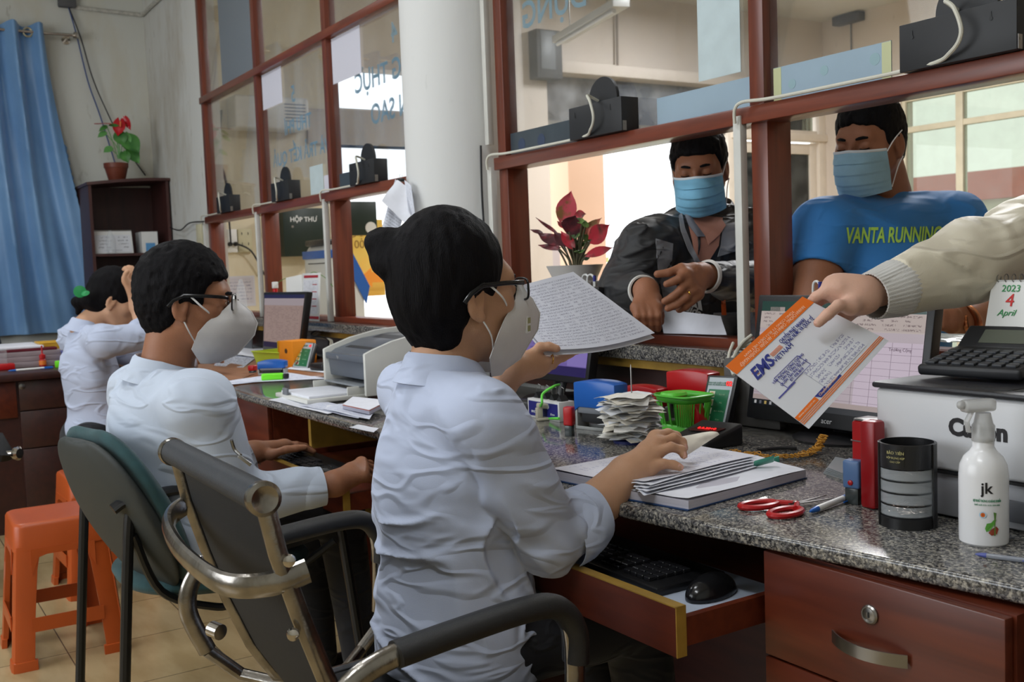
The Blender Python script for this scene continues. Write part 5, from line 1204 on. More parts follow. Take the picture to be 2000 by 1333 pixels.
patch('polo_shirt', quadrows([(1338, 418), (1345, 440), (1352, 470), (1358, 510)], [(1412, 425), (1408, 450), (1404, 480), (1385, 510)]), mat('salmon_knit', rgb(176, 124, 106), .85, bump=.2, bscale=500), Dm, .004)
patch('polo_collar', quadrows([(1334, 410), (1345, 440), (1362, 462)], [(1343, 405), (1358, 435), (1378, 462)], 3), mat('grey_knit', rgb(110, 112, 120), .85), Dm, .010)
patch('polo_collar', quadrows([(1408, 425), (1398, 440), (1378, 462)], [(1418, 440), (1406, 458), (1384, 478)], 3), MATS['salmon_knit'], Dm, .010)
patch('zip_edge', quadrows([(1326, 420), (1330, 450), (1345, 490), (1362, 520)], [(1332, 415), (1338, 445), (1354, 485), (1370, 516)], 2), JGRY, Dm, .008)
patch('orange_stripe', quadrows([(1409, 588), (1410, 616)], [(1417, 588), (1419, 616)], 2), ORG, Dm, .008)
def decal_text(body, m, c, dirx, size, parent, tree, shear=0, wid=None, bold=.001, off=.003):
 """lettering laid on a garment: flat letters pressed onto the cloth along the view of the chest"""
 o = text('lettering', body, m, c, dirx, [0, 0, 1], size, parent, bold=bold, shear=shear, width=wid)
 for v in o.data.vertices:
  d = nrm(np.array(v.co)-CAM); h_ = tree.ray_cast(V(CAM), V(d))
  if h_[0] is not None: v.co = V(np.array(h_[0])-d*off)
 return o
WPR = mat('white_print', rgb(200, 200, 200), .6)
pc = chest(1354, 607, 0); a_ = nrm(chest(1374, 617, 0)-chest(1336, 597, 0)); decal_text('adidas', WPR, pc, a_, .034, Dm, JT)
for k in range(3):
 patch('three_stripe_mark', quadrows([(1341+10*k, 583-3*k), (1344+10*k, 594+5*k)], [(1347+10*k, 583-3*k), (1352+10*k, 598+5*k)], 2), WPR, Dm, .004, .001)
collar(Frame(NDp, fD*[1, 1, 0]+[0, 0, -.3], (0, 0, 1)), (0, .0, -.025), .080, JBLK, Dm, .055, front=.62, flare=.01, name='jacket_collar')
legs(Dm, TD(-.09, -.34, .86), TD(.09, -.34, .86), TD(-.10, -.34, .46), TD(.10, -.34, .46), TD(-.11, -.40, .08), TD(.11, -.40, .08)); shoes(Dm, (TD(-.11, -.40, .04), TD(.11, -.40, .04)), tyd, SHOEM)
fE, uE = facing(46, 12, -2)
FE = Frame((0, 0, 0), fE, uE, 1.04); FE.o = pd(1757, 281, 2.76)-(FE.p(-.078, -.010, -.004)-FE.o)
TBLUE = fabric('blue_sports_cloth', rgb(44, 118, 186), None, .12, 700, .7, .1, .22)
NE = FE.p(0, -.065, -.145); SRe, SLe = pd(1610, 452, 2.76), pd(1860, 440, 2.86)
ERe, WRe = pd(1588, 592, 2.68), pd(1752, 618, 2.60); ELe, WLe = pd(1975, 590, 2.74), pd(1885, 632, 2.50)
c8 = lambda x, y, d: pd(1800+.18*x, 560+.18*y, d)
hlE = [[c8(400, 250, 2.46), c8(320, 240, 2.45), c8(240, 265, 2.45), c8(180, 290, 2.45)]]+[[c8(330, 300+45*k, 2.43), c8(230, 290+45*k, 2.42), c8(150, 310+42*k, 2.43), c8(120, 330+40*k, 2.46)] for k in range(4)]
hrE = [[pd(1775, 605, 2.57), pd(1795, 600, 2.55), pd(1808, 604, 2.54), pd(1818, 610, 2.53)]]+[[pd(1785, 612+8*k, 2.57), pd(1805, 612+8*k, 2.55), pd(1817, 616+7*k, 2.54), pd(1822, 622+6*k, 2.54)] for k in range(4)]
PE = np.array([NE[0]-.02, NE[1]+.20, .80])
lo, hi = bbox(FE.o, SRe, SLe, ERe, ELe, WRe, WLe, PE, m=.14); hi[2] = max(hi[2], FE.o[2]+.16)
vb = Vox(lo, hi, .0042); head(vb, FE, 1.15); vb.cone(FE.p(0, -.035, -.04), NE, .066, .072, .03); torso_core(vb, SLe, SRe, NE, PE)
vb.chain([SRe, ERe, WRe], [.062, .052, .034], .02); vb.chain([SLe, ELe, WLe], [.062, .052, .034], .02)
vb.cone(SRe*.6+ERe*.4, SRe*.2+ERe*.8, .062, .054, .03); vb.cone(ERe*.8+WRe*.2, ERe*.5+WRe*.5, .052, .046, .02)
hand_from(vb, WRe, .036, hrE, .010); hand_from(vb, WLe, .036, hlE, .0105)
Em = root_person(vb, 'person', SKIN_D, 'broad man in bright blue running T-shirt with pale blue mask behind the second window')
short_hair(FE.o, FE, 'hair', Em, 1.0, 1.02, (.126, -.012)); eyes(FE, Em, down=True)
surgical_mask(FE, Em, mat('pale_blue_mask', rgb(146, 186, 208), .8, var=.05, vscale=30, bump=.12, bscale=400))
txe = nrm([(SRe-SLe)[0], (SRe-SLe)[1], 0]); tye = np.cross([0, 0, 1], txe); EX = [txe, tye, np.array([0, 0, 1.])]
def TE(a, b_, z): p_ = (SRe+SLe)/2; return np.array([p_[0], p_[1], 0])+txe*a+tye*b_+[0, 0, z]
lo, hi = bbox(SRe, SLe, ERe, ELe, TE(0, 0, .72), NE, m=.18); cE = SRe*.42+ERe*.58; cEl = SLe*.42+ELe*.58
body_shirt(lo, hi, .0048, [('ell', TE(0, .0, 1.11), (.205, .130, .17), EX, .06), ('ell', TE(0, .0, 1.02), (.185, .125, .20), EX, .06), ('ell', TE(0, -.03, .84), (.19, .135, .16), EX, .06),
 ('cone', SLe, SRe, .080, .080, .05), ('cone', NE-[0, 0, .06], NE-[0, 0, .02], .09, .080, .03), ('cone', (NE+SRe)/2, SRe, .062, .080, .03), ('cone', (NE+SLe)/2, SLe, .062, .080, .03),
 ('cone', SRe, cE, .086, .074, .03), ('cone', SLe, cEl, .086, .074, .03)], TBLUE, Em, folds([((1, .3, .2), 3, 10, .7), ((0, .2, 1), 2, 9, .6)], .009, (6, 2, 5)),
 cuts=[(NE+np.array([0, 0, -.012])+fE*.01, (-.30*tye[0], -.30*tye[1], 1), .18), (cE, ERe-SRe, .10), (cEl, ELe-SLe, .10), (TE(0, 0, .74), (0, 0, -1), .35)],
 hollow=[(cE-nrm(ERe-SRe)*.02, cE+nrm(ERe-SRe)*.03, .066, .066), (cEl-nrm(ELe-SLe)*.02, cEl+nrm(ELe-SLe)*.03, .066, .066)], name='t_shirt')
MB().tube([NE+tye*.012+txe*.083*sin(a)+tye*.075*cos(a)+np.array([0, 0, -.008-.030*cos(a)]) for a in np.linspace(0, 2*pi, 40, endpoint=False)], .0055, 8, closed=True, flat=(1.4, .7)).build('neckband', TBLUE, Em)
TT = bvh_of([o for o in Em.children if o.name.startswith('t_shirt')][0])
LIME = mat('lime_print', rgb(170, 215, 90), .6)
for (w0, x0_, x1_, y0_, y1_) in (('VANTA', 1652, 1727, 462, 461), ('RUNNING', 1733, 1838, 461, 459)):
 p0_, p1_ = on_surface(TT, x0_, y0_, 0), on_surface(TT, x1_, y1_, 0)
 decal_text(w0, LIME, (p0_+p1_)/2, p1_-p0_, .056, Em, TT, .18, np.linalg.norm(p1_-p0_), .0014)
wc = c8(452, 395, 2.475); wd = nrm(WLe-ELe); wu = nrm(np.cross(wd, cf)); ww = np.cross(wu, wd)
MB().tube([wc+(wu*cos(a)*.040+ww*sin(a)*.034) for a in np.linspace(0, 2*pi, 30, endpoint=False)], .010, 8, closed=True, flat=(.3, 1.0), up=wd).build('wristwatch', mat('rose_gold', rgb(196, 130, 92), .25, 1.0), Em)
wcc = c8(466, 400, 2.44); wn_ = cv(.85, .1, .5)
MB().lathe([(.019, 0), (.020, .004), (.018, .008), (.001, .008)], wcc, 24, ax=wn_).build('watch_case', MATS['rose_gold'], Em)
MB().lathe([(.0155, .0082), (.001, .0084)], wcc, 24, ax=wn_).build('watch_dial', BLK, Em)
legs(Em, TE(-.09, -.10, .86), TE(.09, -.10, .86), TE(-.12, -.10, .46), TE(.12, -.10, .46), TE(-.14, -.16, .08), TE(.14, -.16, .08)); shoes(Em, (TE(-.14, -.16, .04), TE(.14, -.16, .04)), tye, SHOEM)
CREAM = fabric('cream_nylon', rgb(210, 202, 182), None, .12, 500, .5, .1, .35); RIB = fabric('ribbed_cream_cuff', rgb(206, 204, 200), None, .3, 600, .85)
SKIN_F = skin_mat('skin_fair', rgb(200, 158, 136), rgb(212, 170, 150))
WF = pd(1680, 577, 1.78); EF = pd(2025, 470, 1.93); SF = np.array([-.72, 2.22, 1.31])
c3 = lambda x, y, d: pd(1550+.2626*x, 450+.2626*y, d)
hF = [[c3(430, 570, 1.74), c3(335, 560, 1.725), c3(255, 625, 1.715), c3(185, 690, 1.715)],
      [c3(330, 445, 1.765), c3(235, 455, 1.765), c3(165, 495, 1.775), c3(125, 535, 1.785)], [c3(345, 470, 1.79), c3(255, 490, 1.80), c3(190, 530, 1.80), c3(150, 580, 1.79)],
      [c3(380, 530, 1.80), c3(310, 590, 1.81), c3(300, 650, 1.80), c3(250, 660, 1.785)], [c3(430, 590, 1.80), c3(390, 645, 1.81), c3(370, 680, 1.80), c3(330, 670, 1.785)]]
NF = SF+np.array([.17, .05, .12]); SF2 = SF+np.array([.36, .10, 0]); HF = Frame(NF+np.array([-.01, -.03, .17]), (-.55, -.83, -.2), (0, 0, 1), 1.0); PF = np.array([-.55, 2.38, .85])
lo, hi = bbox(WF, EF, SF, SF2, HF.o, PF, hF[0][3], m=.12)
vb = Vox(lo, hi, .0044); head(vb, HF, 1.); vb.cone(HF.p(0, -.030, -.05), NF, .055, .058, .03); torso_core(vb, SF2, SF, NF, PF); vb.chain([SF, EF, WF], [.045, .038, .029], .01)
vb.cone(SF2, SF2+[.06, .02, -.28], .045, .038).cone(SF2+[.06, .02, -.28], SF2+[.02, -.10, -.50], .036, .028)
hand_from(vb, WF, .033, hF, .0088); vb.ell((WF+hF[1][0])/2+(WF-hF[1][0])*.05, (.044, .024, .032), [nrm(hF[1][0]-WF), cv(0, .2, 1), cv(.3, 1, 0)], .015)
Fp = root_person(vb, 'person', SKIN_F, 'person in cream jacket reaching through the right window with an orange and white envelope')
nails(hF, [cv(-.3, .45, .8)]*5, NAILM, Fp, .0068, (0,))
v = Vox(HF.o-.22, HF.o+.22, .006); v.ell(HF.p(0, -.016, .042), (.084, .104, .100), HF.ax(), .01); v.ell(HF.p(0, .125, -.01), (.09, .092, .088), HF.ax(), .01, 's'); v.mesh('hair', HAIRM, Fp); eyes(HF, Fp); surgical_mask(HF, Fp)
cFp = pd(1705, 578, 1.785); dF = nrm(WF-EF)
lo, hi = bbox(cFp, EF, SF, SF2, PF-[0, 0, .15], NF, SF2+[.02, -.10, -.50], m=.17)
cuF = pd(1752, 563, 1.80)
body_shirt(lo, hi, .0052, [('cone', SF2, SF, .07, .07, .05), ('cone', NF-[0, 0, .06], NF, .10, .07, .03), ('ell', PF+[0, 0, .30], (.19, .14, .22), X3, .05), ('ell', PF+[0, 0, .1], (.19, .15, .22), X3, .05),
 ('cone', SF, EF, .090, .078, .03), ('cone', EF, EF*.5+cuF*.5, .078, .066, .03), ('cone', EF*.5+cuF*.5, cuF, .066, .050, .02), ('cone', SF2, SF2+[.06, .02, -.28], .075, .065, .03), ('cone', SF2+[.06, .02, -.28], SF2+[.03, -.08, -.46], .064, .05, .02)],
 CREAM, Fp, folds([((0, .3, 1), 1.5, 9, .9), (EF-WF, 2.2, 14, .7), ((1, .8, -.6), 2.5, 16, .6)], .014, (9, 3, 3)), cuts=[(NF+np.array([0, 0, .015]), (0, .1, 1), .17), (cuF, dF, .085), (PF-[0, 0, .12], (0, 0, -1), .3)], name='jacket')
d = dF; u_ = nrm(np.cross(d, cf)); w_ = np.cross(u_, d); g = MB(); ce = cuF+(cFp-cuF)
g.grid([[cuF*(1-t_)+cFp*t_+(u_*cos(a)+w_*sin(a))*(rr_+.0008*sin(40*a)) for a in np.linspace(0, 2*pi, 121)] for t_, rr_ in ((-.20, .049), (.0, .0505), (.25, .0485), (.55, .0455), (.9, .0425), (1.05, .0415), (1.06, .039))], .002)
g.build('cuff', RIB, Fp, smooth=60)
legs(Fp, PF+[-.09, .0, -.02], PF+[.09, .0, -.02], PF+[-.1, 0, -.42], PF+[.1, 0, -.42], PF+[-.1, 0, -.77], PF+[.1, 0, -.77]); shoes(Fp, (PF+[-.1, 0, -.81], PF+[.1, 0, -.81]), (-.3, -1), SHOEM)
# ================================================================== THINGS ON THE FRONT CLERK'S DESK
UP = np.array([0, 0, 1.]); EXx = np.array([1., 0, 0]); EYy = np.array([0, 1., 0])
def slab(name, quad, th, m, parent=None, bevel=0.002):
 """flat panel over a quad (bl, br, tr, tl), thickness behind it"""
 q = [np.array(p, float) for p in quad]; n_ = nrm(np.cross(q[1]-q[0], q[3]-q[0]));
 if n_@cf > 0: n_ = -n_
 return MB().prism(q, -n_*th).build(name, m, parent, bevel=bevel), n_
def inset(quad, l_, r_, b_, t_, n_=None, off=0.):
 """sub-rectangle of a quad in fractions, lifted by off"""
 q = [np.array(p, float) for p in quad]
 f = lambda u, v: q[0]*(1-u)*(1-v)+q[1]*u*(1-v)+q[2]*u*v+q[3]*(1-u)*v
 o_ = (n_*off if n_ is not None else 0); return [f(l_, b_)+o_, f(r_, b_)+o_, f(r_, t_)+o_, f(l_, t_)+o_]
def flat(name, quad, m, parent):
 g = MB(); q = [np.array(p, float) for p in quad]; g.add(q, [(0, 1, 2, 3)]); o = g.build(name, m, parent, smooth=0, recalc=False)
 uv = o.data.uv_layers.new(name='UVMap');
 for lp in o.data.loops: uv.data[lp.index].uv = ((0, 0), (1, 0), (1, 1), (0, 1))[lp.vertex_index]
 return o
def screen_mat(name, base, strength, kind='doc', bar=None):
 """lit screen picture: bands, a pale page with rows of marks, a dark task bar (emission)"""
 m = bpy.data.materials.new(name); m.use_nodes = True; n = m.node_tree.nodes; l = m.node_tree.links; n.clear()
 out = n.new('ShaderNodeOutputMaterial'); em = n.new('ShaderNodeEmission'); gl = n.new('ShaderNodeBsdfGlossy'); gl.inputs['Roughness'].default_value = .25; gl.inputs['Color'].default_value = (.04,)*3+(1,)
 ad = n.new('ShaderNodeAddShader'); l.new(em.outputs[0], ad.inputs[0]); l.new(gl.outputs[0], ad.inputs[1]); l.new(ad.outputs[0], out.inputs[0])
 em.inputs['Color'].default_value = (*base, 1); em.inputs['Strength'].default_value = strength; MATS[name] = m; return m
def monitor(quad, base_xy, label, scr, bez=.03, brand=None, parts=(), th=.03, chin=.09):
 q = [np.array(p, float) for p in quad]; t = empty('computer_monitor', (base_xy[0], base_xy[1], ZT), label, 'monitor')
 b_, n_ = slab('screen_housing', q, th, BLACKP, t, .004); W = np.linalg.norm(q[1]-q[0])
 sq_ = inset(q, bez, 1-bez, chin, 1-bez*1.5, n_, .0012); s_ = flat('screen', sq_, scr, t)
 MB().lathe([(.11, 0), (.112, .006), (.10, .012), (.02, .016)], (base_xy[0], base_xy[1], ZT), 36).build('stand_base', BLACKP, t)
 c = (q[0]+q[1])/2-n_*(th+.01)+[0, 0, .08]; MB().tube([(base_xy[0], base_xy[1], ZT+.01), (base_xy[0], base_xy[1]+.02, (c[2]+ZT)/2), c], .022, 12, flat=(1.4, .6)).build('stand_neck', BLACKP, t)
 if brand: text('lettering', brand, mat('silver_print', rgb(170, 170, 172), .4), (inset(q, .5, .5, chin*.45, chin*.45, n_, .001))[0], q[1]-q[0], q[3]-q[0], .017, t)
 return t, s_, sq_, n_
def bars(s_, sq_, n_, items):
 """coloured rectangles drawn on a screen: (l, r, b, t, rgb, strength)"""
 for (l_, r_, b_, t_, c, st) in items:
  k = 'lit_%d_%d_%d_%d' % (*c, int(st*100)); flat('screen_area', inset(sq_, l_, r_, b_, t_, n_, .0004), MATS.get(k) or screen_mat(k, rgb(*c), st), s_)
def screen_text(s_, sq_, n_, l_, r_, b_, t_, rows, words, ink, paper, st, dens=.4):
 nm = 'scr_txt_%g_%g_%d_%d' % (l_, b_, rows, words); m = script_mat(nm, rgb(*paper), rgb(*ink), rows, words, dens, .2, .02); nt = m.node_tree; bs = nt.nodes['Principled BSDF']
 src = bs.inputs['Base Color'].links[0].from_socket; nt.links.new(src, bs.inputs['Emission Color']); bs.inputs['Emission Strength'].default_value = st; nt.links.remove(bs.inputs['Base Color'].links[0]); bs.inputs['Base Color'].default_value = (0.01, .01, .01, 1)
 return flat('screen_text', inset(sq_, l_, r_, b_, t_, n_, .0007), m, s_)
qa = [py(1457, 815, 1.80), None, None, py(1482, 576, 1.85)]; wid = .487
qa[1] = qa[0]+EXx*wid; qa[2] = qa[3]+EXx*wid
tA, sA_, sqA, nA = monitor(qa, (-1.55, 1.86), 'black computer monitor showing a spreadsheet, behind the orange and white envelope', screen_mat('screen_pinkish', rgb(206, 190, 198), .62), .035, 'acer', chin=.115)
bars(sA_, sqA, nA, [(0, 1, .905, 1, (38, 84, 74), .45), (.06, .16, .905, .945, (215, 195, 190), .6), (0, 1, .74, .905, (212, 196, 190), .62), (0, 1, .0, .055, (18, 20, 30), .5), (0, 1, .055, .10, (200, 180, 176), .55),
 (.0, .64, .68, .70, (226, 200, 205), .62), (.64, 1, .10, .66, (218, 200, 216), .66)])
g = MB();
for k in range(9): g.add(inset(sqA, 0.0, 1, .12+.062*k, .1215+.062*k+.001, nA, .0009), [(0, 1, 2, 3)])
for k in range(9): g.add(inset(sqA, .10+.105*k, .102+.105*k, .10, .66, nA, .0009), [(0, 1, 2, 3)])
g.build('grid_lines', screen_mat('grid_line_grey', rgb(150, 130, 146), .5), sA_, smooth=0, recalc=False)
screen_text(sA_, sqA, nA, .0, 1, .75, .90, 4, 40, (90, 60, 70), (212, 196, 190), .62, .45)
text('lettering', 'Trường Cộng', MATS['grid_line_grey'], inset(sqA, .88, .88, .60, .60, nA, .001)[0], EXx, UP, .010, sA_); text('lettering', 'Sign in   Share', screen_mat('lit_white', (1, 1, 1), .6), inset(sqA, .90, .90, .925, .925, nA, .001)[0], EXx, UP, .008, sA_)
for k, c in enumerate(((220, 220, 220), (120, 120, 130), (220, 190, 110), (200, 200, 205))): flat('taskbar_icon', inset(sqA, .015+.035*k, .030+.035*k, .012, .042, nA, .0009), MATS.get('ic%d' % k) or screen_mat('ic%d' % k, rgb(*c), .5), sA_)
qb = [np.array([-2.83, 1.76, .826]), np.array([-2.375, 1.76, .826]), np.array([-2.36, 1.80, 1.108]), np.array([-2.845, 1.80, 1.108])]
tB, sB_, sqB, nB = monitor(qb, (-2.6, 1.81), 'black computer monitor with a lilac screen behind the front woman\'s raised page', screen_mat('screen_lilac', rgb(128, 108, 186), .62), .03, None, chin=.07)
bars(sB_, sqB, nB, [(.78, 1, .12, .9, (150, 132, 206), .66), (0, 1, .0, .11, (52, 40, 110), .5), (0, 1, .92, 1, (60, 50, 120), .5)]); screen_text(sB_, sqB, nB, .2, .78, .15, .88, 16, 26, (70, 50, 120), (128, 108, 186), .62, .4)
qc = [np.array([-5.04, 1.72, .802]), np.array([-4.54, 1.72, .805]), np.array([-4.48, 1.75, 1.092]), np.array([-5.065, 1.75, 1.088])]
tC, sC_, sqC, nC = monitor(qc, (-4.78, 1.80), 'black computer monitor with a pinkish document on screen, in front of the brochure stand', screen_mat('screen_rose', rgb(176, 150, 142), .60), .03, None, chin=.06)
bars(sC_, sqC, nC, [(0, 1, .93, 1, (60, 60, 100), .5), (0, 1, 0, .10, (70, 60, 90), .45), (0, 1, .80, .93, (190, 176, 180), .6)]); screen_text(sC_, sqC, nC, .05, .95, .12, .80, 22, 30, (110, 80, 84), (176, 150, 142), .60, .3)
def terminal(bl, br, tr, tl, label, dg=None):
 q = [np.array(p, float) for p in (bl, br, tr, tl)]; ax = nrm(q[1]-q[0]); upv = nrm(q[3]-q[0]); n_ = nrm(np.cross(ax, upv));
 if n_@cf > 0: n_ = -n_
 W = np.linalg.norm(q[1]-q[0]); Hh = np.linalg.norm(q[3]-q[0]); t = empty('rating_terminal', (q[0]+q[1])/2*[1, 1, 0]+[0, 0, ZT], label, 'terminal'); c = (q[0]+q[2])/2
 MB().obox(c-n_*.013, ax, upv, n_, W+.016, Hh+.012, .024).build('casing', BLACKP, t, bevel=.004)
 pn = MB().obox(c+n_*.0, ax, upv, n_, W, Hh, .0016).build('face_panel', mat('panel_silver', rgb(176, 184, 190), .35), t, smooth=0)
 gp = MB().obox(c+n_*.0012-upv*Hh*.09, ax, upv, n_, W*.84, Hh*.70, .001).build('green_panel', mat('panel_green', rgb(26, 112, 72), .4), pn, smooth=0)
 cols = ((196, 150, 90), (190, 180, 80), (190, 150, 60), (120, 40, 36))
 for k in range(4):
  cc = c+n_*.0022+ax*(-W*.25)+upv*(Hh*(.16-.165*k)); b_ = MB().obox(cc, ax, upv, n_, W*.23, Hh*.125, .001).build('key', mat('key_cream', rgb(206, 206, 180), .4), pn, bevel=.0004)
  MB().lathe([(W*.08, 0), (W*.075, .001), (.0001, .0014)], cc+n_*.0006, 14, ax=n_).build('key_face', mat('face%d' % k, rgb(*cols[k]), .4), b_)
  text('lettering', ('Rất tốt', 'Tốt', 'Bình thường', 'Kém')[k], mat('pale_green_print', rgb(150, 200, 160), .5), cc+n_*.0002+ax*W*.42, ax, upv, .0052, pn)
 text('lettering', 'ĐÁNH GIÁ CHẤT LƯỢNG\nPHỤC VỤ KHÁCH HÀNG', mat('green_print', rgb(30, 110, 70), .5), c+n_*.002+upv*Hh*.37-ax*W*.10, ax, upv, .0052, pn)
 LED = MATS.get('red_led') or screen_mat('red_led', (1, .03, .03), 1.3)
 text('lettering', '02', LED, c+n_*.0025+upv*Hh*.38+ax*W*.36, ax, upv, .016, pn, bold=.0006)
 MB().tube([c-n_*.03+upv*Hh*.2, (c-n_*.07)*[1, 1, 0]+[0, 0, ZT+.004]], .005, 8).build('foot_prop', BLACKP, t)
 return t
b0 = pz(1366, 839, ZT)+[0, 0, .006]; b1 = b0+nrm(pz(1414, 842, ZT)-pz(1366, 839, ZT)+[.02, 0, 0])*.066
ux = np.array([-.006, .045, .118])
terminal(b0, b1, b1+ux, b0+ux, 'black rating terminal with green face panel leaning beside the green basket')
b0 = py(570, 720, 1.50); b0[2] = ZT+.006; b0 = pz(572, 719, ZT)+[0, 0, .004]; e1 = pz(611, 721, ZT); b1 = b0+nrm(e1-b0+[.03, 0, 0])*.105; ux = np.array([0.02, .06, .155]); ux = py(584, 669, b0[1]+.06)-b0
terminal(b0, b1, b1+ux, b0+ux, 'black rating terminal with green face panel beside the orange box file')
def stamp_big(c, ax, L, Wd, Hh, col, label, group=None, name='self_inking_stamp'):
 """big self-inking stamp: arched coloured cover over a black carriage with grey foot frame"""
 c = np.array([c[0], c[1], ZT]); ax = nrm([ax[0], ax[1], 0]); ay = np.cross(UP, ax); t = empty(name, c, label, 'stamp', group)
 pts = []; N = 12
 for k in range(N+1): u = -1+2*k/N; pts.append(c+ax*u*L/2-ay*Wd/2+UP*(Hh-.007*abs(u)**2.5))
 pts += [c+ax*L/2-ay*Wd/2+UP*Hh*.45, c+ax*L*.38-ay*Wd/2+UP*Hh*.45, c-ax*L*.38-ay*Wd/2+UP*Hh*.45, c-ax*L/2-ay*Wd/2+UP*Hh*.36]
 MB().prism(pts, ay*Wd).build('cover', col, t, bevel=.003, seg=2)
 MB().obox(c+UP*(Hh*.40), ax, ay, UP, L*.84, Wd*.9, Hh*.14).build('carriage', GREYP, t, bevel=.002)
 MB().obox(c+UP*(Hh*.25), ax, ay, UP, L*.70, Wd*.8, Hh*.2).build('ink_pad', BLACKM, t, bevel=.002)
 f = MB()
 for s_ in (-1, 1): f.obox(c+ax*s_*L*.47+UP*Hh*.20, ax, ay, UP, L*.05, Wd*.86, Hh*.40)
 f.obox(c+UP*.004-ay*Wd*.40, ax, ay, UP, L*.94, Wd*.08, .008); f.obox(c+UP*.004+ay*Wd*.40, ax, ay, UP, L*.94, Wd*.08, .008); f.build('foot_frame', mat('clear_grey_plastic', rgb(150, 152, 150), .25), t, bevel=.001)
 return t
stamp_big((-2.045, 1.555), (.98, .2), .135, .052, .125, BLUEP, 'large blue self-inking stamp with black ink pad standing beside the small red stamp')
stamp_big((-2.055, 1.70), (.98, .2), .125, .05, .098, REDP, 'low red self-inking stamp standing just behind the receipt spike')
stamp_big((-1.975, 1.80), (.98, .2), .13, .055, .135, REDP, 'tall red self-inking stamp behind the green basket')
def stamp_small(c, col, label, hgt=.068, w=.026, dep=.02, rz=.3, tr=.42, btn=None):
 c = np.array([c[0], c[1], ZT]); ax = np.array([cos(rz), sin(rz), 0]); ay = np.cross(UP, ax); t = empty('pocket_stamp', c, label, 'stamp')
 MB().obox(c+UP*hgt*.68, ax, ay, UP, w, dep, hgt*.64).build('cap', col, t, bevel=.004, seg=3)
 MB().obox(c+UP*hgt*.18, ax, ay, UP, w*.78, dep*.8, hgt*.36).build('base', mat('smoky_plastic', rgb(60, 66, 66), .2), t, bevel=.001)
 if btn: MB().lathe([(.0045, 0), (.0042, .002), (.001, .003)], c+UP*hgt*.50-ay*dep/2, 16, ax=-ay).build('button', btn, t)
 return t
stamp_small(pz(1113, 852, ZT), REDP, 'small red pocket stamp standing near the cream stapler', .072, .024, .022, .5)
stamp_small((-1.136, 1.388), mat('slate_blue_plastic', rgb(86, 116, 160), .3), 'slate blue pocket stamp with red button beside the paper clip drum', .074, .030, .024, .2, btn=REDP)
t = empty('red_box', (-1.135, 1.44, ZT), 'tall glossy red plastic box in front of the white printer corner', 'box')
MB().box((-1.160, 1.412, ZT), (-1.117, 1.455, .895)).build('body', REDP, t, bevel=.004); MB().box((-1.161, 1.411, .86), (-1.116, 1.413, .862)).build('seam', STEEL, t, smooth=0); MB().box((-1.158, 1.414, .895), (-1.119, 1.453, .899)).build('lid', STEEL, t, bevel=.002)
t = empty('red_case', (-1.097, 1.387, ZT), 'dark red upright plastic case between the red box and the paper clip drum', 'case')
MB().box((-1.112, 1.372, ZT), (-1.082, 1.402, .905)).build('body', mat('dark_red', rgb(140, 14, 20), .3), t, bevel=.006);
t = empty('receipt_spike', (-1.86, 1.50, ZT), 'steel receipt spike standing on its weighted base', 'spike')
sx, sy = -1.857, 1.502
MB().lathe([(.045, 0), (.046, .006), (.02, .010), (.003, .012)], (sx, sy, ZT), 28).build('base', mat('navy_plastic', rgb(36, 42, 90), .4), t); MB().tube([(sx, sy, ZT+.01), (sx, sy, .932), (sx, sy, .940)], [.0016, .0016, .0003], 8).build('needle', STEEL, t)
rg = np.random.default_rng(11); RCM = [mat('receipt_paper', rgb(232, 230, 224), .8, var=.04, vscale=60), mat('receipt_paper_warm', rgb(234, 228, 214), .8, var=.04, vscale=50), mat('receipt_paper_cool', rgb(222, 224, 228), .8, var=.04, vscale=60)]
NR = 46
for k in range(NR):
 z = ZT+.016+k*.00215; a = rg.uniform(0, pi); w_, h_ = rg.uniform(.046, .062), rg.uniform(.035, .052); ox, oy = rg.uniform(-.014, .014), rg.uniform(-.012, .012)
 ax = np.array([cos(a), sin(a), 0]); ay = np.array([-sin(a), cos(a), 0]); P = []; ph = rg.uniform(0, 6.28); cu_ = rg.uniform(.003, .009); tilt = rg.uniform(-.06, .06)
 for i in range(5):
  row = []
  for j in range(6):
   u, v = -1+2*j/5, -1+2*i/4; row.append(np.array([sx+ox, sy+oy, z])+ax*u*w_+ay*v*h_+UP*(cu_*sin(3*u+ph)*(.3+.7*abs(u))*.7-.004*(u*u+v*v)*.9+tilt*u*.05+.002*sin(5*v+ph)))
  P.append(row)
 g = MB(); g.grid(P, .0004); o = g.build('receipt', RCM[k % 3], None, smooth=60)
 tag(o, 'crumpled white receipt skewered in the pile on the steel spike' if k < NR-1 else 'topmost crumpled white receipt on the steel spike', 'receipt', 'receipts on the spike' if k < NR-1 else None)
t = empty('plastic_basket', (-1.86, 1.68, ZT), 'bright green slotted plastic basket beside the receipt spike', 'basket')
GB = mat('basket_green', rgb(84, 180, 58), .35); bx, by = -1.890, 1.69; hw_, hd = .062, .050
def ringpts(hx, hy, z, n=40):
 return [(bx+hx*np.sign(cos(a))*abs(cos(a))**.45, by+hy*np.sign(sin(a))*abs(sin(a))**.45, z) for a in np.linspace(0, 2*pi, n, endpoint=False)]
g = MB(); r0, r1, r2, r3 = ringpts(hw_*.80, hd*.80, ZT+.001), ringpts(hw_*.82, hd*.82, ZT+.018), ringpts(hw_*.97, hd*.97, ZT+.072), ringpts(hw_, hd, ZT+.088)
n = 40; g.add(r0+r1, [(i, (i+1) % n, n+(i+1) % n, n+i) for i in range(n)]+[tuple(range(n))[::-1]]); g.add(r2+r3, [(i, (i+1) % n, n+(i+1) % n, n+i) for i in range(n)])
o = g.build('shell', GB, t, smooth=60); md = o.modifiers.new('thickness', 'SOLIDIFY'); md.thickness = .002
g = MB()
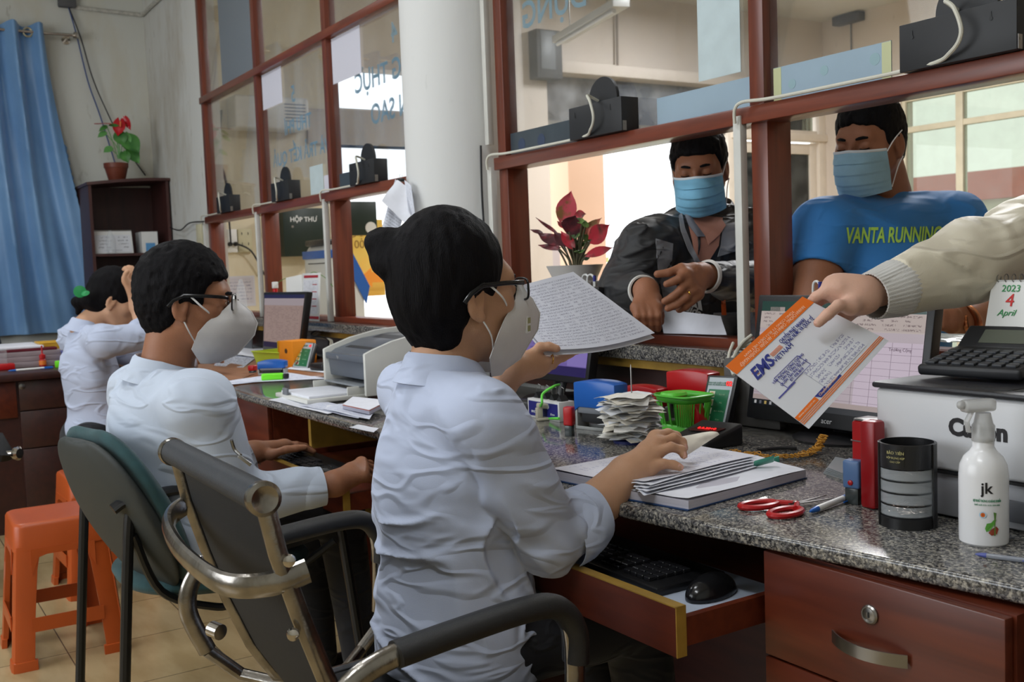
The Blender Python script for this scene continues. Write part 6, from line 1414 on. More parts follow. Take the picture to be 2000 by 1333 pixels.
for i in range(n): g.tube([r1[i], r2[i]], .0022, 5)
for i in range(0, n):
 a_, b_ = np.array(r1[i]), np.array(r2[(i+1) % n]);
o = g.build('slats', GB, t, smooth=60); MB().tube(ringpts(hw_+.003, hd+.003, ZT+.088), .0032, 8, closed=True).build('rim', GB, t)
tag(MB().lathe([(.001, -.006), (.030, -.005), (.034, 0), (.030, .006), (.001, .009)], (bx-.022, by-.012, ZT+.088), 28).build('round_green_lid', GREENP, None), 'round bright green lid lying on top of the green basket', 'lid')  # a loose lid, with no tub under it
tag(MB().obox((bx+.03, by, ZT+.045), nrm([.9, .3, .3]), nrm([-.3, .9, 0]), nrm(np.cross([.9, .3, .3], [-.3, .9, 0])), .05, .04, .06).build('stamp_pad', REDP, None, bevel=.004), 'red stamp pad standing inside the green basket', 'stamp pad')
t = empty('card_reader', (-1.66, 1.56, ZT), 'black sloped box with glowing red digits beside the spiked receipts', 'meter')
P0 = np.array([-1.70, 1.52, ZT]); q = [(-1.755, 1.515), (-1.655, 1.545), (-1.645, 1.645), (-1.755, 1.625)]
MB().add([(*q[0], ZT), (*q[1], ZT), (*q[2], ZT), (*q[3], ZT), (*q[0], ZT+.018), (*q[1], ZT+.018), (*q[2], ZT+.05), (*q[3], ZT+.05)], [(0, 3, 2, 1), (4, 5, 6, 7), (0, 1, 5, 4), (1, 2, 6, 5), (2, 3, 7, 6), (3, 0, 4, 7)]).build('casing', BLACKP, t, bevel=.006, seg=3)
sl_u = nrm(np.array([.035, .13, .032])); sl_x = nrm([.12, .035, 0]); dp = MB().obox((-1.698, 1.585, ZT+.037), sl_x, sl_u, np.cross(sl_x, sl_u), .07, .026, .002).build('display', mat('dark_red_window', rgb(50, 6, 8), .2), t, smooth=0)
text('lettering', '8.0.20+0', MATS['red_led'], np.array((-1.698, 1.585, ZT+.0395)), sl_x, sl_u, .013, dp, bold=.0004)
tag(MB().obox((-1.80, 1.84, ZT+.085), nrm([1, .1, 0]), UP, nrm([.1, -1, 0]), .17, .165, .03).build('grey_folder', mat('dull_grey_card', rgb(84, 82, 80), .6, var=.05), None, bevel=.006), 'dull grey upright case with faint emblem standing behind the green basket', 'case')
def book(name, quad, th, label, cover, lines=True, sk=0, grp=None, top_m=None, z0=ZT):
 q = [np.array([p[0], p[1], z0]) for p in quad]; t = empty(name, sum(q)/4, label, 'book', grp); c = sum(q)/4
 MB().prism([p+(p-c)*.02 for p in q], (0, 0, .003)).build('cover', cover, t, bevel=.001)
 pm = mat('page_block', rgb(196, 194, 206), .8, stretch=(1, 1, 160), var=.10, vscale=8)
 MB().prism([p+[0, 0, .003] for p in q], (0, 0, th)).build('page_block', pm, t, smooth=0)
 nu = 10; o = sheet('page', [p+[0, 0, .0036+th] for p in q], top_m or PAPER, .0005, t, curl=.004, seed=sk, lift=lambda u, v: .003*(1-v)**3)
 return t
NAVY = mat('navy_cover', rgb(34, 62, 104), .5); LINED = script_mat('lined_register', rgb(222, 222, 232), rgb(150, 152, 190), 24, 26, .35, .1)
Lq2 = [pz(1228, 978, ZT), pz(1345, 999, ZT), pz(1574, 936, ZT), pz(1468, 906, ZT)]
book('register_book', Lq2, .014, 'open register book with navy cover and blank page at the desk edge', NAVY, sk=2)
Lq1 = [pz(1075, 938, ZT), pz(1240, 962, ZT), pz(1475, 908, ZT), pz(1310, 893, ZT)]
Lq1 = [pz(1076, 938, ZT), pz(1250, 975, ZT)*[1, 1, 0]+[-.02, 0, ZT], pz(1470, 912, ZT)*[1, 1, 0]+[-.03, .02, ZT], pz(1290, 890, ZT)]
book('register_book', Lq1, .016, 'open register book with blue-lined writing under the woman\'s right hand', NAVY, sk=5, top_m=LINED)
sheet('', [pz(1250, 958, ZT)+[0, 0, .02]]*1, PAPER) if 0 else None
for k in range(5):
 o = sheet('loose_sheet', [pz(1245-4*k, 962-2*k, ZT+.022)+[0, 0, .0035*k], pz(1262+3*k, 968-3*k, ZT+.022)+[0, 0, .0035*k], pz(1478, 912-2*k, ZT+.022)+[0, 0, .0035*k], pz(1300+k*4, 884-2*k, ZT+.022)+[0, 0, .0035*k]], PAPER if k < 4 else LINED, .0006, None, .004, seed=k)
 tag(o, 'ruled form lying topmost on the open registers' if k == 4 else 'white loose sheet stacked between the two open registers', 'paper', None if k == 4 else 'loose sheets on the registers')
TEAL = mat('teal_plastic', rgb(70, 150, 128), .35)
t = empty('paper_clamp', pz(1490, 903, ZT), 'teal green plastic paper clamp gripping the register corner', 'clamp')
cl0 = pz(1492, 902, ZT+.03); MB().obox(cl0, cv(.9, .25, 0), cv(-.2, .5, .8), UP, .040, .018, .006).build('upper_jaw', TEAL, t, bevel=.002); MB().obox(pz(1508, 905, ZT+.012), cv(.85, .3, 0), UP, cv(0, 0, 1), .030, .020, .008).build('grip', TEAL, t, bevel=.003); MB().obox(pz(1478, 906, ZT+.008), cv(.9, .3, 0), UP, cv(0, 0, 1), .02, .014, .01).build('lower_jaw', TEAL, t, bevel=.002)
def scissors(c, d, L, col, label, open_=.16, z=ZT+.006):
 d = nrm([d[0], d[1], 0]); s_ = np.cross(UP, d); c = np.array([c[0], c[1], z]); t = empty('scissors', c, label, 'scissors')
 for q in (-1, 1):
  a = open_*q; dd = d*cos(a)+s_*sin(a); ss = np.cross(UP, dd)
  MB().prism([c+ss*.006*q-dd*.01, c+dd*L*.5, c-ss*.004*q-dd*.01], (0, 0, .0016)).build('blade', STEEL, t, smooth=0)
  hc = c-dd*L*.30+ss*.018*-q*-1*-1; hc = c-dd*L*.30-s_*q*.024
  MB().tube([hc+dd*.033*cos(b_)+ss*.018*sin(b_) for b_ in np.linspace(0, 2*pi, 26, endpoint=False)], .0052, 8, closed=True, flat=(1, 1.15)).tube([hc+dd*.027+ss*0, c+dd*.005], [.006, .005], 8).build('handle', col, t)
 MB().lathe([(.004, 0), (.004, .004), (.002, .005)], c, 14).build('pivot', STEEL, t); return t
pc_ = pz(1553, 992, ZT); scissors(pc_, pz(1615, 978, ZT)-pz(1500, 1000, ZT), .17, REDP, 'red-handled scissors lying open on the granite near the pen', .15)
def pen(p0, p1, r, body, ends, label, grp=None, name='ballpoint_pen'):
 p0, p1 = np.array(p0, float), np.array(p1, float); d = p1-p0; t = empty(name, (p0+p1)/2, label, 'pen', grp)
 MB().tube([p0+d*.16, p0+d*.80], r, 12).build('barrel', body, t); MB().tube([p0, p0+d*.05, p0+d*.17], [r*.25, r*.7, r*1.03], 12).build('tip', ends, t); MB().tube([p0+d*.80, p0+d*.97, p1], [r*1.05, r*1.05, r*.8], 12).build('cap', ends, t)
 u_ = nrm(np.cross(d, [.3, .2, 1])); MB().tube([p0+d*.97+u_*r, p0+d*.97+u_*r*1.8, p0+d*.70+u_*r*1.7], r*.25, 6).build('clip', ends, t); return t
pen(pz(1582, 1000, ZT+.006)+[0, 0, 0], pz(1662, 968, ZT+.008), .0052, WHITEP, BLUEP, 'white and blue ballpoint pen lying beside the scissors')
pen(pz(1905, 1083, ZT+.004), pz(2040, 1100, ZT+.004), .0035, mat('clear_pen', rgb(190, 196, 210), .1, trans=.6), mat('pen_blue_tint', rgb(70, 80, 150), .3), 'slim transparent pen at the front edge below the spray bottle')
t = empty('paper_clip_drum', (-.995, 1.345, ZT), 'black cylindrical stationery drum with clear trays of paper clips', 'organiser')
dc = np.array([-.995, 1.338, ZT]); R = .0405
MB().lathe([(R, 0), (R, .016), (R*.96, .017), (R*.2, .017)], dc, 48).build('base', BLACKP, t)
a0 = atan2(-dc[1], -dc[0]) ;
def arc(r_, z, a, b_, n=30): return [dc+np.array([r_*cos(x), r_*sin(x), z]) for x in np.linspace(a, b_, n)]
g = MB(); g.grid([arc(R, .0, a0+1.05, a0+2*pi-1.35), arc(R, .128, a0+1.05, a0+2*pi-1.35)], .002); g.build('back_shell', BLACKP, t, smooth=60)
MB().lathe([(R, .092), (R, .128), (R*.95, .129), (R*.95, .094)], dc, 48, caps=False).build('top_cup', BLACKP, t)
MB().lathe([(R*.97, .092), (.001, .092)], dc, 40, caps=False).build('cup_floor', BLACKP, t)
CLP = mat('clear_acrylic', rgb(215, 220, 224), .12, alpha=.22)
for k in range(4):
 z0 = .018+.0185*k; q = MB(); q.lathe([(R*.92, z0), (R*.97, z0+.001), (R*.97, z0+.0165), (R*.955, z0+.0165), (R*.955, z0+.002), (.001, z0+.002)], dc, 44, caps=False); q.build('tray', CLP, t, smooth=50)
lb = [dc+np.array([(R+.0006)*cos(x), (R+.0006)*sin(x), z]) for z in (.098, .122) for x in np.linspace(a0-.78, a0-.10, 9)]
g = MB(); g.grid([lb[:9], lb[9:]], .0004); lo_ = g.build('label', mat('label_black', rgb(22, 22, 18), .4), t)
GLD = mat('gold_print', rgb(190, 180, 120), .4); am = a0-.44;
def on_drum(o, r_=R+.0010):
 for v in o.data.vertices:
  x, y = v.co.x-dc[0], v.co.y-dc[1]; k = r_/sqrt(x*x+y*y); v.co.x = dc[0]+x*k; v.co.y = dc[1]+y*k
for s_, zz, sz in (('BẢO TIÊN', .1165, .0062), ('HỘP ĐỰNG KẸP', .109, .0040), ('CAO CẤP', .103, .0036)):
 o = text('lettering', s_, GLD, dc+np.array([R*cos(am), R*sin(am), zz]), [-sin(am), cos(am), 0], UP, sz, lo_); on_drum(o)
CL_ = mat('wire_clip', rgb(200, 186, 176), .25, 1.0); rg = np.random.default_rng(5)
def clip_pts(c, a, s=.011, tz=0):
 ax = np.array([cos(a), sin(a), tz]); ay = np.array([-sin(a), cos(a), tz*.5]); prof = [(-1, .35), (.75, .35), (1, .15), (1, -.15), (.75, -.35), (-.8, -.35), (-1, -.15), (-1, .05), (-.8, .2), (.5, .2), (.65, 0), (.5, -.18), (-.3, -.18)]
 return [np.array(c)+ax*x*s+ay*y*s for x, y in prof]
for tray_k, cnt in ((0, 34), (3, 14)):
 g = MB()
 for k in range(cnt):
  rr, aa = R*.80*sqrt(rg.uniform(.1, 1)), rg.uniform(0, 6.28); c = dc+[rr*cos(aa)*.85, rr*sin(aa)*.85, .0215+.0185*tray_k+rg.uniform(0, .010)]
  g.tube(clip_pts(c, rg.uniform(0, 6.28), .010, rg.uniform(-.35, .35)), .00055, 4)
 o = g.build('paper_clips', CL_, None); tag(o, 'loose steel paper clips heaped in the %s clear tray of the black drum' % ('lowest' if tray_k == 0 else 'top'), 'paper clips', None, 'stuff')
t = empty('spray_bottle', (-.865, 1.335, ZT), 'white sanitiser spray bottle with clear trigger head and herb picture', 'bottle'); bc = np.array([-.867, 1.335, ZT])
WGL = mat('white_gloss_plastic', rgb(224, 224, 226), .22)
MB().lathe([(.030, 0), (.0325, .003), (.033, .012), (.033, .098), (.0315, .112), (.026, .124), (.018, .132), (.0145, .138), (.0145, .150)], bc, 48).build('bottle', WGL, t)
CLR = mat('frosted_clear', rgb(228, 228, 226), .25, trans=.55, alpha=.75)
hd = MB(); hd.lathe([(.0155, .146), (.0155, .168), (.013, .172), (.010, .186)], bc, 24); o_h = hd.build('collar', CLR, t)
hx = cv(-1, 0, .2); hx = nrm([hx[0], hx[1], 0]); hy = np.cross(UP, hx)
MB().obox(bc+UP*.197+hx*.008, hx, hy, UP, .050, .018, .018).obox(bc+UP*.199+hx*.034, hx, hy, UP, .012, .013, .012).build('spray_head', CLR, t, bevel=.005, seg=3)
MB().tube([bc+UP*.190+hx*.018, bc+UP*.175+hx*.026, bc+UP*.160+hx*.023], .0035, 8, flat=(.7, 1.6)).build('trigger', CLR, t)
def on_bottle(o, r_=.0336):
 for v in o.data.vertices:
  x, y = v.co.x-bc[0], v.co.y-bc[1]; k = r_/sqrt(x*x+y*y); v.co.x = bc[0]+x*k; v.co.y = bc[1]+y*k
ab = atan2(-bc[1], -bc[0]); tang = lambda a: np.array([-sin(a), cos(a), 0])
def bt(s_, a, z, sz, m, bold=0, w=None): o = text('lettering', s_, m, bc+np.array([.034*cos(a), .034*sin(a), z]), tang(a), UP, sz, t, bold=bold, width=w); on_bottle(o); return o
INK = mat('black_print', rgb(26, 24, 26), .5); GPR = mat('bottle_green_print', rgb(60, 140, 100), .5)
bt('jk', ab+.12, .084, .022, INK, .0004); bt('XỊT KHỬ TRÙNG KHÁNG KHUẨN', ab+.15, .0665, .0048, GPR, .0001, .043); bt('Chiết xuất thảo dược thiên nhiên', ab+.15, .061, .0032, GPR, 0, .038)
def blob(pts, m, nm, r_=.0338):
 g = MB(); P = [bc+np.array([.034*cos(ab+a), .034*sin(ab+a), z]) for a, z in pts]; g.prism(P, (0, 0, 0.00001)) if 0 else g.add(P, [tuple(range(len(P)))]); o = g.build(nm, m, t, smooth=0); on_bottle(o, r_); return o
E_ = lambda ca, cz, ra, rz, n=16, rot=0: [(ca+ra*cos(k)*cos(rot)-rz*30*sin(k)*sin(rot)*.0, cz+rz*sin(k)+ra*.03*cos(k)*rot) for k in np.linspace(0, 2*pi, n, endpoint=False)]
blob(E_(-.28+.25, .047, .14, .0045), mat('pale_blue_print', rgb(170, 205, 226), .5), 'emblem_halo'); blob(E_(-.03, .047, .09, .0033), mat('drop_orange', rgb(214, 110, 40), .5), 'emblem_drop', .0339); blob([(-.05, .0475), (-.035, .0475), (-.035, .049), (-.025, .049), (-.025, .0475), (-.01, .0475), (-.01, .0465), (-.025, .0465), (-.025, .045), (-.035, .045), (-.035, .0465), (-.05, .0465)], REDP, 'emblem_cross', .03405)
blob([(.05, .028), (.10, .023), (.25, .026), (.42, .034), (.50, .040), (.42, .041), (.28, .036), (.12, .035)], mat('leaf_print', rgb(90, 160, 60), .5), 'leaf_picture'); blob([(.18, .022), (.30, .018), (.52, .020), (.60, .027), (.50, .031), (.30, .027)], mat('cinnamon_print', rgb(150, 66, 44), .5), 'cinnamon_picture', .0339)
blob([(.40, .018), (.46, .018), (.455, .036), (.50, .050), (.38, .051), (.42, .036)], mat('lemongrass_print', rgb(92, 132, 60), .5), 'lemongrass_picture', .03405)
t = empty('laser_printer', (-.86, 1.6, ZT), 'white desktop laser printer with black top behind the spray bottle', 'printer'); X0, X1, Y0, Y1 = -1.108, -.68, 1.41, 1.78
WPR_ = mat('printer_white', rgb(206, 207, 210), .4, bump=.03, bscale=500); PGR = mat('printer_grey', rgb(160, 162, 168), .4)
MB().box((X0, Y0, .835), (X1, Y1, .955)).build('body', WPR_, t, bevel=.006, seg=3); MB().box((X0, Y0+.002, ZT+.004), (X1, Y1, .833)).build('cassette', PGR, t, bevel=.004)
MB().box((X0+.005, Y0-.002, .831), (X1, Y0+.01, .835)).build('panel_gap', BLACKM, t, smooth=0)
MB().box((X0+.18, Y0-.002, .775), (X1-.13, Y0+.004, .808)).build('cassette_grip', mat('grip_recess', rgb(92, 94, 100), .5), t, bevel=.003)
q = MB().box((X0-.004, Y0-.006, .956), (X1, Y1, .966)).build('top_cover', mat('top_black', rgb(38, 38, 42), .4, bump=.05, bscale=400), t, bevel=.004)
MB().box((X0+.15, Y0+.02, .966), (X1, Y0+.022, .967)).box((X0+.22, Y0+.02, .966), (X0+.222, Y1-.1, .967)).build('cover_seam', BLACKM, q, smooth=0)
text('lettering', 'Canon', INK, (-.925, Y0-.0006, .905), EXx, UP, .036, t, bold=.0017)
t = empty('desk_calculator', (-1.02, 1.5, .966), 'black desk calculator with tilted display lying on the white printer', 'calculator')
kx = nrm([1, .12, 0]); ky = nrm(np.array([-.10, 1, .18])); kz = np.cross(kx, ky); c = np.array([-1.00, 1.55, .992]); CB = mat('calculator_black', rgb(34, 35, 38), .45)
MB().obox(c, kx, ky, kz, .17, .13, .018).build('body', CB, t, bevel=.006, seg=3)
dk_ = nrm(np.array([-.12, 1, .75])); dz = np.cross(kx, dk_); dcn = c+ky*.088+UP*.014
hp = MB().obox(dcn, kx, dk_, dz, .17, .062, .014).build('display_hood', CB, t, bevel=.006, seg=3); MB().obox(dcn+dz*.0075, kx, dk_, dz, .10, .034, .001).build('display', mat('lcd_grey', rgb(92, 96, 86), .25), hp, smooth=0)
for i in range(4):
 for j in range(7): MB().obox(c+kz*.011+kx*(-.066+.022*j)+ky*(-.048+.024*i), kx, ky, kz, .016, .015, .005).build('key', mat('calc_key', rgb(60, 62, 66), .4) if not (i == 3 and j == 6) else mat('calc_key_yellow', rgb(180, 176, 130), .4), t, bevel=.0015)
MB().obox(c-kz*.012+UP*-.004, kx, ky, kz, .12, .02, .012).build('rubber_foot', BLACKM, t, smooth=0)
t = empty('desk_calendar', (-.93, 1.66, .967), 'white spiral-bound April 2023 desk calendar standing behind the calculator', 'calendar')
cbl = py(1912, 716, 1.63); ctl = py(1938, 548, 1.68); cx_ = nrm([1, .02, 0]); wq = .25; cq = [cbl, cbl+cx_*wq, ctl+cx_*wq, ctl]; upc = nrm(ctl-cbl); nc = nrm(np.cross(cx_, upc));
if nc@cf > 0: nc = -nc
MB().prism(cq, -nc*.004).build('page', WHITEP, t, smooth=0); cqb = [cbl+[0, .10, 0], cbl+cx_*wq+[0, .10, 0], ctl+cx_*wq, ctl]; MB().prism(cqb, nc*.002).build('back_board', WHITEP, t, smooth=0)
MB().box((cbl[0]+.005, cbl[1]-.004, .9665), (cbl[0]+wq-.005, cbl[1]+.10, cbl[2]+.0)).build('stand_board', WHITEP, t, smooth=0)
for k in range(18): MB().tube([ctl+cx_*(.012+.0135*k)+upc*.004+nc*.006*cos(a)+upc*.007*sin(a) for a in np.linspace(0, 2*pi, 12, endpoint=False)], .0009, 5, closed=True).build('spiral_ring', STEEL, t)
def ct(s_, u, v, sz, c_, **kw): return text('lettering', s_, mat('cal_'+c_[0], c_[1], .6), cbl+cx_*wq*u+(ctl-cbl)*v+nc*.0012, cx_, upc, sz, t, **kw)
GRc, RDc, BKc = ('green', rgb(60, 150, 90)), ('red', rgb(205, 50, 50)), ('black', rgb(50, 50, 56))
ct('2023', .15, .90, .017, GRc); ct('4', .155, .76, .032, RDc); ct('April', .14, .62, .016, GRc, shear=.3)
for r_i, row in enumerate((('', '', '', '1', '2'), ('3', '4', '5', '6', '7'), ('10', '11', '12', '13', '14'), ('17', '18', '19', '20', '21'), ('24', '25', '26', '27', '28'))):
 for c_i, s_ in enumerate(row):
  if s_: ct(s_, .42+.13*c_i, .86-.155*r_i+.0, .015, BKc)
MB().prism([cbl+cx_*wq*u+(ctl-cbl)*v+nc*.0008 for u, v in ((.40, .90), (.98, .90), (.98, .93), (.40, .93))], nc*.0003).build('highlight_bar', mat('cal_yellow', rgb(214, 220, 110), .6), t, smooth=0)
t = empty('counter_sign', (-.86, 1.90, .935), 'blue counter sign with white lettering, cut off by the right edge', 'sign')
b_, n_ = slab('board', [(-.945, 1.80, .944), (-.70, 1.80, .944), (-.70, 1.83, 1.04), (-.945, 1.83, 1.04)], .004, mat('sign_blue', rgb(30, 98, 196), .35), t, .001)
WP2 = mat('white_lettering', rgb(232, 236, 240), .5); su = nrm([0, .03, .096])
for s_, x, z, sz in (('CÔNG CHỨNG', -.83, 1.018, .030), ('Tân Kỳ Tân Quý', -.83, .985, .016), ('ĐT: 028', -.83, .962, .013)): text('lettering', s_, WP2, (x, 1.80+(z-.944)/.096*.03-.001, z), EXx, su, sz, t)
MB().box((-.95, 1.79, .935), (-.69, 1.87, .944)).build('foot', BLACKP, t, bevel=.001)
t = empty('staple_box', (-2.30, 1.56, ZT), 'small navy and white box of binder clips with open clips on top', 'box')
sb = py(1060, 795, 1.55); sb[2] = ZT; SBW = .16; MB().box((-2.37, 1.55, ZT), (-2.22, 1.60, .812)).build('carton', WHITEP, t, bevel=.001); MB().box((-2.364, 1.549, ZT+.006), (-2.226, 1.5495, .806)).build('label', mat('label_navy', rgb(38, 40, 120), .4), t, smooth=0)
text('lettering', 'SLECHO', WP2, (-2.295, 1.5485, .795), EXx, UP, .016, t, bold=.0003); text('lettering', 'BINDER CLIP', WP2, (-2.325, 1.5485, .777), EXx, UP, .009, t); text('lettering', '32mm', WP2, (-2.25, 1.5485, .777), EXx, UP, .008, t)
for k, x in enumerate((-2.35, -2.31, -2.275, -2.24)):
 b_ = MB(); b_.prism([(x-.012, 1.565, .8125), (x+.012, 1.565, .8125), (x, 1.565, .828)], (0, .022, 0)); o = b_.build('binder_clip', BLACKM, None, smooth=0); tag(o, ('leftmost', 'second', 'third', 'rightmost')[k]+' of the black binder clips standing on the navy box', 'binder clip', 'binder clips on the navy box')
 MB().tube([(x-.004, 1.57, .828), (x-.008, 1.572, .846), (x, 1.574, .850), (x+.008, 1.576, .846), (x+.004, 1.578, .828)], .0008, 5).build('wire_arm', STEEL, o)
LG = mat('lanyard_green', rgb(112, 226, 80), .5)
cable('lanyard', [pz(1092, 818, ZT+.012), pz(1070, 818, ZT+.004), pz(1052, 818, ZT+.003), pz(1050, 806, ZT+.003), pz(1047, 804, ZT+.01), py(1058, 790, 1.52), py(1060, 770, 1.53), py(1082, 755, 1.56), py(1092, 752, 1.60)], .0035, LG, 'bright green lanyard looped round the navy box and stapler', 'lanyard')
t = empty('stapler', pz(1075, 820, ZT), 'cream stapler lying open beside the small red stamp', 'stapler'); CRM = mat('cream_plastic', rgb(186, 180, 160), .4)
s0, s1 = pz(1050, 822, ZT), pz(1103, 818, ZT); dd = nrm((s1-s0)*[1, 1, 0]); ss = np.cross(UP, dd); s0 = s0*[1, 1, 0]+[0, 0, ZT]
MB().obox(s0+dd*.06+UP*.004, dd, ss, UP, .125, .026, .008).build('base', CRM, t, bevel=.003); ud = nrm(dd*.95+UP*-.10); MB().obox(s0+dd*.062+UP*.034, ud, ss, np.cross(ud, ss), .125, .024, .014).build('arm', CRM, t, bevel=.004); MB().obox(s0+dd*.005+UP*.018, dd, ss, UP, .016, .022, .032).build('hinge', CRM, t, bevel=.002)
t = empty('glue_bottle', py(1040, 795, 1.55)*[1, 1, 0]+[0, 0, ZT], 'dark bottle lying down with a light blue cap left of the navy box', 'bottle')
g0 = py(1058, 787, 1.58); g0[2] = ZT+.022; gd = nrm([-1, -.25, 0]); MB().lathe([(.016, 0), (.018, .004), (.018, .03), (.014, .032)], g0, 20, ax=gd).build('cap', mat('light_blue_plastic', rgb(92, 172, 190), .35), t); MB().lathe([(.014, .03), (.022, .036), (.022, .12), (.018, .125)], g0, 20, ax=gd).build('body', BLACKP, t)
RB = mat('rubber_band', rgb(196, 140, 46), .5); path = smooth_pts([pz(1350, 900, ZT+.01)*[1, 1, 0]+[0, 0, ZT+.03], pz(1400, 885, ZT+.008), pz(1450, 885, ZT+.008), pz(1500, 893, ZT+.008), pz(1560, 890, ZT+.008), pz(1590, 880, ZT+.010), pz(1602, 868, ZT+.02), pz(1608, 852, ZT+.03)], 14)
t = empty('rubber_band_chain', path[len(path)//2]*[1, 1, 0]+[0, 0, ZT], 'long chain of knotted amber rubber bands trailing on the granite below the monitor', 'rubber bands'); rg = np.random.default_rng(9)
g = MB()
for k in range(0, len(path), 1):
 c = path[k]+rg.uniform(-.003, .003, 3); a = rg.uniform(0, pi); b_ = rg.uniform(-.6, .6); ax = nrm([cos(a), sin(a), b_]); ay = nrm(np.cross(ax, [.2, .1, 1]))
 g.tube([c+ax*.009*cos(x)+ay*.0065*sin(x) for x in np.linspace(0, 2*pi, 12, endpoint=False)], .0010, 4, closed=True)
g.build('bands', RB, t)
tag(MB().tube(smooth_pts([pz(1480, 880, ZT+.005), pz(1520, 876, ZT+.006), pz(1556, 876, ZT+.005)]), .004, 8).build('utility_knife', BLACKP, None), 'slim black knife lying under the spreadsheet monitor', 'knife')
t = empty('card_case', pz(1640, 918, ZT), 'stack of thin clear plastic card sleeves left of the slate blue stamp', 'card sleeves')
for k in range(5): MB().prism([pz(1608+2*k, 925, ZT)+[0, 0, .0025*k], pz(1655, 940, ZT)+[0, 0, .0025*k], pz(1672, 912, ZT)+[0, 0, .0025*k], pz(1632, 900+k, ZT)+[0, 0, .0025*k]], (0, 0, .0018)).build('sleeve', mat('cloudy_plastic', rgb(190, 196, 200), .2, trans=.3), t, smooth=0)
def keyboard(c, ax, L, D_, z, label):
 ax = nrm([ax[0], ax[1], 0]); ay = np.cross(UP, ax); c = np.array([c[0], c[1], z]); t = empty('keyboard', c, label, 'keyboard')
 MB().obox(c+UP*.009, ax, ay, UP, L, D_, .018).build('case', BLACKP, t, bevel=.004)
 KM = mat('key_black', rgb(34, 34, 37), .35)
 def block(x0, n_, rows, w=.0178):
  for r_ in range(rows):
   for k in range(n_):
    MB().obox(c+ax*(-L/2+x0+w*(k+.5))+ay*(-D_/2+.020+.0185*r_+.0)+UP*.0215, ax, ay, UP, w*.84, .0155, .007).build('key', KM, t, bevel=.0012, seg=1)
 block(.010, 14, 5); block(.010+14*.0178+.012, 3, 1); block(.010+14*.0178+.012, 3, 4 if L > .4 else 2); block(.010+17*.0178+.024, 4, 5)
 return t
keyboard((-1.475, 1.135), (1, -.02), .44, .15, .634, 'black keyboard on the tray in front of the front woman')
keyboard((-2.80, 1.07), (1, -.02), .43, .15, .62, 'black keyboard under the seated man\'s hands')
t = tag(MB().prism([(-1.40, 1.012, .634), (-1.16, 1.012, .634), (-1.155, 1.24, .634), (-1.36, 1.24, .634)], (0, 0, .003)).build('mouse_pad', script_mat('ink_painting_pad', rgb(176, 186, 204), rgb(40, 30, 40), 5, 7, .25, .5), None, bevel=.001), 'pale mouse pad with dark ink-brush picture on the front tray', 'mouse pad')
v = Vox((-1.30, 1.0, .62), (-1.12, 1.25, .70), .0025); v.ell((-1.21, 1.13, .640), (.030, .055, .034), [nrm([.98, .15, 0]), nrm([-.15, .98, 0]), UP], .005); v.half((-1.21, 1.13, .6375), (0, 0, -1), (-1.3, 1.0, .6), (-1.1, 1.26, .71)); o = v.mesh('computer_mouse', mat('mouse_black', rgb(22, 22, 24), .18), None); tag(o, 'black glossy computer mouse on the pale pad', 'mouse')
E0, E1, E3 = pd(1417, 716, 1.70), pd(1580, 838, 1.66), pd(1567, 580, 1.775)
_n = np.cross(E1-E0, E3-E0); _v = ray(1736, 666); E2 = CAM+_v*(((E0-CAM)@_n)/(_v@_n))
ENV = mat('envelope_white', rgb(222, 224, 232), .6); EOR = mat('envelope_orange', rgb(236, 116, 34), .55); EBL = mat('envelope_blue', rgb(52, 60, 140), .55)
eq = [E0, E1, E2, E3]; t = empty('envelope', sum(eq)/4, 'orange and white express mail envelope held out over the desk', 'envelope')
ex = nrm(E3-E0); ey0 = E0-E1; ey0 = nrm(ey0-ex*(ey0@ex)); en = np.cross(ex, ey0);
if en@cf > 0: en = -en
MB().prism(eq, en*-.0012).build('paper', ENV, t, smooth=0)
def ep(u, v, off=.0006): return (E0*(1-u)+E3*u)*(1-v)+(E1*(1-u)+E2*u)*v+en*off
def eband(nm, u0, u1, v0, v1, m, off=.0006, sk=0): return MB().prism([ep(u0, v0, off), ep(u1, v0, off), ep(u1, v1, off), ep(u0+sk, v1, off)], en*.0002).build(nm, m, t, smooth=0)
eband('orange_band', 0, 1, 0, .135, EOR)
for k in range(3): eband('orange_line', .0, 1., .895+.018*k, .904+.018*k, EOR)
eband('orange_tab', .0, .24, .83, .885, EOR); eband('blue_tab', .24, .52, .83, .885, EBL, sk=.03)
def et(s_, u, v, sz, m, **kw): return text('lettering', s_, m, ep(u, v, .0010), ep(1, v)-ep(0, v), ep(u, 0)-ep(u, 1), sz, t, **kw)
et('EMS', .185, .265, .028, EBL, bold=.0008, shear=.25); et('VIETNAM', .415, .30, .0115, EBL); et('CHUYỂN PHÁT NHANH', .64, .20, .0100, EBL, width=.066); et('TRONG NƯỚC VÀ QUỐC TẾ', .67, .25, .0100, EBL, width=.078)
for k in range(4): eband('orange_dash', .33, .46, .215+.012*k, .220+.012*k, EOR)
for k in range(4): eband('orange_dash', .085+.01*k, .135, .235+.014*k, .240+.014*k, EOR)
WH = mat('band_white_print', rgb(240, 200, 170), .6)
o = text('lettering', 'NHANH CHÓNG · CHÍNH XÁC · AN TOÀN · CHUYÊN NGHIỆP', WH, ep(.5, .095, .0010), ep(0, .1)-ep(1, .1), ep(.5, 1)-ep(.5, 0), .0085, t, width=.17)
o = text('lettering', 'TỔNG CÔNG TY BƯU ĐIỆN VIỆT NAM', WH, ep(.5, .055, .0010), ep(0, .1)-ep(1, .1), ep(.5, 1)-ep(.5, 0), .006, t, width=.13)
STP = mat('stamp_ink', rgb(86, 86, 160), .6)
fr_ = [(.17, .42), (.46, .42), (.46, .58), (.17, .58)]
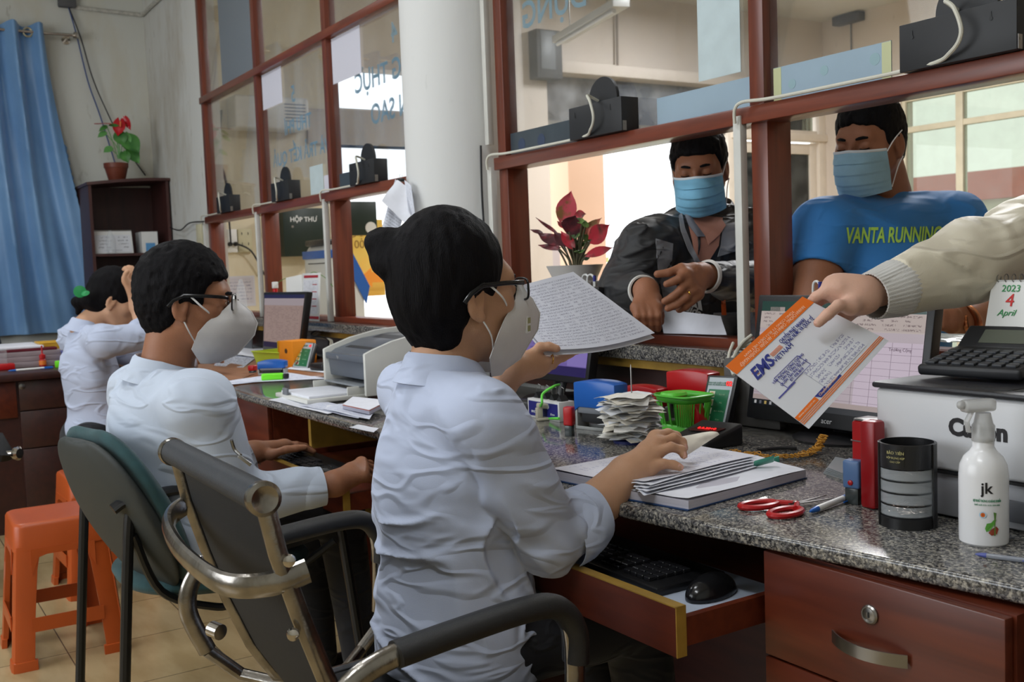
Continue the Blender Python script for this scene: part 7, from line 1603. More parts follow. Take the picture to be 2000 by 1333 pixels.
for a, b_ in zip(fr_, fr_[1:]+fr_[:1]): MB().tube([ep(*a, .0008), ep(*b_, .0008)], .0005, 4).build('stamp_frame', STP, t)
for k, s_ in enumerate(('VĂN PHÒNG CÔNG CHỨNG', 'TÂN KỲ TÂN QUÝ', 'QUẬN TÂN PHÚ TP.HCM', 'ĐT: 028.3810')): et(s_, .315, .45+.034*k, .0062, STP)
hs = script_mat('handwriting', rgb(222, 224, 232), rgb(90, 90, 150), 5, 14, .8, .9, .0)
flat('handwriting', [ep(.36, .86-.0, .0009), ep(.86, .86, .0009), ep(.86, .58, .0009), ep(.36, .58, .0009)], hs, t); flat('handwriting_line', [ep(.05, .60, .0009), ep(.25, .60, .0009), ep(.25, .585, .0009), ep(.05, .585, .0009)], STP, t)
text('lettering', 'www.ems.com.vn', WH, ep(.12, .857, .0010), ep(1, .8)-ep(0, .8), ep(.5, 0)-ep(.5, 1), .0062, t); text('lettering', 'Chuyển phát nhanh', WH, ep(.38, .857, .0010), ep(1, .8)-ep(0, .8), ep(.5, 0)-ep(.5, 1), .0062, t)
Q = [pd(1075, 682, 2.03), pd(1278, 650, 2.14), pd(1142, 530, 2.16), pd(1012, 588, 2.10)]
hw_m = script_mat('handwritten_page', rgb(214, 216, 228), rgb(84, 84, 120), 25, 44, .75, .8, .05, .5)
P = []; nu, nv = 12, 14
BL, BR, TR, TL = pd(1064, 684, 2.02), pd(1280, 651, 2.12), pd(1120, 531, 2.17), pd(968, 572, 2.09)
for i in range(nv+1):
 v_ = i/nv; P.append([BL*(1-u)*(1-v_)+BR*u*(1-v_)+TR*u*v_+TL*(1-u)*v_+(-cf)*(.018*sin(pi*u)*(1-v_*.4)-.012*u*u)+UP*(-.010*sin(pi*u)*(1-v_)) for u in [j/nu for j in range(nu+1)]])
g = MB(); g.grid(P, .0008); o = g.build('handwritten_page', hw_m, None, smooth=60); set_uv_grid(o, nv+1, nu+1); tag(o, 'sheet of close handwriting held up in the front woman\'s left hand', 'paper')
g = MB(); g.grid([[np.array(p)+(cf*.004)+UP*(-.004-.006*(1-i/nv)) for p in row] for i, row in enumerate(P)], .0008); tag(g.build('under_page', PAPER, None, smooth=60), 'second plain sheet held just beneath the handwritten page', 'paper')
R4 = [c4(1048, 690, 1.925), c4(1150, 792, 1.93), c4(1350, 664, 1.99), c4(1270, 648, 2.0)]
o = sheet('receipt_slip', [R4[0], R4[1], R4[2], R4[3]], RCM[1], .0005, None, .006, seed=3, lift=lambda u, v: .006*sin(pi*u)); tag(o, 'thin pale receipt slip pinched in the front woman\'s right hand', 'receipt')
# ================================================================== SECOND CLERK'S DESK
LIMEP = mat('lime_plastic', rgb(196, 214, 60), .35)
def open_box(name, c, ax, L, D_, Hh, m, label, cat, taper=.85, group=None):
 c = np.array([c[0], c[1], c[2]]); ax = nrm([ax[0], ax[1], 0]); ay = np.cross(UP, ax); t = empty(name, c, label, cat, group)
 def rg_(k, z): return [c+ax*sx_*L/2*k+ay*sy_*D_/2*k+UP*z for sx_, sy_ in ((-1, -1), (1, -1), (1, 1), (-1, 1))]
 g = MB(); n_ = 4; A_, B_ = rg_(taper, 0), rg_(1, Hh); g.add(A_+B_, [(0, 3, 2, 1)]+[(i, (i+1) % 4, 4+(i+1) % 4, 4+i) for i in range(4)])
 o = g.build('shell', m, t, smooth=0); md = o.modifiers.new('thickness', 'SOLIDIFY'); md.thickness = .0025; R_ = rg_(1.02, Hh); MB().tube(R_, .003, 6, closed=True).build('rim', m, t); return t
open_box('plastic_basket', (-4.62, 1.66, ZT), (1, .25, 0), .24, .15, .06, LIMEP, 'lime yellow-green tray basket on the brown desk beside the orange box file', 'basket')
t = empty('box_file', (-4.45, 1.66, ZT), 'orange box file with a round finger hole between lime basket and rating terminal', 'box file')
q0, q1 = pz(546, 716, ZT), pz(578, 719, ZT); d_ = nrm(q1-q0); s_ = np.cross(UP, d_); OB = mat('orange_card', rgb(240, 146, 30), .5)
MB().obox(q0+d_*.062+s_*.06+UP*.058, d_, s_, UP, .125, .12, .116).build('box', OB, t, bevel=.002); MB().lathe([(.011, 0), (.011, .001), (.006, .0015), (.006, .0005)], q0+d_*.066+UP*.072-s_*.0005, 20, ax=-s_).build('finger_hole', mat('eyelet_dark', rgb(90, 60, 40), .4), t)
MB().obox(q0+d_*.0-UP*0+s_*.02+UP*.09, d_, s_, UP, .004, .05, .05).build('amber_tab', mat('amber', rgb(200, 170, 40), .3), t, smooth=0)
stamp_big((-4.165, 1.46), (.6, .8), .115, .055, .062, BLUEP, 'low blue and grey self-inking stamp beside the fluorescent green marker')
t = empty('highlighter', (-4.06, 1.41, ZT), 'fluorescent green chisel marker lying on the second desk', 'marker')
h0, h1 = pz(512, 737, ZT+.016), pz(556, 735, ZT+.016); FG = mat('fluo_green', rgb(120, 235, 40), .35); dd = nrm(h1-h0); MB().obox(h0+dd*.04, dd, np.cross(UP, dd), UP, .085, .026, .026).build('barrel', FG, t, bevel=.006, seg=3); MB().obox(h0+dd*.093, dd, np.cross(UP, dd), UP, .022, .020, .020).build('cap', BLACKP, t, bevel=.004)
t = stamp_small(pz(494, 730, ZT), REDP, 'tiny red pocket stamp left of the low blue stamp', .035, .03, .03, .6)
tag(MB().prism([pz(405, 748, ZT+.0005), pz(470, 742, ZT+.0005), pz(520, 722, ZT+.0005), pz(420, 706, ZT+.0005)], (0, 0, .003)).build('desk_mat', wood_mat('cork_brown', rgb(128, 88, 62), rgb(146, 102, 74), .7, 2, 0, 0), None, bevel=.001), 'brown desk mat at the joint between wooden desk and granite', 'desk mat')
FORM = script_mat('printed_form', rgb(208, 212, 226), rgb(120, 130, 170), 18, 26, .4, .1)
def pap(corners, z, label, m=None, grp=None, curl=.002, sd=0): o = sheet('paper_sheet', [pz(*c, ZT)*[1, 1, 0]+[0, 0, ZT+z] for c in corners], m or PAPER, .0006, None, curl, seed=sd); return tag(o, label, 'paper', grp)
pap([(428, 755), (560, 742), (632, 736), (500, 738)], .002, 'pale form lying in front of the green marker', FORM, sd=1)
pap([(423, 750), (520, 748), (640, 742), (560, 730)], .004, 'white printed sheet fanned over the granite before the rating terminal', FORM, sd=2)
pap([(560, 722), (640, 730), (660, 720), (580, 713)], .002, 'small pile of papers right of the rating terminal', PAPER, sd=3)
pap([(418, 716), (475, 720), (500, 700), (430, 690)], .003, 'newsprint sheets by the far clerk\'s left hand', script_mat('newsprint', rgb(196, 200, 212), rgb(60, 70, 96), 8, 8, .8, .8, .02), sd=4)
pap([(400, 690), (500, 702), (520, 676), (420, 672)], .012, 'white papers piled before the second clerk\'s monitor', PAPER, curl=.02, sd=5)
for k, (cs, lb) in enumerate((([(525, 783), (640, 812), (690, 800), (575, 778)], 'white papers sticking out over the granite edge left of the printer tray'), ([(585, 795), (700, 822), (735, 806), (640, 790)], 'folded white form under the pile before the laser printer'), ([(630, 805), (722, 826), (740, 800), (660, 795)], 'sheet with dark reverse lying at the granite edge near the front woman'))):
 pap(cs, .003+.003*k, lb, FORM if k else PAPER, sd=7+k, curl=.006)
pap([(682, 836), (730, 846), (740, 838), (700, 831)], .001, 'small blank slip at the granite edge by the front woman\'s back', PAPER, sd=12)
t = empty('orange_folder', (-2.85, 1.24, ZT), 'thin folder with orange-red edge on the papers before the grey printer', 'folder')
fq = [pz(670, 808, ZT), pz(722, 820, ZT), pz(760, 800, ZT), pz(690, 792, ZT)]; fq = [p*[1, 1, 0]+[0, 0, ZT+.014] for p in fq]; MB().prism(fq, (0, 0, .010)).build('pages', mat('page_grey', rgb(170, 170, 186), .7), t, smooth=0); MB().prism([p+[0, 0, .010] for p in fq], (0, 0, .002)).build('cover_edge', mat('rust_orange', rgb(190, 90, 60), .6), t, smooth=0); MB().prism([p+[0, 0, .0125] for p in fq], (0, 0, .001)).build('top_sheet', PAPER, t, smooth=0)
scissors(pz(618, 766, ZT), (-.9, .05), .13, REDP, 'closed red scissors lying flat before the grey laser printer', .05)
tag(MB().lathe([(.014, 0), (.020, .004), (.020, .010), (.014, .013)], pz(642, 763, ZT), 20).build('tape_roll', mat('yellow_tape', rgb(222, 178, 50), .35), None), 'small yellow tape roll beside the closed red scissors', 'tape')
t = empty('laser_printer', (-3.2, 1.5, ZT), 'grey and white laser printer with curved white side panel, left of the front woman', 'printer')
PX0, PX1, PY0 = -3.40, -3.06, 1.375; LPW = mat('printer_ivory', rgb(214, 214, 208), .4, var=.02); LPG = mat('printer_slate', rgb(92, 98, 108), .4); LPD = mat('printer_dark', rgb(46, 50, 56), .45)
side = [(PY0, ZT+.012), (PY0, ZT+.150), (PY0+.03, ZT+.162), (PY0+.10, ZT+.185), (PY0+.20, ZT+.205), (PY0+.30, ZT+.212), (PY0+.37, ZT+.205), (PY0+.38, ZT+.012)]
for x in (PX0-.004, PX1-.006): MB().prism([(x, y, z) for y, z in side], (.016, 0, 0)).build('side_panel', LPW, t, bevel=.004)
inn = [(PY0+.02, ZT+.06), (PY0+.012, ZT+.132), (PY0+.04, ZT+.150), (PY0+.14, ZT+.180), (PY0+.25, ZT+.193), (PY0+.36, ZT+.188), (PY0+.37, ZT+.02), (PY0+.10, ZT+.02), (PY0+.10, ZT+.06)]
MB().prism([(PX0+.012, y, z) for y, z in inn], (PX1-PX0-.018, 0, 0)).build('body', LPG, t, bevel=.004)
MB().prism([(PX0+.06, y, z+.002) for y, z in ((PY0+.06, ZT+.155), (PY0+.20, ZT+.190), (PY0+.32, ZT+.195), (PY0+.32, ZT+.18), (PY0+.08, ZT+.14))], (PX1-PX0-.12, 0, 0)).build('output_tray', LPD, t, smooth=0)
MB().box((PX0+.012, PY0+.004, ZT+.118), (PX1-.006, PY0+.03, ZT+.140)).build('front_lip', LPG, t, bevel=.004)
MB().box((PX0+.03, PY0-.01, ZT+.040), (PX1-.02, PY0+.12, ZT+.046)).build('manual_feed', mat('smoke_plastic', rgb(130, 134, 138), .25), t, bevel=.002)
tq = MB().box((PX0+.03, PY0-.19, ZT+.004), (PX1-.02, PY0+.02, ZT+.018)).build('input_tray', LPW, t, bevel=.003); MB().box((PX0+.05, PY0-.175, ZT+.018), (PX1-.04, PY0+.01, ZT+.026)).build('paper_stack', PAPER, tq, bevel=.001)
MB().box((PX0+.10, PY0-.19, ZT+.018), (PX0+.14, PY0-.182, ZT+.040)).build('paper_guide', GREYP, tq, bevel=.001)
for x in (PX0+.02, PX1-.03): MB().box((x, PY0-.05, ZT+.018), (x+.006, PY0+.01, ZT+.045)).build('side_guide', LPW, tq, bevel=.001)
text('lettering', 'hp', mat('silver_print', rgb(170, 170, 172), .4), (PX0+.12, PY0+.0035, ZT+.129), EXx, UP, .016, t)
tag(MB().obox(pz(628, 718, ZT+.014)*[1, 1, 0]+[0, 0, ZT+.018], nrm([1, .2, 0]), nrm([-.2, 1, 0]), UP, .10, .06, .030).build('black_hole_punch', BLACKP, None, bevel=.008), 'black hole punch between the rating terminal and the grey printer', 'hole punch')
t = empty('desktop_speaker', (-5.65, 1.80, ZT), 'tall dark grey upright case left of the second clerk\'s monitor', 'case'); MB().box((-5.76, 1.76, ZT), (-5.60, 1.86, .985)).build('body', GREYP, t, bevel=.012, seg=3)
t = empty('white_case', (-5.95, 1.70, ZT), 'low white box behind the seated man\'s mask', 'box'); MB().box((-6.2, 1.62, ZT), (-5.85, 1.85, .88)).build('body', WHITEP, t, bevel=.006)
t = empty('brochure_stand', (-4.87, 1.93, .935), 'white price leaflet stand with red headings on the ledge behind the monitor', 'leaflet stand')
bq = [np.array([-5.0, 1.915, .938]), np.array([-4.765, 1.915, .938]), np.array([-4.765, 1.935, 1.175]), np.array([-5.0, 1.935, 1.175])]
b_, n_ = slab('board', bq, .004, WHITEP, t, .001); RH = mat('leaflet_red', rgb(170, 40, 50), .5); MB().prism(inset(bq, .1, .9, .90, .955, n_, .0008), n_*.0003).build('heading_bar', RH, t, smooth=0); MB().prism(inset(bq, .0, 1, .045, .10, n_, .0008), n_*.0003).build('footer_bar', RH, t, smooth=0)
for k in range(4): MB().prism(inset(bq, .60, .85, .75-.15*k, .77-.15*k, n_, .0008), n_*.0003).build('price_bar', RH, t, smooth=0)
flat('small_print', inset(bq, .08, .92, .15, .86, n_, .0006), script_mat('leaflet_print', rgb(216, 216, 222), rgb(120, 120, 130), 26, 18, .3, .1, .02), t)
b2q = [np.array([-5.16, 1.90, .938]), np.array([-5.05, 1.945, .938]), np.array([-5.05, 1.95, 1.17]), np.array([-5.16, 1.905, 1.155])]; slab('second_board', b2q, .004, WHITEP, t, .001);
t = empty('spray_bottle', (-5.40, 1.93, .935), 'small spray bottle with lime label and red nozzle on the ledge', 'bottle'); MB().lathe([(.026, 0), (.03, .005), (.03, .09), (.020, .12), (.012, .14)], (-5.40, 1.93, .937), 24).build('bottle', mat('lime_label', rgb(190, 220, 60), .4), t); MB().lathe([(.013, .14), (.013, .16), (.006, .165)], (-5.40, 1.93, .937), 16).build('nozzle', REDP, t); MB().box((-5.41, 1.915, 1.10), (-5.385, 1.945, 1.135)).build('trigger_head', WHITEP, t, bevel=.004)
t = empty('water_bottle', (-6.0, 1.93, .935), 'clear plastic cup bottle standing on the ledge beyond the seated man\'s glasses', 'bottle'); MB().lathe([(.034, 0), (.035, .004), (.030, .10), (.024, .17), (.012, .20), (.012, .215)], (-5.98, 1.93, .937), 28).build('body', MATS['clear_acrylic'], t)
for k, (x, y0_) in enumerate(((612, 532), (575, 548))):
 cable('trailing_stem', [py(x-40, 560, 1.98), py(x-20, 545, 1.97), py(x, y0_, 1.96), py(x+22, y0_+10, 1.96), py(x+38, y0_+28, 1.96)], .002, mat('plant_green', rgb(86, 130, 60), .5), ('thin green spider plant leaf arching above the leaflet stand', 'second thin green leaf arching behind the leaflet stand')[k], 'leaf')
# ================================================================== SIDE DESK AT THE LEFT
t = empty('ledger_stack', (-5.9, .6, ZT), 'thick stack of large registers with a maroon spine on the side desk', 'books')
PG = mat('old_pages', rgb(150, 136, 140), .8, stretch=(1, 1, 120), var=.15, vscale=6)
stk = []
for k, (hh, mm, y0, y1) in enumerate(((.028, PG, .10, .93), (.026, PG, .12, .92), (.024, PG, .10, .93), (.014, mat('maroon_cover', rgb(96, 20, 36), .45), .16, .92), (.012, PAPER, .0, .88))):
 z0 = ZT+sum((.028, .026, .024, .014, .012)[:k]); x1 = -5.62-.01*k
 o = MB().box((-6.05, y0-.2, z0), (x1, y1-.02*k, z0+hh-.001)).build('register_book', mm, None, bevel=.002)
 tag(o, ('grey-edged register, lowest of the stack on the side desk', 'grey-edged register, second from the bottom of the side desk stack', 'grey-edged register just below the maroon one on the side desk', 'maroon-covered register near the top of the side desk stack', 'white open register topmost of the side desk stack')[k], 'book', 'registers on the side desk')
bpy.data.objects.remove(t)
def small_bottle(c, label):
 t = empty('ink_bottle', c, label, 'bottle'); MB().lathe([(.014, 0), (.017, .003), (.017, .03), (.012, .038), (.015, .042), (.015, .058), (.006, .062), (.004, .07), (.0035, .105)], c, 24).build('bottle', REDP, t); MB().lathe([(.0172, .008), (.0172, .03)], c, 24, caps=False).build('label', mat('label_orange', rgb(225, 120, 40), .5), t); return t
c = pz(84, 716, ZT); small_bottle((c[0], c[1], ZT), 'small red ink bottle with tall nozzle at the side desk edge')
open_box('plastic_basket', (-5.80, .90, ZT+.035), (0, 1, 0), .22, .16, .075, mat('yellow_plastic', rgb(214, 170, 60), .4), 'yellow slotted basket on the side desk', 'basket'); o = [q for q in bpy.data.objects if q.name.startswith('plastic_basket')][-1]
open_box('plastic_cup', (-5.62, .92, ZT), (0, 1, 0), .09, .09, .07, mat('violet_blue_plastic', rgb(84, 100, 180), .4), 'violet-blue plastic tub in front of the yellow basket', 'tub')
tag(MB().obox((-5.45, .865, ZT+.017), EYy, -EXx, UP, .10, .03, .034).build('sponge_marker', FG, None, bevel=.006), 'fluorescent green block marker on the side desk next to the far woman', 'marker')
pen(np.array([-5.40, .60, ZT+.007]), np.array([-5.42, .80, ZT+.007]), .0055, WHITEP, BLUEP, 'white and blue pen lying along the side desk edge')
t = empty('stamp_cup', (-5.72, .62, ZT), 'red-capped clear stamp lying on the side desk at the left edge', 'stamp'); MB().box((-5.62, .54, ZT), (-5.55, .65, ZT+.03)).build('cap', REDP, t, bevel=.006); MB().box((-5.66, .56, ZT+.03), (-5.57, .62, ZT+.10)).build('clear_body', MATS['clear_acrylic'], t, bevel=.004)
# ================================================================== BOOKCASE CONTENTS
z = 1.36
t = empty('desk_calendar', (-7.62, 1.58, z), 'small white spiral calendar on the bookcase shelf behind the far woman\'s head', 'calendar'); MB().prism([(-7.60, 1.435, z+.002), (-7.60, 1.70, z+.002), (-7.64, 1.70, z+.16), (-7.64, 1.435, z+.16)], (-.003, 0, 0)).build('page', WHITEP, t, smooth=0); MB().tube([(-7.64, 1.435, z+.162), (-7.64, 1.70, z+.162)], .005, 6).build('spiral', STEEL, t); MB().prism([(-7.70, 1.435, z+.002), (-7.70, 1.70, z+.002), (-7.645, 1.70, z+.16), (-7.645, 1.435, z+.16)], (-.003, 0, 0)).build('back_board', mat('calendar_blue', rgb(40, 80, 190), .5), t, smooth=0)
flat('print', [(-7.5985, 1.45, z+.01), (-7.5985, 1.69, z+.01), (-7.638, 1.69, z+.15), (-7.638, 1.45, z+.15)], script_mat('calendar_print', rgb(216, 218, 224), rgb(120, 120, 130), 6, 8, .4, .1), t)
t = empty('water_bottle', (-7.575, 1.545, z), 'clear plastic water bottle in front of the small bookcase calendar', 'bottle'); MB().lathe([(.028, 0), (.030, .01), (.030, .09), (.024, .12), (.010, .145), (.010, .16)], (-7.572, 1.545, z+.001), 24).build('body', MATS['clear_acrylic'], t)
t = empty('carton', (-7.70, 1.83, z), 'tall white box with a blue square on the bookcase shelf', 'box'); MB().box((-7.78, 1.76, z), (-7.60, 1.87, z+.15)).build('body', WHITEP, t, smooth=0); MB().box((-7.600, 1.785, z+.01), (-7.598, 1.85, z+.07)).build('blue_print', mat('carton_blue', rgb(90, 150, 200), .5), t, smooth=0)
def leaf(c, d, up, L, W, m, parent, name='leaf', curl=.25, heart=.35, spots=None, n_u=9, n_v=7):
 d = nrm(d); s_ = nrm(np.cross(d, up)); n_ = np.cross(s_, d); P = []
 for i in range(n_u):
  u = i/(n_u-1); w = W*(sin(pi*min(1, u*1.02+.04))**.75)*(1-.35*u)*1.15; row = []
  for j in range(n_v):
   v = -1+2*j/(n_v-1); b_ = -heart*.3*L*(abs(v))*(1-u)**3
   row.append(np.array(c)+d*(u*L+b_)+s_*v*w+n_*(-curl*L*u*u*.6+.10*W*abs(v)+.02*L*sin(6*u+v)))
  P.append(row)
 g = MB(); g.grid(P, .0008); return g.build(name, m, parent, smooth=60)
def pot(c, r0, r1, h, m, parent, rim=.012): return MB().lathe([(r0*.98, 0), (r0, .002), (r1*.95, h-rim*1.6), (r1, h-rim*1.6), (r1*1.02, h), (r1*.9, h), (r1*.86, h-.02), (.001, h-.022)], c, 36).build('pot', m, parent)
t = empty('potted_anthurium', (-7.72, 1.64, 1.868), 'red anthurium in a brown plastic pot on top of the bookcase', 'plant'); pc = np.array([-7.70, 1.64, 1.872])
pot(pc, .055, .082, .125, mat('brown_pot', rgb(110, 52, 34), .45, var=.1), t, .02)
GL = mat('anthurium_leaf', rgb(52, 104, 48), .4, col2=rgb(80, 140, 64), vscale=12); GL2 = mat('pale_leaf', rgb(92, 150, 80), .45); ARED = mat('anthurium_red', rgb(176, 26, 36), .25, var=.1)
a_ = lambda x, y: pxx(160+x*.1675, 210+y*.1675, -7.69)
st = [(a_(420, 600), a_(360, 400), a_(285, 205)), (a_(430, 600), a_(410, 400), a_(435, 240)), (a_(450, 600), a_(440, 380), a_(520, 190)), (a_(440, 600), a_(400, 450), a_(270, 300)), (a_(440, 600), a_(400, 540), a_(345, 490)), (a_(450, 600), a_(460, 480), a_(500, 330)), (a_(460, 600), a_(510, 560), a_(560, 500)), (a_(445, 600), a_(420, 420), a_(400, 300))]
for s_ in st: MB().tube(smooth_pts(s_, 5), .0028, 6).build('stem', GL2, t)
yv = np.array([0, 1., 0]);
leaf(a_(350, 200), (0.2, -1, .03), (.3, 0, 1), .125, .03, ARED, t, 'flower', .1); leaf(a_(440, 160), (.3, -.25, -1), (1, -.3, .2), .115, .045, ARED, t, 'flower', .1, .8); leaf(a_(500, 110), (.2, .3, -1), (1, -.9, .1), .10, .028, ARED, t, 'flower', .1)
MB().tube([a_(438, 170)+[.03, 0, 0], a_(436, 235)+[.035, 0, 0]], [.006, .004], 8).build('spadix', mat('spadix', rgb(214, 120, 60), .5), t)
for c_, d_, L_, W_, mm in ((a_(500, 330), (.5, .35, -.6), .17, .065, GL), (a_(430, 290), (.5, .1, -.9), .11, .05, GL), (a_(500, 300), (.4, -.1, -.9), .13, .045, GL2), (a_(540, 480), (.3, .5, -.8), .13, .045, GL), (a_(480, 520), (.4, .2, -.7), .09, .04, GL), (a_(280, 290), (.2, -.9, -.5), .07, .025, GL2), (a_(350, 470), (.2, -.8, -.4), .07, .03, GL2), (a_(290, 220), (.2, -.7, -.4), .07, .02, GL), (a_(320, 210), (.3, .9, .05), .07, .014, GL)):
 leaf(c_, d_, (1, -.3, .7), L_, W_, mm, t)
# ================================================================== RED AGLAONEMA ON THE LEDGE
t = empty('potted_aglaonema', (-2.72, 1.94, .935), 'pink and red leaved plant in a white relief pot on the counter sill', 'plant')
PYp = 1.955; w_ = lambda x, y, dy=0.: py(1030+x*.2567, 350+y*.2567, PYp+dy)
pt = w_(360, 655); p2 = w_(170, 655); rad = abs(pt[0]-w_(170, 655)[0])*.80; ptop = pt[2]; pc = np.array([pt[0], PYp+.0, .936])
rad = .082; POTW = mat('white_relief_pot', rgb(202, 198, 194), .4)
MB().lathe([(rad*.60, 0), (rad*.62, .004), (rad*.88, (ptop-.936)*.82), (rad*.90, (ptop-.936)*.84), (rad*1.12, ptop-.936), (rad*1.05, ptop-.936), (rad*.84, (ptop-.936)*.85), (.001, (ptop-.936)*.84)], pc, 48).build('pot', POTW, t, smooth=50)
for k in range(22):
 a = 2*pi*k/22; MB().tube([pc+np.array([rad*.885*cos(a), rad*.885*sin(a), (ptop-.936)*.78]), pc+np.array([rad*.80*cos(a), rad*.80*sin(a), (ptop-.936)*.55])], [.009, .006], 8).build('relief_petal', POTW, t)
def agl_mat(name, c1, c2, sc=30, lo=.45, hi=.6):
 m = mat(name, rgb(*c1), .35, col2=rgb(*c2), vscale=sc, spec=.4); r_ = [q for q in m.node_tree.nodes if q.type == 'VALTORGB'][0]; r_.color_ramp.elements[0].position = lo; r_.color_ramp.elements[1].position = hi; return m
APK = agl_mat('aglaonema_pink', (214, 92, 104), (150, 110, 70), 34, .50, .66); ARD = agl_mat('aglaonema_red', (158, 34, 48), (74, 40, 34), 30, .5, .7); ADK = agl_mat('aglaonema_dark', (66, 28, 34), (110, 40, 48), 26); AGR = agl_mat('aglaonema_green', (62, 92, 52), (120, 150, 80), 30)
base = w_(370, 640)
def al(tip, root, W, mm, up=None, curl=.05, nm='leaf', dy=0.):
 tip, root = np.array(tip), np.array(root); d_ = tip-root; o = leaf(root, d_, up if up is not None else (.84, -.53, .25), np.linalg.norm(d_), W, mm, t, nm, curl, .4); MB().tube(smooth_pts([base+[(root-base)[0]*.2, 0, -.02], (base+root)/2+[0, 0, -.006], root], 5), [.0034]*10+[.002], 6).build('stem', mat('dark_stem', rgb(70, 66, 44), .5), t) ; return o
al(w_(335, 90, -.02), w_(275, 310, -.01), .034, APK); al(w_(445, 265), w_(365, 285, -.005), .018, ARD); al(w_(370, 270, -.03), w_(320, 400, -.03), .034, ADK, curl=-.1); al(w_(620, 350, -.02), w_(490, 460, -.02), .030, ARD, curl=.1)
al(w_(560, 298), w_(430, 420, .01), .018, agl_mat('aglaonema_salmon', (196, 110, 96), (120, 90, 60), 30)); al(w_(650, 520, -.02), w_(465, 575, -.02), .016, ARD); al(w_(80, 500, -.01), w_(240, 530, -.01), .013, ADK); al(w_(75, 410), w_(245, 490), .022, ADK); al(w_(20, 382, .01), w_(110, 412, .01), .008, ADK)
al(w_(72, 305, .02), w_(215, 405, .02), .007, ADK, curl=-.1); al(w_(255, 395, -.03), w_(345, 520, -.03), .018, ARD); al(w_(225, 320), w_(300, 370), .012, ARD); al(w_(200, 400, -.02), w_(300, 500, -.02), .020, ADK)
rg = np.random.default_rng(4)
for k in range(26):
 c_ = w_(rg.uniform(330, 470), rg.uniform(330, 620), rg.uniform(-.03, .03)); a = rg.uniform(0, 6.28); al(c_+np.array([.03*cos(a), .02*sin(a), .02*rg.uniform(-.3, 1)]), c_, .012, AGR, up=(.7, -.5, .5)) if k % 1 == 0 else None
def hook_pen(x, y, Y, label, cap=None):
 t = empty('curled_pen', py(x, y+30, Y)*[1, 1, 0]+[0, 0, .935], label, 'pen'); p = [py(x, y+34, Y), py(x, y+12, Y), py(x+2, y+2, Y), py(x+8, y, Y), py(x+12, y+5, Y)]; MB().tube([(p[0][0], p[0][1], .94)]+smooth_pts(p, 5), .003, 8).build('clip', WHITEP, t)
 if cap: q = py(x+14, y+4, Y); MB().tube([(q[0], q[1], .94), q-[0, 0, .014]], .0045, 10).build('barrel', WHITEP, t); MB().tube([q-[0, 0, .014], q+[0, 0, .004]], .005, 10).build('cap', mat('navy_cap', rgb(40, 44, 130), .4), t)
hook_pen(1137, 537, 1.92, 'white hooked pen clip above the lilac screen, left one'); hook_pen(1147, 537, 1.92, 'white pen with dark blue cap above the lilac screen', True); hook_pen(1588, 550, 1.92, 'white pen with dark blue cap above the spreadsheet monitor', True)
# ================================================================== NUMBER DISPLAYS ON THE RAIL, CABLES, SIGNS ON THE GLASS
DISP = mat('display_black_metal', rgb(32, 33, 36), .5, var=.06, vscale=20)
def number_box(x0, x1, label):
 t = empty('number_display', ((x0+x1)/2, 1.97, ZR), label, 'display', 'number displays'); h = .100; w = x1-x0; yb = 1.975
 MB().box((x0, yb-.045, ZR+.001), (x1, yb+.02, ZR+h)).build('case', DISP, t, bevel=.001)
 xc = x0+w*.52; MB().lathe([(.070, -.004), (.070, .006)], (xc, yb-.012, ZR+h+.008), 40, ax=(0, 1, 0)).build('round_plate', DISP, t)
 for u in (.12, .80): MB().lathe([(.004, 0), (.004, .0006)], (x0+w*u, yb-.0455, ZR+h*.70), 10, ax=(0, -1, 0)).prism([(x0+w*u-.002, yb-.0458, ZR+h*.70), (x0+w*u+.002, yb-.0458, ZR+h*.70), (x0+w*u+.001, yb-.0458, ZR+h*.84), (x0+w*u-.001, yb-.0458, ZR+h*.84)], (0, -.0004, 0)).build('keyhole', BLACKM, t, smooth=0)
 MB().box((x1, yb-.042, ZR+.002), (x1+.0015, yb-.028, ZR+.030)).lathe([(.003, 0), (.003, .001)], (x1+.0015, yb-.035, ZR+.022), 10, ax=(1, 0, 0)).build('bracket', STEEL, t, smooth=0)
 return t
NBX = [(-6.36, -6.10, 'leftmost small black number display on the window rail, against stained wall'), (-5.38, -5.12, 'second black number display from the left on the window rail'), (-4.35, -4.09, 'black number display on the rail just left of the pillar'), (-2.655, -2.395, 'black number display with round top above the man in the dark jacket'), (-1.445, -1.18, 'large near black number display at the top right of the photo')]
POSTX = [-6.70, -5.68, -4.69, -3.145, -1.925]
for k, (x0, x1, lb) in enumerate(NBX):
 number_box(x0, x1, lb); xc = x0+(x1-x0)*.46; px_ = POSTX[k]
 cable('display_cable', [(xc, 1.955, ZR+.108), (xc, 1.915, ZR+.122), (xc+.03, 1.900, ZR+.100), (xc+.045, 1.90, ZR+.050), (xc+.015, 1.91, ZR+.018), (xc-.06, 1.935, ZR+.006), ((xc+px_)/2, 1.94, ZR+.005), (px_+.10, 1.94, ZR+.006), (px_+.01, 1.935, ZR+.010), (px_-.012, 1.93, ZR-.006), (px_-.018, 1.935, ZR-.04)], .0045, CABLEM,
          ('cream cable looping from the leftmost number display', 'cream cable looping from the second number display', 'cream cable looping from the display left of the pillar', 'cream cable looping from the display above the dark jacket', 'cream cable curling from the large near number display')[k], 'cable', 'display cables')
CNM = mat('conduit_white', rgb(206, 206, 200), .5, var=.05, vscale=10)
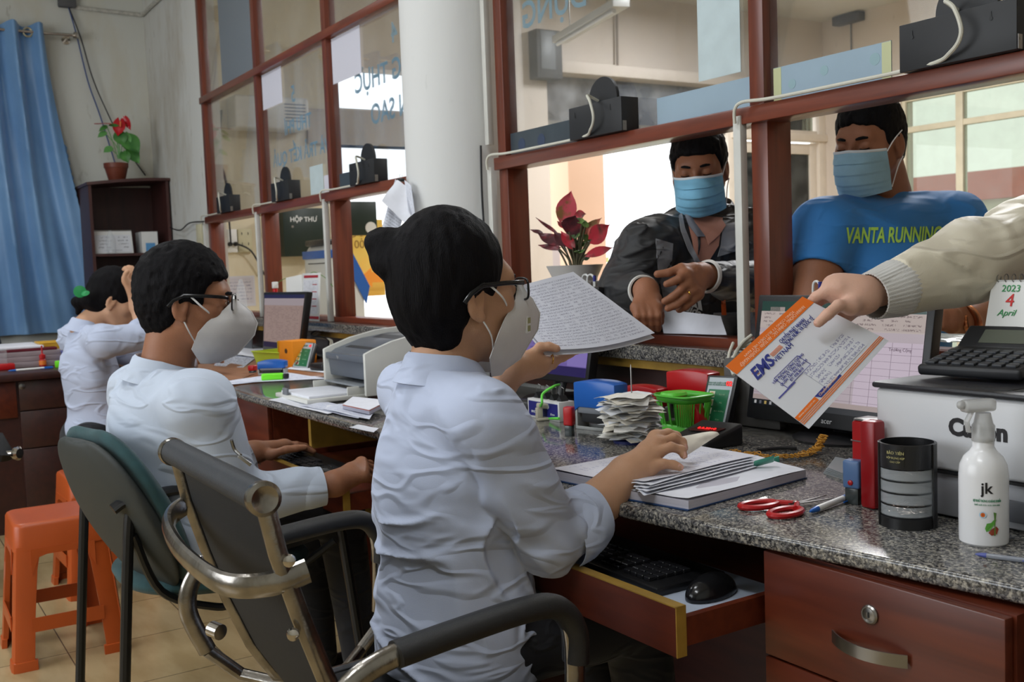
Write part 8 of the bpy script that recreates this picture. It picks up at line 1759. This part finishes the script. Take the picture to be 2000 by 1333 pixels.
for k, (px_, z1, lb) in enumerate(((-6.70, ZR-.03, 'white cable trunking on the far left window post'), (-5.68, ZR-.03, 'white cable trunking on the second window post'), (-4.69, ZR-.03, 'white cable trunking on the third window post'), (-1.925, ZR-.02, 'white cable trunking on the thick post between the two customers'))):
 tag(MB().box((px_-.036, 1.945, .937), (px_-.010, YP-.001, z1)).build('cable_trunking', CNM, None, bevel=.002), lb, 'trunking', 'cable trunkings')
tag(MB().box((-3.19, 1.945, ZR+.05), (-3.165, YP-.001, 3.5)).build('cable_trunking', CNM, None, bevel=.002), 'tall white cable trunking beside the pillar above the rail', 'trunking', 'cable trunkings')
tag(MB().box((-3.185, 1.945, .937), (-3.158, YP-.001, ZR-.03)).build('cable_trunking', CNM, None, bevel=.002), 'white cable trunking beside the pillar below the rail', 'trunking', 'cable trunkings')
cable('wall_wire', [(-3.195, 1.93, ZR+.05), (-3.20, 1.93, 1.45), (-3.195, 1.93, 1.3), (-3.19, 1.93, 1.15)], .004, DKC, 'black wire hanging beside the pillar trunking', 'wire')
for k in range(3): cable('white_cable', [py(1468, 655+8*k, 1.93), py(1448-4*k, 672+6*k, 1.90), py(1432-2*k, 700+4*k, 1.88), py(1425+3*k, 712+2*k, 1.87), (-1.84-.01*k, 1.86, .88), (-1.83, 1.85, ZT+.02)], .0045, CABLEM, ('outer', 'middle', 'inner')[k]+' white cable of the loop dropping behind the rating terminal', 'cable', 'white cable loops')
for k in range(3): cable('white_cable', [py(655, 635+3*k, 1.93), py(625, 642+5*k, 1.90), py(608, 655+3*k, 1.87), (-4.52+.02*k, 1.86, .86), (-4.50+.02*k, 1.82, ZT+.02)], .004, CABLEM if k else DKC, ('black', 'upper cream', 'lower cream')[k]+' cable running down from the third post to the second desk', 'cable', 'cables by the third post')
cable('white_cable', [py(512, 640, 1.93), py(490, 638, 1.90), py(479, 645, 1.88), (-5.72, 1.86, .86)], .0045, CABLEM, 'cream cable bending over the ledge left of the second monitor', 'cable')
cable('device_cable', [(-1.83, 1.80, .89), py(1423, 700, 1.84), py(1432, 670, 1.88)], .004, CABLEM, 'cream cable plugged into the top of the near rating terminal', 'cable')
t = empty('wall_socket', (-6.78, YP, 1.5), 'cream socket box on the wall left of the first window post', 'socket'); MB().box((-6.86, YP-.035, 1.38), (-6.75, YP-.001, 1.52)).build('box', mat('aged_cream', rgb(196, 190, 160), .5, var=.1), t, bevel=.004)
cable('wall_wire', [py(332, 445, 1.93), py(352, 450, 1.93), py(370, 436, 1.93), py(398, 433, 1.93)], .0045, DKC, 'black wire sagging from the bookcase to the first window post', 'wire')
def gpane(name, q, m, label, cat, parent=None, th=.002): o = MB().prism(q, (0, -th, 0)).build(name, m, None, smooth=0); return tag(o, label, cat)
YG = YP+.022; def_q = lambda x0, x1, z0, z1, Y=None: [(x0, Y or YG, z0), (x1, Y or YG, z0), (x1, Y or YG, z1), (x0, Y or YG, z1)]
BLB = mat('pale_blue_board', rgb(146, 168, 184), .5, var=.04, vscale=6); GRB = mat('dark_grey_board', rgb(62, 72, 80), .4, var=.1, vscale=10); PBL = mat('translucent_film', rgb(196, 212, 216), .6, var=.05, vscale=15, alpha=.85); WPP = mat('white_notice_back', rgb(206, 206, 218), .7)
g1 = py(1284, 200, YG); g2 = py(1452, 215, YG); gpane('blue_board', def_q(g1[0], -1.93, ZR+.001, ZR+.082), BLB, 'pale blue board backing standing on the rail left of the thick post', 'board')
g1 = py(1500, 200, YG); g2 = py(1742, 100, YG); o = gpane('blue_board', def_q(-1.86, g2[0], ZR+.001, ZR+.088), BLB, 'pale blue board with yellowed tape ends right of the thick post', 'board')
for x in (-1.86, g2[0]-.025): MB().prism(def_q(x, x+.025, ZR+.002, ZR+.087, YG-.0022), (0, -.0004, 0)).build('tape', mat('yellow_tape_old', rgb(190, 194, 150), .4), o, smooth=0)
for x, z_, r_ in ((-1.80, .04, .012), (-1.70, .055, .012), (-1.555, .055, .014)): MB().lathe([(r_, 0), (r_, .0004)], (x, YG-.0022, ZR+z_), 24, ax=(0, -1, 0)).build('glue_spot', mat('glue_mark', rgb(140, 170, 178), .5), o)
o = gpane('dark_board', def_q(-3.09, -2.66, ZR+.001, ZR+.080), GRB, 'dark grey sign backing with a red mark beside the round number display', 'board')
for x in (-3.02, -2.90): MB().lathe([(.022, 0), (.022, .0004)], (x, YG-.0022, ZR+.035), 24, ax=(0, -1, 0)).build('pad', mat('dark_blue_pad', rgb(52, 66, 92), .5), o)
MB().prism([(-2.70, YG-.0022, ZR+.03), (-2.675, YG-.0022, ZR+.02), (-2.665, YG-.0022, ZR+.05), (-2.675, YG-.0022, ZR+.075), (-2.695, YG-.0022, ZR+.07), (-2.705, YG-.0022, ZR+.05)], (0, -.0005, 0)).build('red_emblem', mat('emblem_red', rgb(186, 46, 52), .5), o, smooth=0)
o = gpane('dark_board', def_q(-4.60, -4.36, ZR+.001, ZR+.080), GRB, 'dark blue-grey sign backing on the rail left of the pillar', 'board')
g1, g2 = py(1362, 0, YG), py(1445, 0, YG); gpane('faded_film', def_q(g1[0], g2[0], ZR+.10, 1.95), PBL, 'faded pale blue film with scribbled marks high on the glass', 'film')
gpane('window_notice', def_q(-5.60, -5.30, 2.08, 2.27), WPP, 'blank back of a white notice high on the second window', 'notice'); gpane('window_notice', def_q(-4.62, -4.30, 2.06, 2.27), WPP, 'blank back of a white notice high on the third window', 'notice')
gpane('film_strip', def_q(-4.97, -4.80, ZR+.01, ZR+.15), PBL, 'greyish transparent leaflet on the second window pane', 'leaflet'); gpane('notice', def_q(-4.79, -4.70, ZR+.01, ZR+.09), WPP, 'small white printed notice beside the third post', 'notice')
o = gpane('grey_reflection', def_q(-6.30, -5.72, 2.33, 2.95), mat('grey_blue_reflection', rgb(120, 128, 136), .5, alpha=.9), 'large grey-blue reflection in the upper left pane, drawn as a sheet', 'panel');  # grey reflection on the glass, put in as a flat coloured sheet
VB = mat('vinyl_blue', rgb(140, 182, 204), .5); YV = YG+.008
def vinyl(s_, x, z_, sz, parent): return text('lettering', s_, VB, (x, YV, z_), (-1, 0, 0), UP, sz, parent, bold=.002, depth=.0006)
vinyl('CHỨNG THỰC', -3.98, 2.02, .125, win1); vinyl('BẢN SAO', -3.98, 1.86, .125, win1); vinyl('4', -3.98, 2.17, .12, win1)
vinyl('THU PHÍ', -5.13, 1.94, .10, win1); vinyl('VÀ TRẢ KẾT QUẢ', -5.12, 1.79, .098, win1); vinyl('5', -5.17, 2.10, .12, win1)
vinyl('XÂY DỰNG', -2.68, 2.02, .125, win2)
t = empty('binder_clip', (-3.6, 1.83, 1.5), 'black binder clip on the pillar holding hanging papers', 'clip'); fp = lambda x, y: pd(x, y, 3.84)
cc = fp(783, 352); MB().obox(cc, cr, cu, -cf, .030, .012, .010).build('body', BLACKP, t, bevel=.002); MB().tube([cc, cc+cu*.02-cr*.006, cc+cu*.02+cr*.006, cc], .001, 5).build('wire_arm', STEEL, t)
HANG = script_mat('hanging_print', rgb(212, 216, 228), rgb(70, 74, 90), 28, 30, .6, .1)
def hang(q, m, label, sd): o = sheet('hanging_paper', q, m, .0006, None, .012, seed=sd); tag(o, label, 'paper')
hang([fp(728, 512), fp(760, 522), fp(800, 380), fp(772, 350)], HANG, 'printed sheet hanging lowest from the clip on the pillar', 1)
hang([pd(745, 392, 3.80), pd(800, 445, 3.76), pd(806, 372, 3.77), pd(776, 352, 3.82)], PAPER, 'folded white sheet hanging in front of the printed one on the pillar', 2)
hang([pd(798, 415, 3.75), pd(812, 430, 3.74), pd(803, 362, 3.76), pd(790, 352, 3.80)], HANG, 'narrow folded form on the right of the papers on the pillar', 3)
# ================================================================== LOBBY AND OUTDOORS
x = XB
t = empty('mailbox', (x+.1, 3.08, 1.5), 'dark green metal letter box with white lettering on the lobby wall', 'letter box'); DG = mat('dark_green_metal', rgb(28, 44, 38), .4)
MB().box((x, 2.91, 1.31), (x+.14, 3.26, 1.69)).build('box', DG, t, bevel=.003); text('lettering', 'HỘP THƯ', WP2, (x+.1415, 3.08, 1.60), (0, 1, 0), UP, .052, t, bold=.001); MB().lathe([(.010, 0), (.010, .004)], (x+.14, 2.985, 1.545), 16, ax=(1, 0, 0)).build('lock', STEEL, t); MB().box((x+.14, 3.10, 1.325), (x+.15, 3.16, 1.345)).build('latch', STEEL, t, bevel=.002)
t = empty('second_letter_box', (-6.9, 3.4, 1.6), 'dark green box edge with a white disc beside the pillar papers', 'box'); MB().box((x, 3.42, 1.47), (x+.06, 3.76, 1.75)).build('box', DG, t, bevel=.003); MB().lathe([(.05, 0), (.05, .003)], (x+.061, 3.70, 1.53), 28, ax=(1, 0, 0)).build('disc', WHITEP, t)
for k, (y0, mm, lb) in enumerate(((2.455, WHITEP, 'white wall socket with two black plugs on the lobby wall'), (2.575, mat('aged_cream', rgb(196, 190, 160), .5), 'yellowed wall socket beside the white one'))):
 t = empty('wall_socket', (x, y0, 1.45), lb, 'socket'); MB().box((x, y0, 1.355), (x+.04, y0+.112, 1.535)).build('box', mm, t, bevel=.004)
 if k == 0:
  for yy in (.05, .095): MB().lathe([(.018, 0), (.016, .03), (.008, .04)], (x+.04, y0+yy, 1.42), 14, ax=(1, 0, 0)).build('plug', BLACKP, t)
 else:
  for yy, zz in ((.03, 1.50), (.03, 1.42), (.08, 1.42), (.08, 1.50)): MB().box((x+.04, y0+yy-.003, zz-.01), (x+.041, y0+yy+.003, zz+.01)).build('slot', BLACKM, t, smooth=0)
cable('wall_wire', [(x+.08, 2.55, 1.42), (x+.08, 2.66, 1.36), (x+.06, 2.76, 1.18), (x+.05, 2.86, .98)], .007, DKC, 'black power lead drooping from the white wall socket', 'wire')
cable('wall_wire', [(x+.07, 2.505, 1.42), (x+.06, 2.505, 1.6), (x+.03, 2.50, 1.7)], .007, DKC, 'black lead going up from the white wall socket', 'wire')
cable('wall_wire', [pxx(432, 215, x+.04), pxx(428, 300, x+.04), pxx(440, 350, x+.04), pxx(446, 390, x+.04)], .010, DKC, 'dark wire bundle on the lobby wall behind the first window', 'wire')
NOT = script_mat('notice_print', rgb(200, 196, 206), rgb(60, 60, 120), 8, 12, .8, .1, .08)
o = MB().box((x, 2.47, .93), (x+.002, 2.70, 1.17)).build('paper', WPP, None, smooth=0); o.name = 'wall_notice'; tag(o, 'white notice with blue capital lines on the lobby wall', 'notice'); flat('notice_text', [(x+.003, 2.48, .95), (x+.003, 2.69, .95), (x+.003, 2.69, 1.16), (x+.003, 2.48, 1.16)], NOT, o)
t = empty('queue_kiosk', (-6.6, 2.95, 0), 'white and blue queue ticket kiosk standing in the lobby', 'kiosk'); KW = mat('kiosk_white', rgb(206, 206, 200), .45); KB = mat('kiosk_blue', rgb(40, 92, 168), .4)
prof_ = [(2.72, 0), (2.72, 1.30), (2.76, 1.36), (2.86, 1.36), (2.99, 1.08), (2.96, .98), (2.97, 0)]
MB().prism([(-6.98, a, b_) for a, b_ in prof_], (.46, 0, 0)).build('cabinet', KW, t, bevel=.01); MB().box((-6.99, 2.71, 1.27), (-6.51, 2.87, 1.325)).build('blue_band', KB, t, bevel=.003); MB().box((-6.96, 2.72, 1.36), (-6.60, 2.86, 1.40)).build('printer_lid', BLACKP, t, bevel=.012)
MB().prism([(-6.519, 2.86, 1.35), (-6.519, 3.0, 1.07), (-6.519, 2.97, .95), (-6.519, 2.86, 1.17)], (.01, 0, 0)).build('blue_side', KB, t, smooth=0); MB().box((-6.9, 2.715, 1.235), (-6.55, 2.72, 1.24)).build('seam', BLACKM, t, smooth=0)
t = empty('yellow_poster', (-8.3, 3.7, 0), 'yellow-orange advertising poster seen through the bright opening', 'poster'); Yp = mat('poster_yellow', rgb(236, 186, 80), .5, col2=rgb(226, 206, 110), vscale=3); MB().box((x-.35, 3.58, .95), (x-.34, 4.0, 1.62)).build('sheet', Yp, t, smooth=0); text('lettering', 'ĐƯỢC\n5.000', mat('poster_brown', rgb(150, 110, 50), .5), (x-.338, 3.83, 1.45), (0, -1, 0), UP, .10, t); MB().box((x-.36, 3.6, 0), (x-.35, 3.62, .95)).build('stand', STEEL, t, smooth=0)
t = empty('arrow_sign', (-8.3, 3.9, 0), 'orange arrow sign pointing left outside the bright opening', 'sign'); az = 1.115; ay0 = pxx(705, 570, x-.2)[1]; ay1 = pxx(790, 570, x-.2)[1]
MB().prism([(x-.2, ay0, az), (x-.2, ay0+.11, az+.085), (x-.2, ay0+.11, az+.045), (x-.2, ay1, az+.045), (x-.2, ay1, az-.045), (x-.2, ay0+.11, az-.045), (x-.2, ay0+.11, az-.085)], (-.01, 0, 0)).build('arrow', mat('arrow_orange', rgb(240, 150, 50), .5), t, smooth=0); MB().box((x-.22, ay1-.1, 0), (x-.21, ay1-.08, az)).build('stand', STEEL, t, smooth=0)
t = empty('air_conditioner', (x+.1, 3.0, 2.5), 'white air conditioner on the lobby wall behind the upper left panes', 'air conditioner'); MB().box((x, 2.55, 2.30), (x+.2, 3.15, 2.55)).build('body', WHITEP, t, bevel=.02, seg=3)
for k in range(6): MB().box((x+.2, 2.95, 2.36+.026*k), (x+.203, 3.12, 2.368+.026*k)).build('louver', GREYP, t, smooth=0)
t = empty('fluorescent_lamp', (-5.9, 4.5, 2.9), 'white fluorescent batten lamp hanging in the lobby above the counter', 'lamp'); la, lb_ = py(1092, 78, 4.4), py(1235, -8, 4.0); lb_ = la+(nrm(lb_-la))*1.2; du = nrm(lb_-la); sv = nrm(np.cross(du, UP)); nv_ = np.cross(sv, du)
MB().obox((la+lb_)/2, du, sv, nv_, 1.2, .11, .05).build('batten', mat('lamp_white', rgb(214, 214, 212), .4), t, bevel=.006); MB().tube([la+du*.05-nv_*.04+sv*.03, lb_-du*.05-nv_*.04+sv*.03], .014, 12).build('tube', mat('tube_glass', rgb(232, 232, 232), .2), t)
for k in (.2, .8): q = la+(lb_-la)*k; MB().tube([q, (q[0], q[1], 3.75)], .004, 6).build('hanger', STEEL, t)
t = empty('wall_speaker', (x+.2, 5.7, 3.2), 'dark grey loudspeaker box high on the lobby wall by the pilaster', 'speaker'); sp0, sp1 = pxx(1047, 55, x+.25), pxx(1100, 155, x+.25); MB().box((x+.0, sp0[1], sp1[2]), (x+.25, sp1[1], sp0[2])).build('cabinet', mat('speaker_grey', rgb(78, 78, 80), .5), t, bevel=.01); MB().box((x+.25, sp0[1]+.04, sp1[2]+.08), (x+.256, sp1[1]-.08, sp1[2]+.42)).build('grille', GREYP, t, bevel=.005)
t = empty('junction_box', (-7.5, YF-.1, 3.6), 'dark weathered metal box high on the far lobby wall', 'box'); j0, j1 = py(1626, 0, YF-.1), py(1678, 38, YF-.1); MB().box((j0[0], YF-.12, j1[2]), (j1[0], YF, 3.74)).build('box', mat('weathered_metal', rgb(70, 72, 76), .5, var=.2, vscale=10), t, bevel=.01); MB().tube([((j0[0]+j1[0])/2, YF-.02, j1[2]), ((j0[0]+j1[0])/2, YF-.02, 2.9)], .008, 6).build('conduit', GREYP, t)
cable('wall_wire', [pxx(1204, 0, x+.05), pxx(1206, 130, x+.05)], .012, mat('warm_grey_wire', rgb(130, 118, 108), .6), 'vertical conduit on the beige lobby wall above the ledge', 'wire')  # plain grey-brown vertical line, drawn as a round wire
structure(MB().box((-40, -10, -.25), (x-.2, 40, -.05)).build('trim_ground', mat('pale_paving', rgb(214, 210, 200), .8, var=.05, vscale=2), None, smooth=0)); bpy.data.objects['trim_ground'].name = 'trim_4'
structure(MB().box((x-.2, YF+.2, -.25), (12, 40, -.05)).build('trim_5', MATS['pale_paving'], None, smooth=0))
c0, c1_ = pxx(1112, 400, -10.2), pxx(1182, 400, -10.2); t = tag(MB().box((-10.6, c0[1], -.05), (-10.2, c1_[1], 4.2)).build('porch_column', mat('peach_paint', rgb(232, 190, 160), .7), None, bevel=.01), 'peach painted porch column in the bright opening behind the red plant', 'column')
t = tag(MB().box((-9.2, 5.45, -.05), (-8.9, 6.30, 1.42)).build('planter_wall', mat('greyish_pink', rgb(196, 184, 184), .7), None, bevel=.01), 'low greyish pink wall outside behind the red plant', 'wall')
BG = [mat('bush_green', rgb(96, 132, 60), .7, col2=rgb(160, 186, 96), vscale=4), mat('bush_yellow', rgb(170, 186, 90), .7, col2=rgb(214, 214, 140), vscale=4)]
rg = np.random.default_rng(21)
def bush(c, r_, h_, mm, label, n_=260):
 t = empty('garden_bush', c, label, 'bush', 'bushes outside'); g = MB()
 for k in range(n_):
  a, b_ = rg.uniform(0, 6.28), rg.uniform(-.2, 1); q = np.array(c)+[r_*cos(a)*sqrt(1-b_*b_*.8), r_*sin(a)*sqrt(1-b_*b_*.8), h_*.5+h_*.5*b_]; q = q*(1)+rg.normal(0, .05, 3); d_ = nrm(rg.normal(0, 1, 3)+[0, 0, .4]); s_ = nrm(np.cross(d_, rg.normal(0, 1, 3))); L_ = rg.uniform(.07, .13)
  g.add([q, q+d_*L_*.5+s_*L_*.3, q+d_*L_, q+d_*L_*.5-s_*L_*.3], [(0, 1, 2, 3)])
 g.build('foliage', mm, t, smooth=0, recalc=False); MB().tube([c, (c[0], c[1], c[2]+h_*.6)], [.03, .01], 6).build('stem', mat('bark', rgb(120, 86, 60), .8), t)
for k, (px_, py_, dX) in enumerate(((1188, 600, -11.0), (1225, 590, -11.5), (1262, 610, -12.5), (1300, 600, -13))):
 q = pxx(px_, py_, dX); bush((q[0], q[1], -.05), .42, 1.05+.12*(k % 2), BG[k % 2], ('leftmost low bush outside next to the planter wall', 'yellowish bush outside between plant and dark jacket', 'green bush outside just behind the dark sleeve', 'pale bush outside behind the man in the dark jacket')[k])
t = empty('neighbour_house', (-3, 22, 0), 'pale house with reddish tiled roof outside the far window wall', 'building')
h0 = pd(1830, 400, 42)
MB().box((h0[0]-5, h0[1], -.1), (h0[0]+8, h0[1]+4, 3.0)).build('wall', mat('house_cream', rgb(206, 202, 186), .8), t, smooth=0); MB().prism([(h0[0]-5.3, h0[1]-.4, 3.0), (h0[0]-5.3, h0[1]+4.4, 3.0), (h0[0]-5.3, h0[1]+2, 4.3)], (13.6, 0, 0)).build('roof', mat('red_tiles', rgb(170, 96, 84), .8, var=.1), t, smooth=0)
t = empty('neighbour_house', (-12, 12, 0), 'bluish tiled roof house seen through the white lobby door', 'building'); h1_, h2_ = pxx(1450, 400, -24.4), pxx(1640, 400, -20)
MB().box((-24, h1_[1], -.1), (-20, h2_[1], 2.0)).build('wall', MATS['house_cream'], t, smooth=0); MB().prism([(-19.6, h1_[1]-.3, 1.9), (-24.4, h1_[1]-.3, 1.9), (-22, h1_[1]-.3, 4.2)], (0, h2_[1]-h1_[1]+.6, 0)).build('roof', mat('blue_tiles', rgb(120, 132, 182), .7, var=.15, vscale=3), t, smooth=0)
tag(sheet('paper_sheet', [py(1296, 651, 1.99), py(1420, 655, 2.01), py(1408, 618, 2.04), py(1290, 604, 2.03)], PAPER, .0008, None, .004, seed=2), 'white folded sheet under the dark-jacketed man\'s hand on the sill', 'paper')
tag(sheet('paper_slip', [pd(1800, 622, 2.42), pd(1850, 612, 2.42), pd(1856, 596, 2.43), pd(1806, 600, 2.43)], PAPER, .0008, None, .002, seed=4), 'small white slip held in the fingers of the man in blue', 'paper')
tag(sheet('plastic_sleeve', [py(1815, 668, 1.975), py(1925, 668, 1.975), py(1925, 655, 2.03), py(1815, 650, 2.03)], mat('clear_film', rgb(200, 205, 200), .12, alpha=.6), .0008, None, .012, seed=6), 'crumpled clear plastic sleeve on the sill beside the calendar', 'sleeve')
# ================================================================== put every child back in its modelled place under its root
for r_ in [o for o in bpy.data.objects if o.type == 'EMPTY' and o.parent is None]:
 if r_.get('_local'):
  del r_['_local']; continue
 inv = Matrix.LocRotScale(r_.location, r_.rotation_euler, None).inverted()
 for c_ in [o for o in bpy.data.objects if o.parent == r_]: c_.matrix_parent_inverse = inv
for o in bpy.data.objects:
 if '_local' in o.keys(): del o['_local']
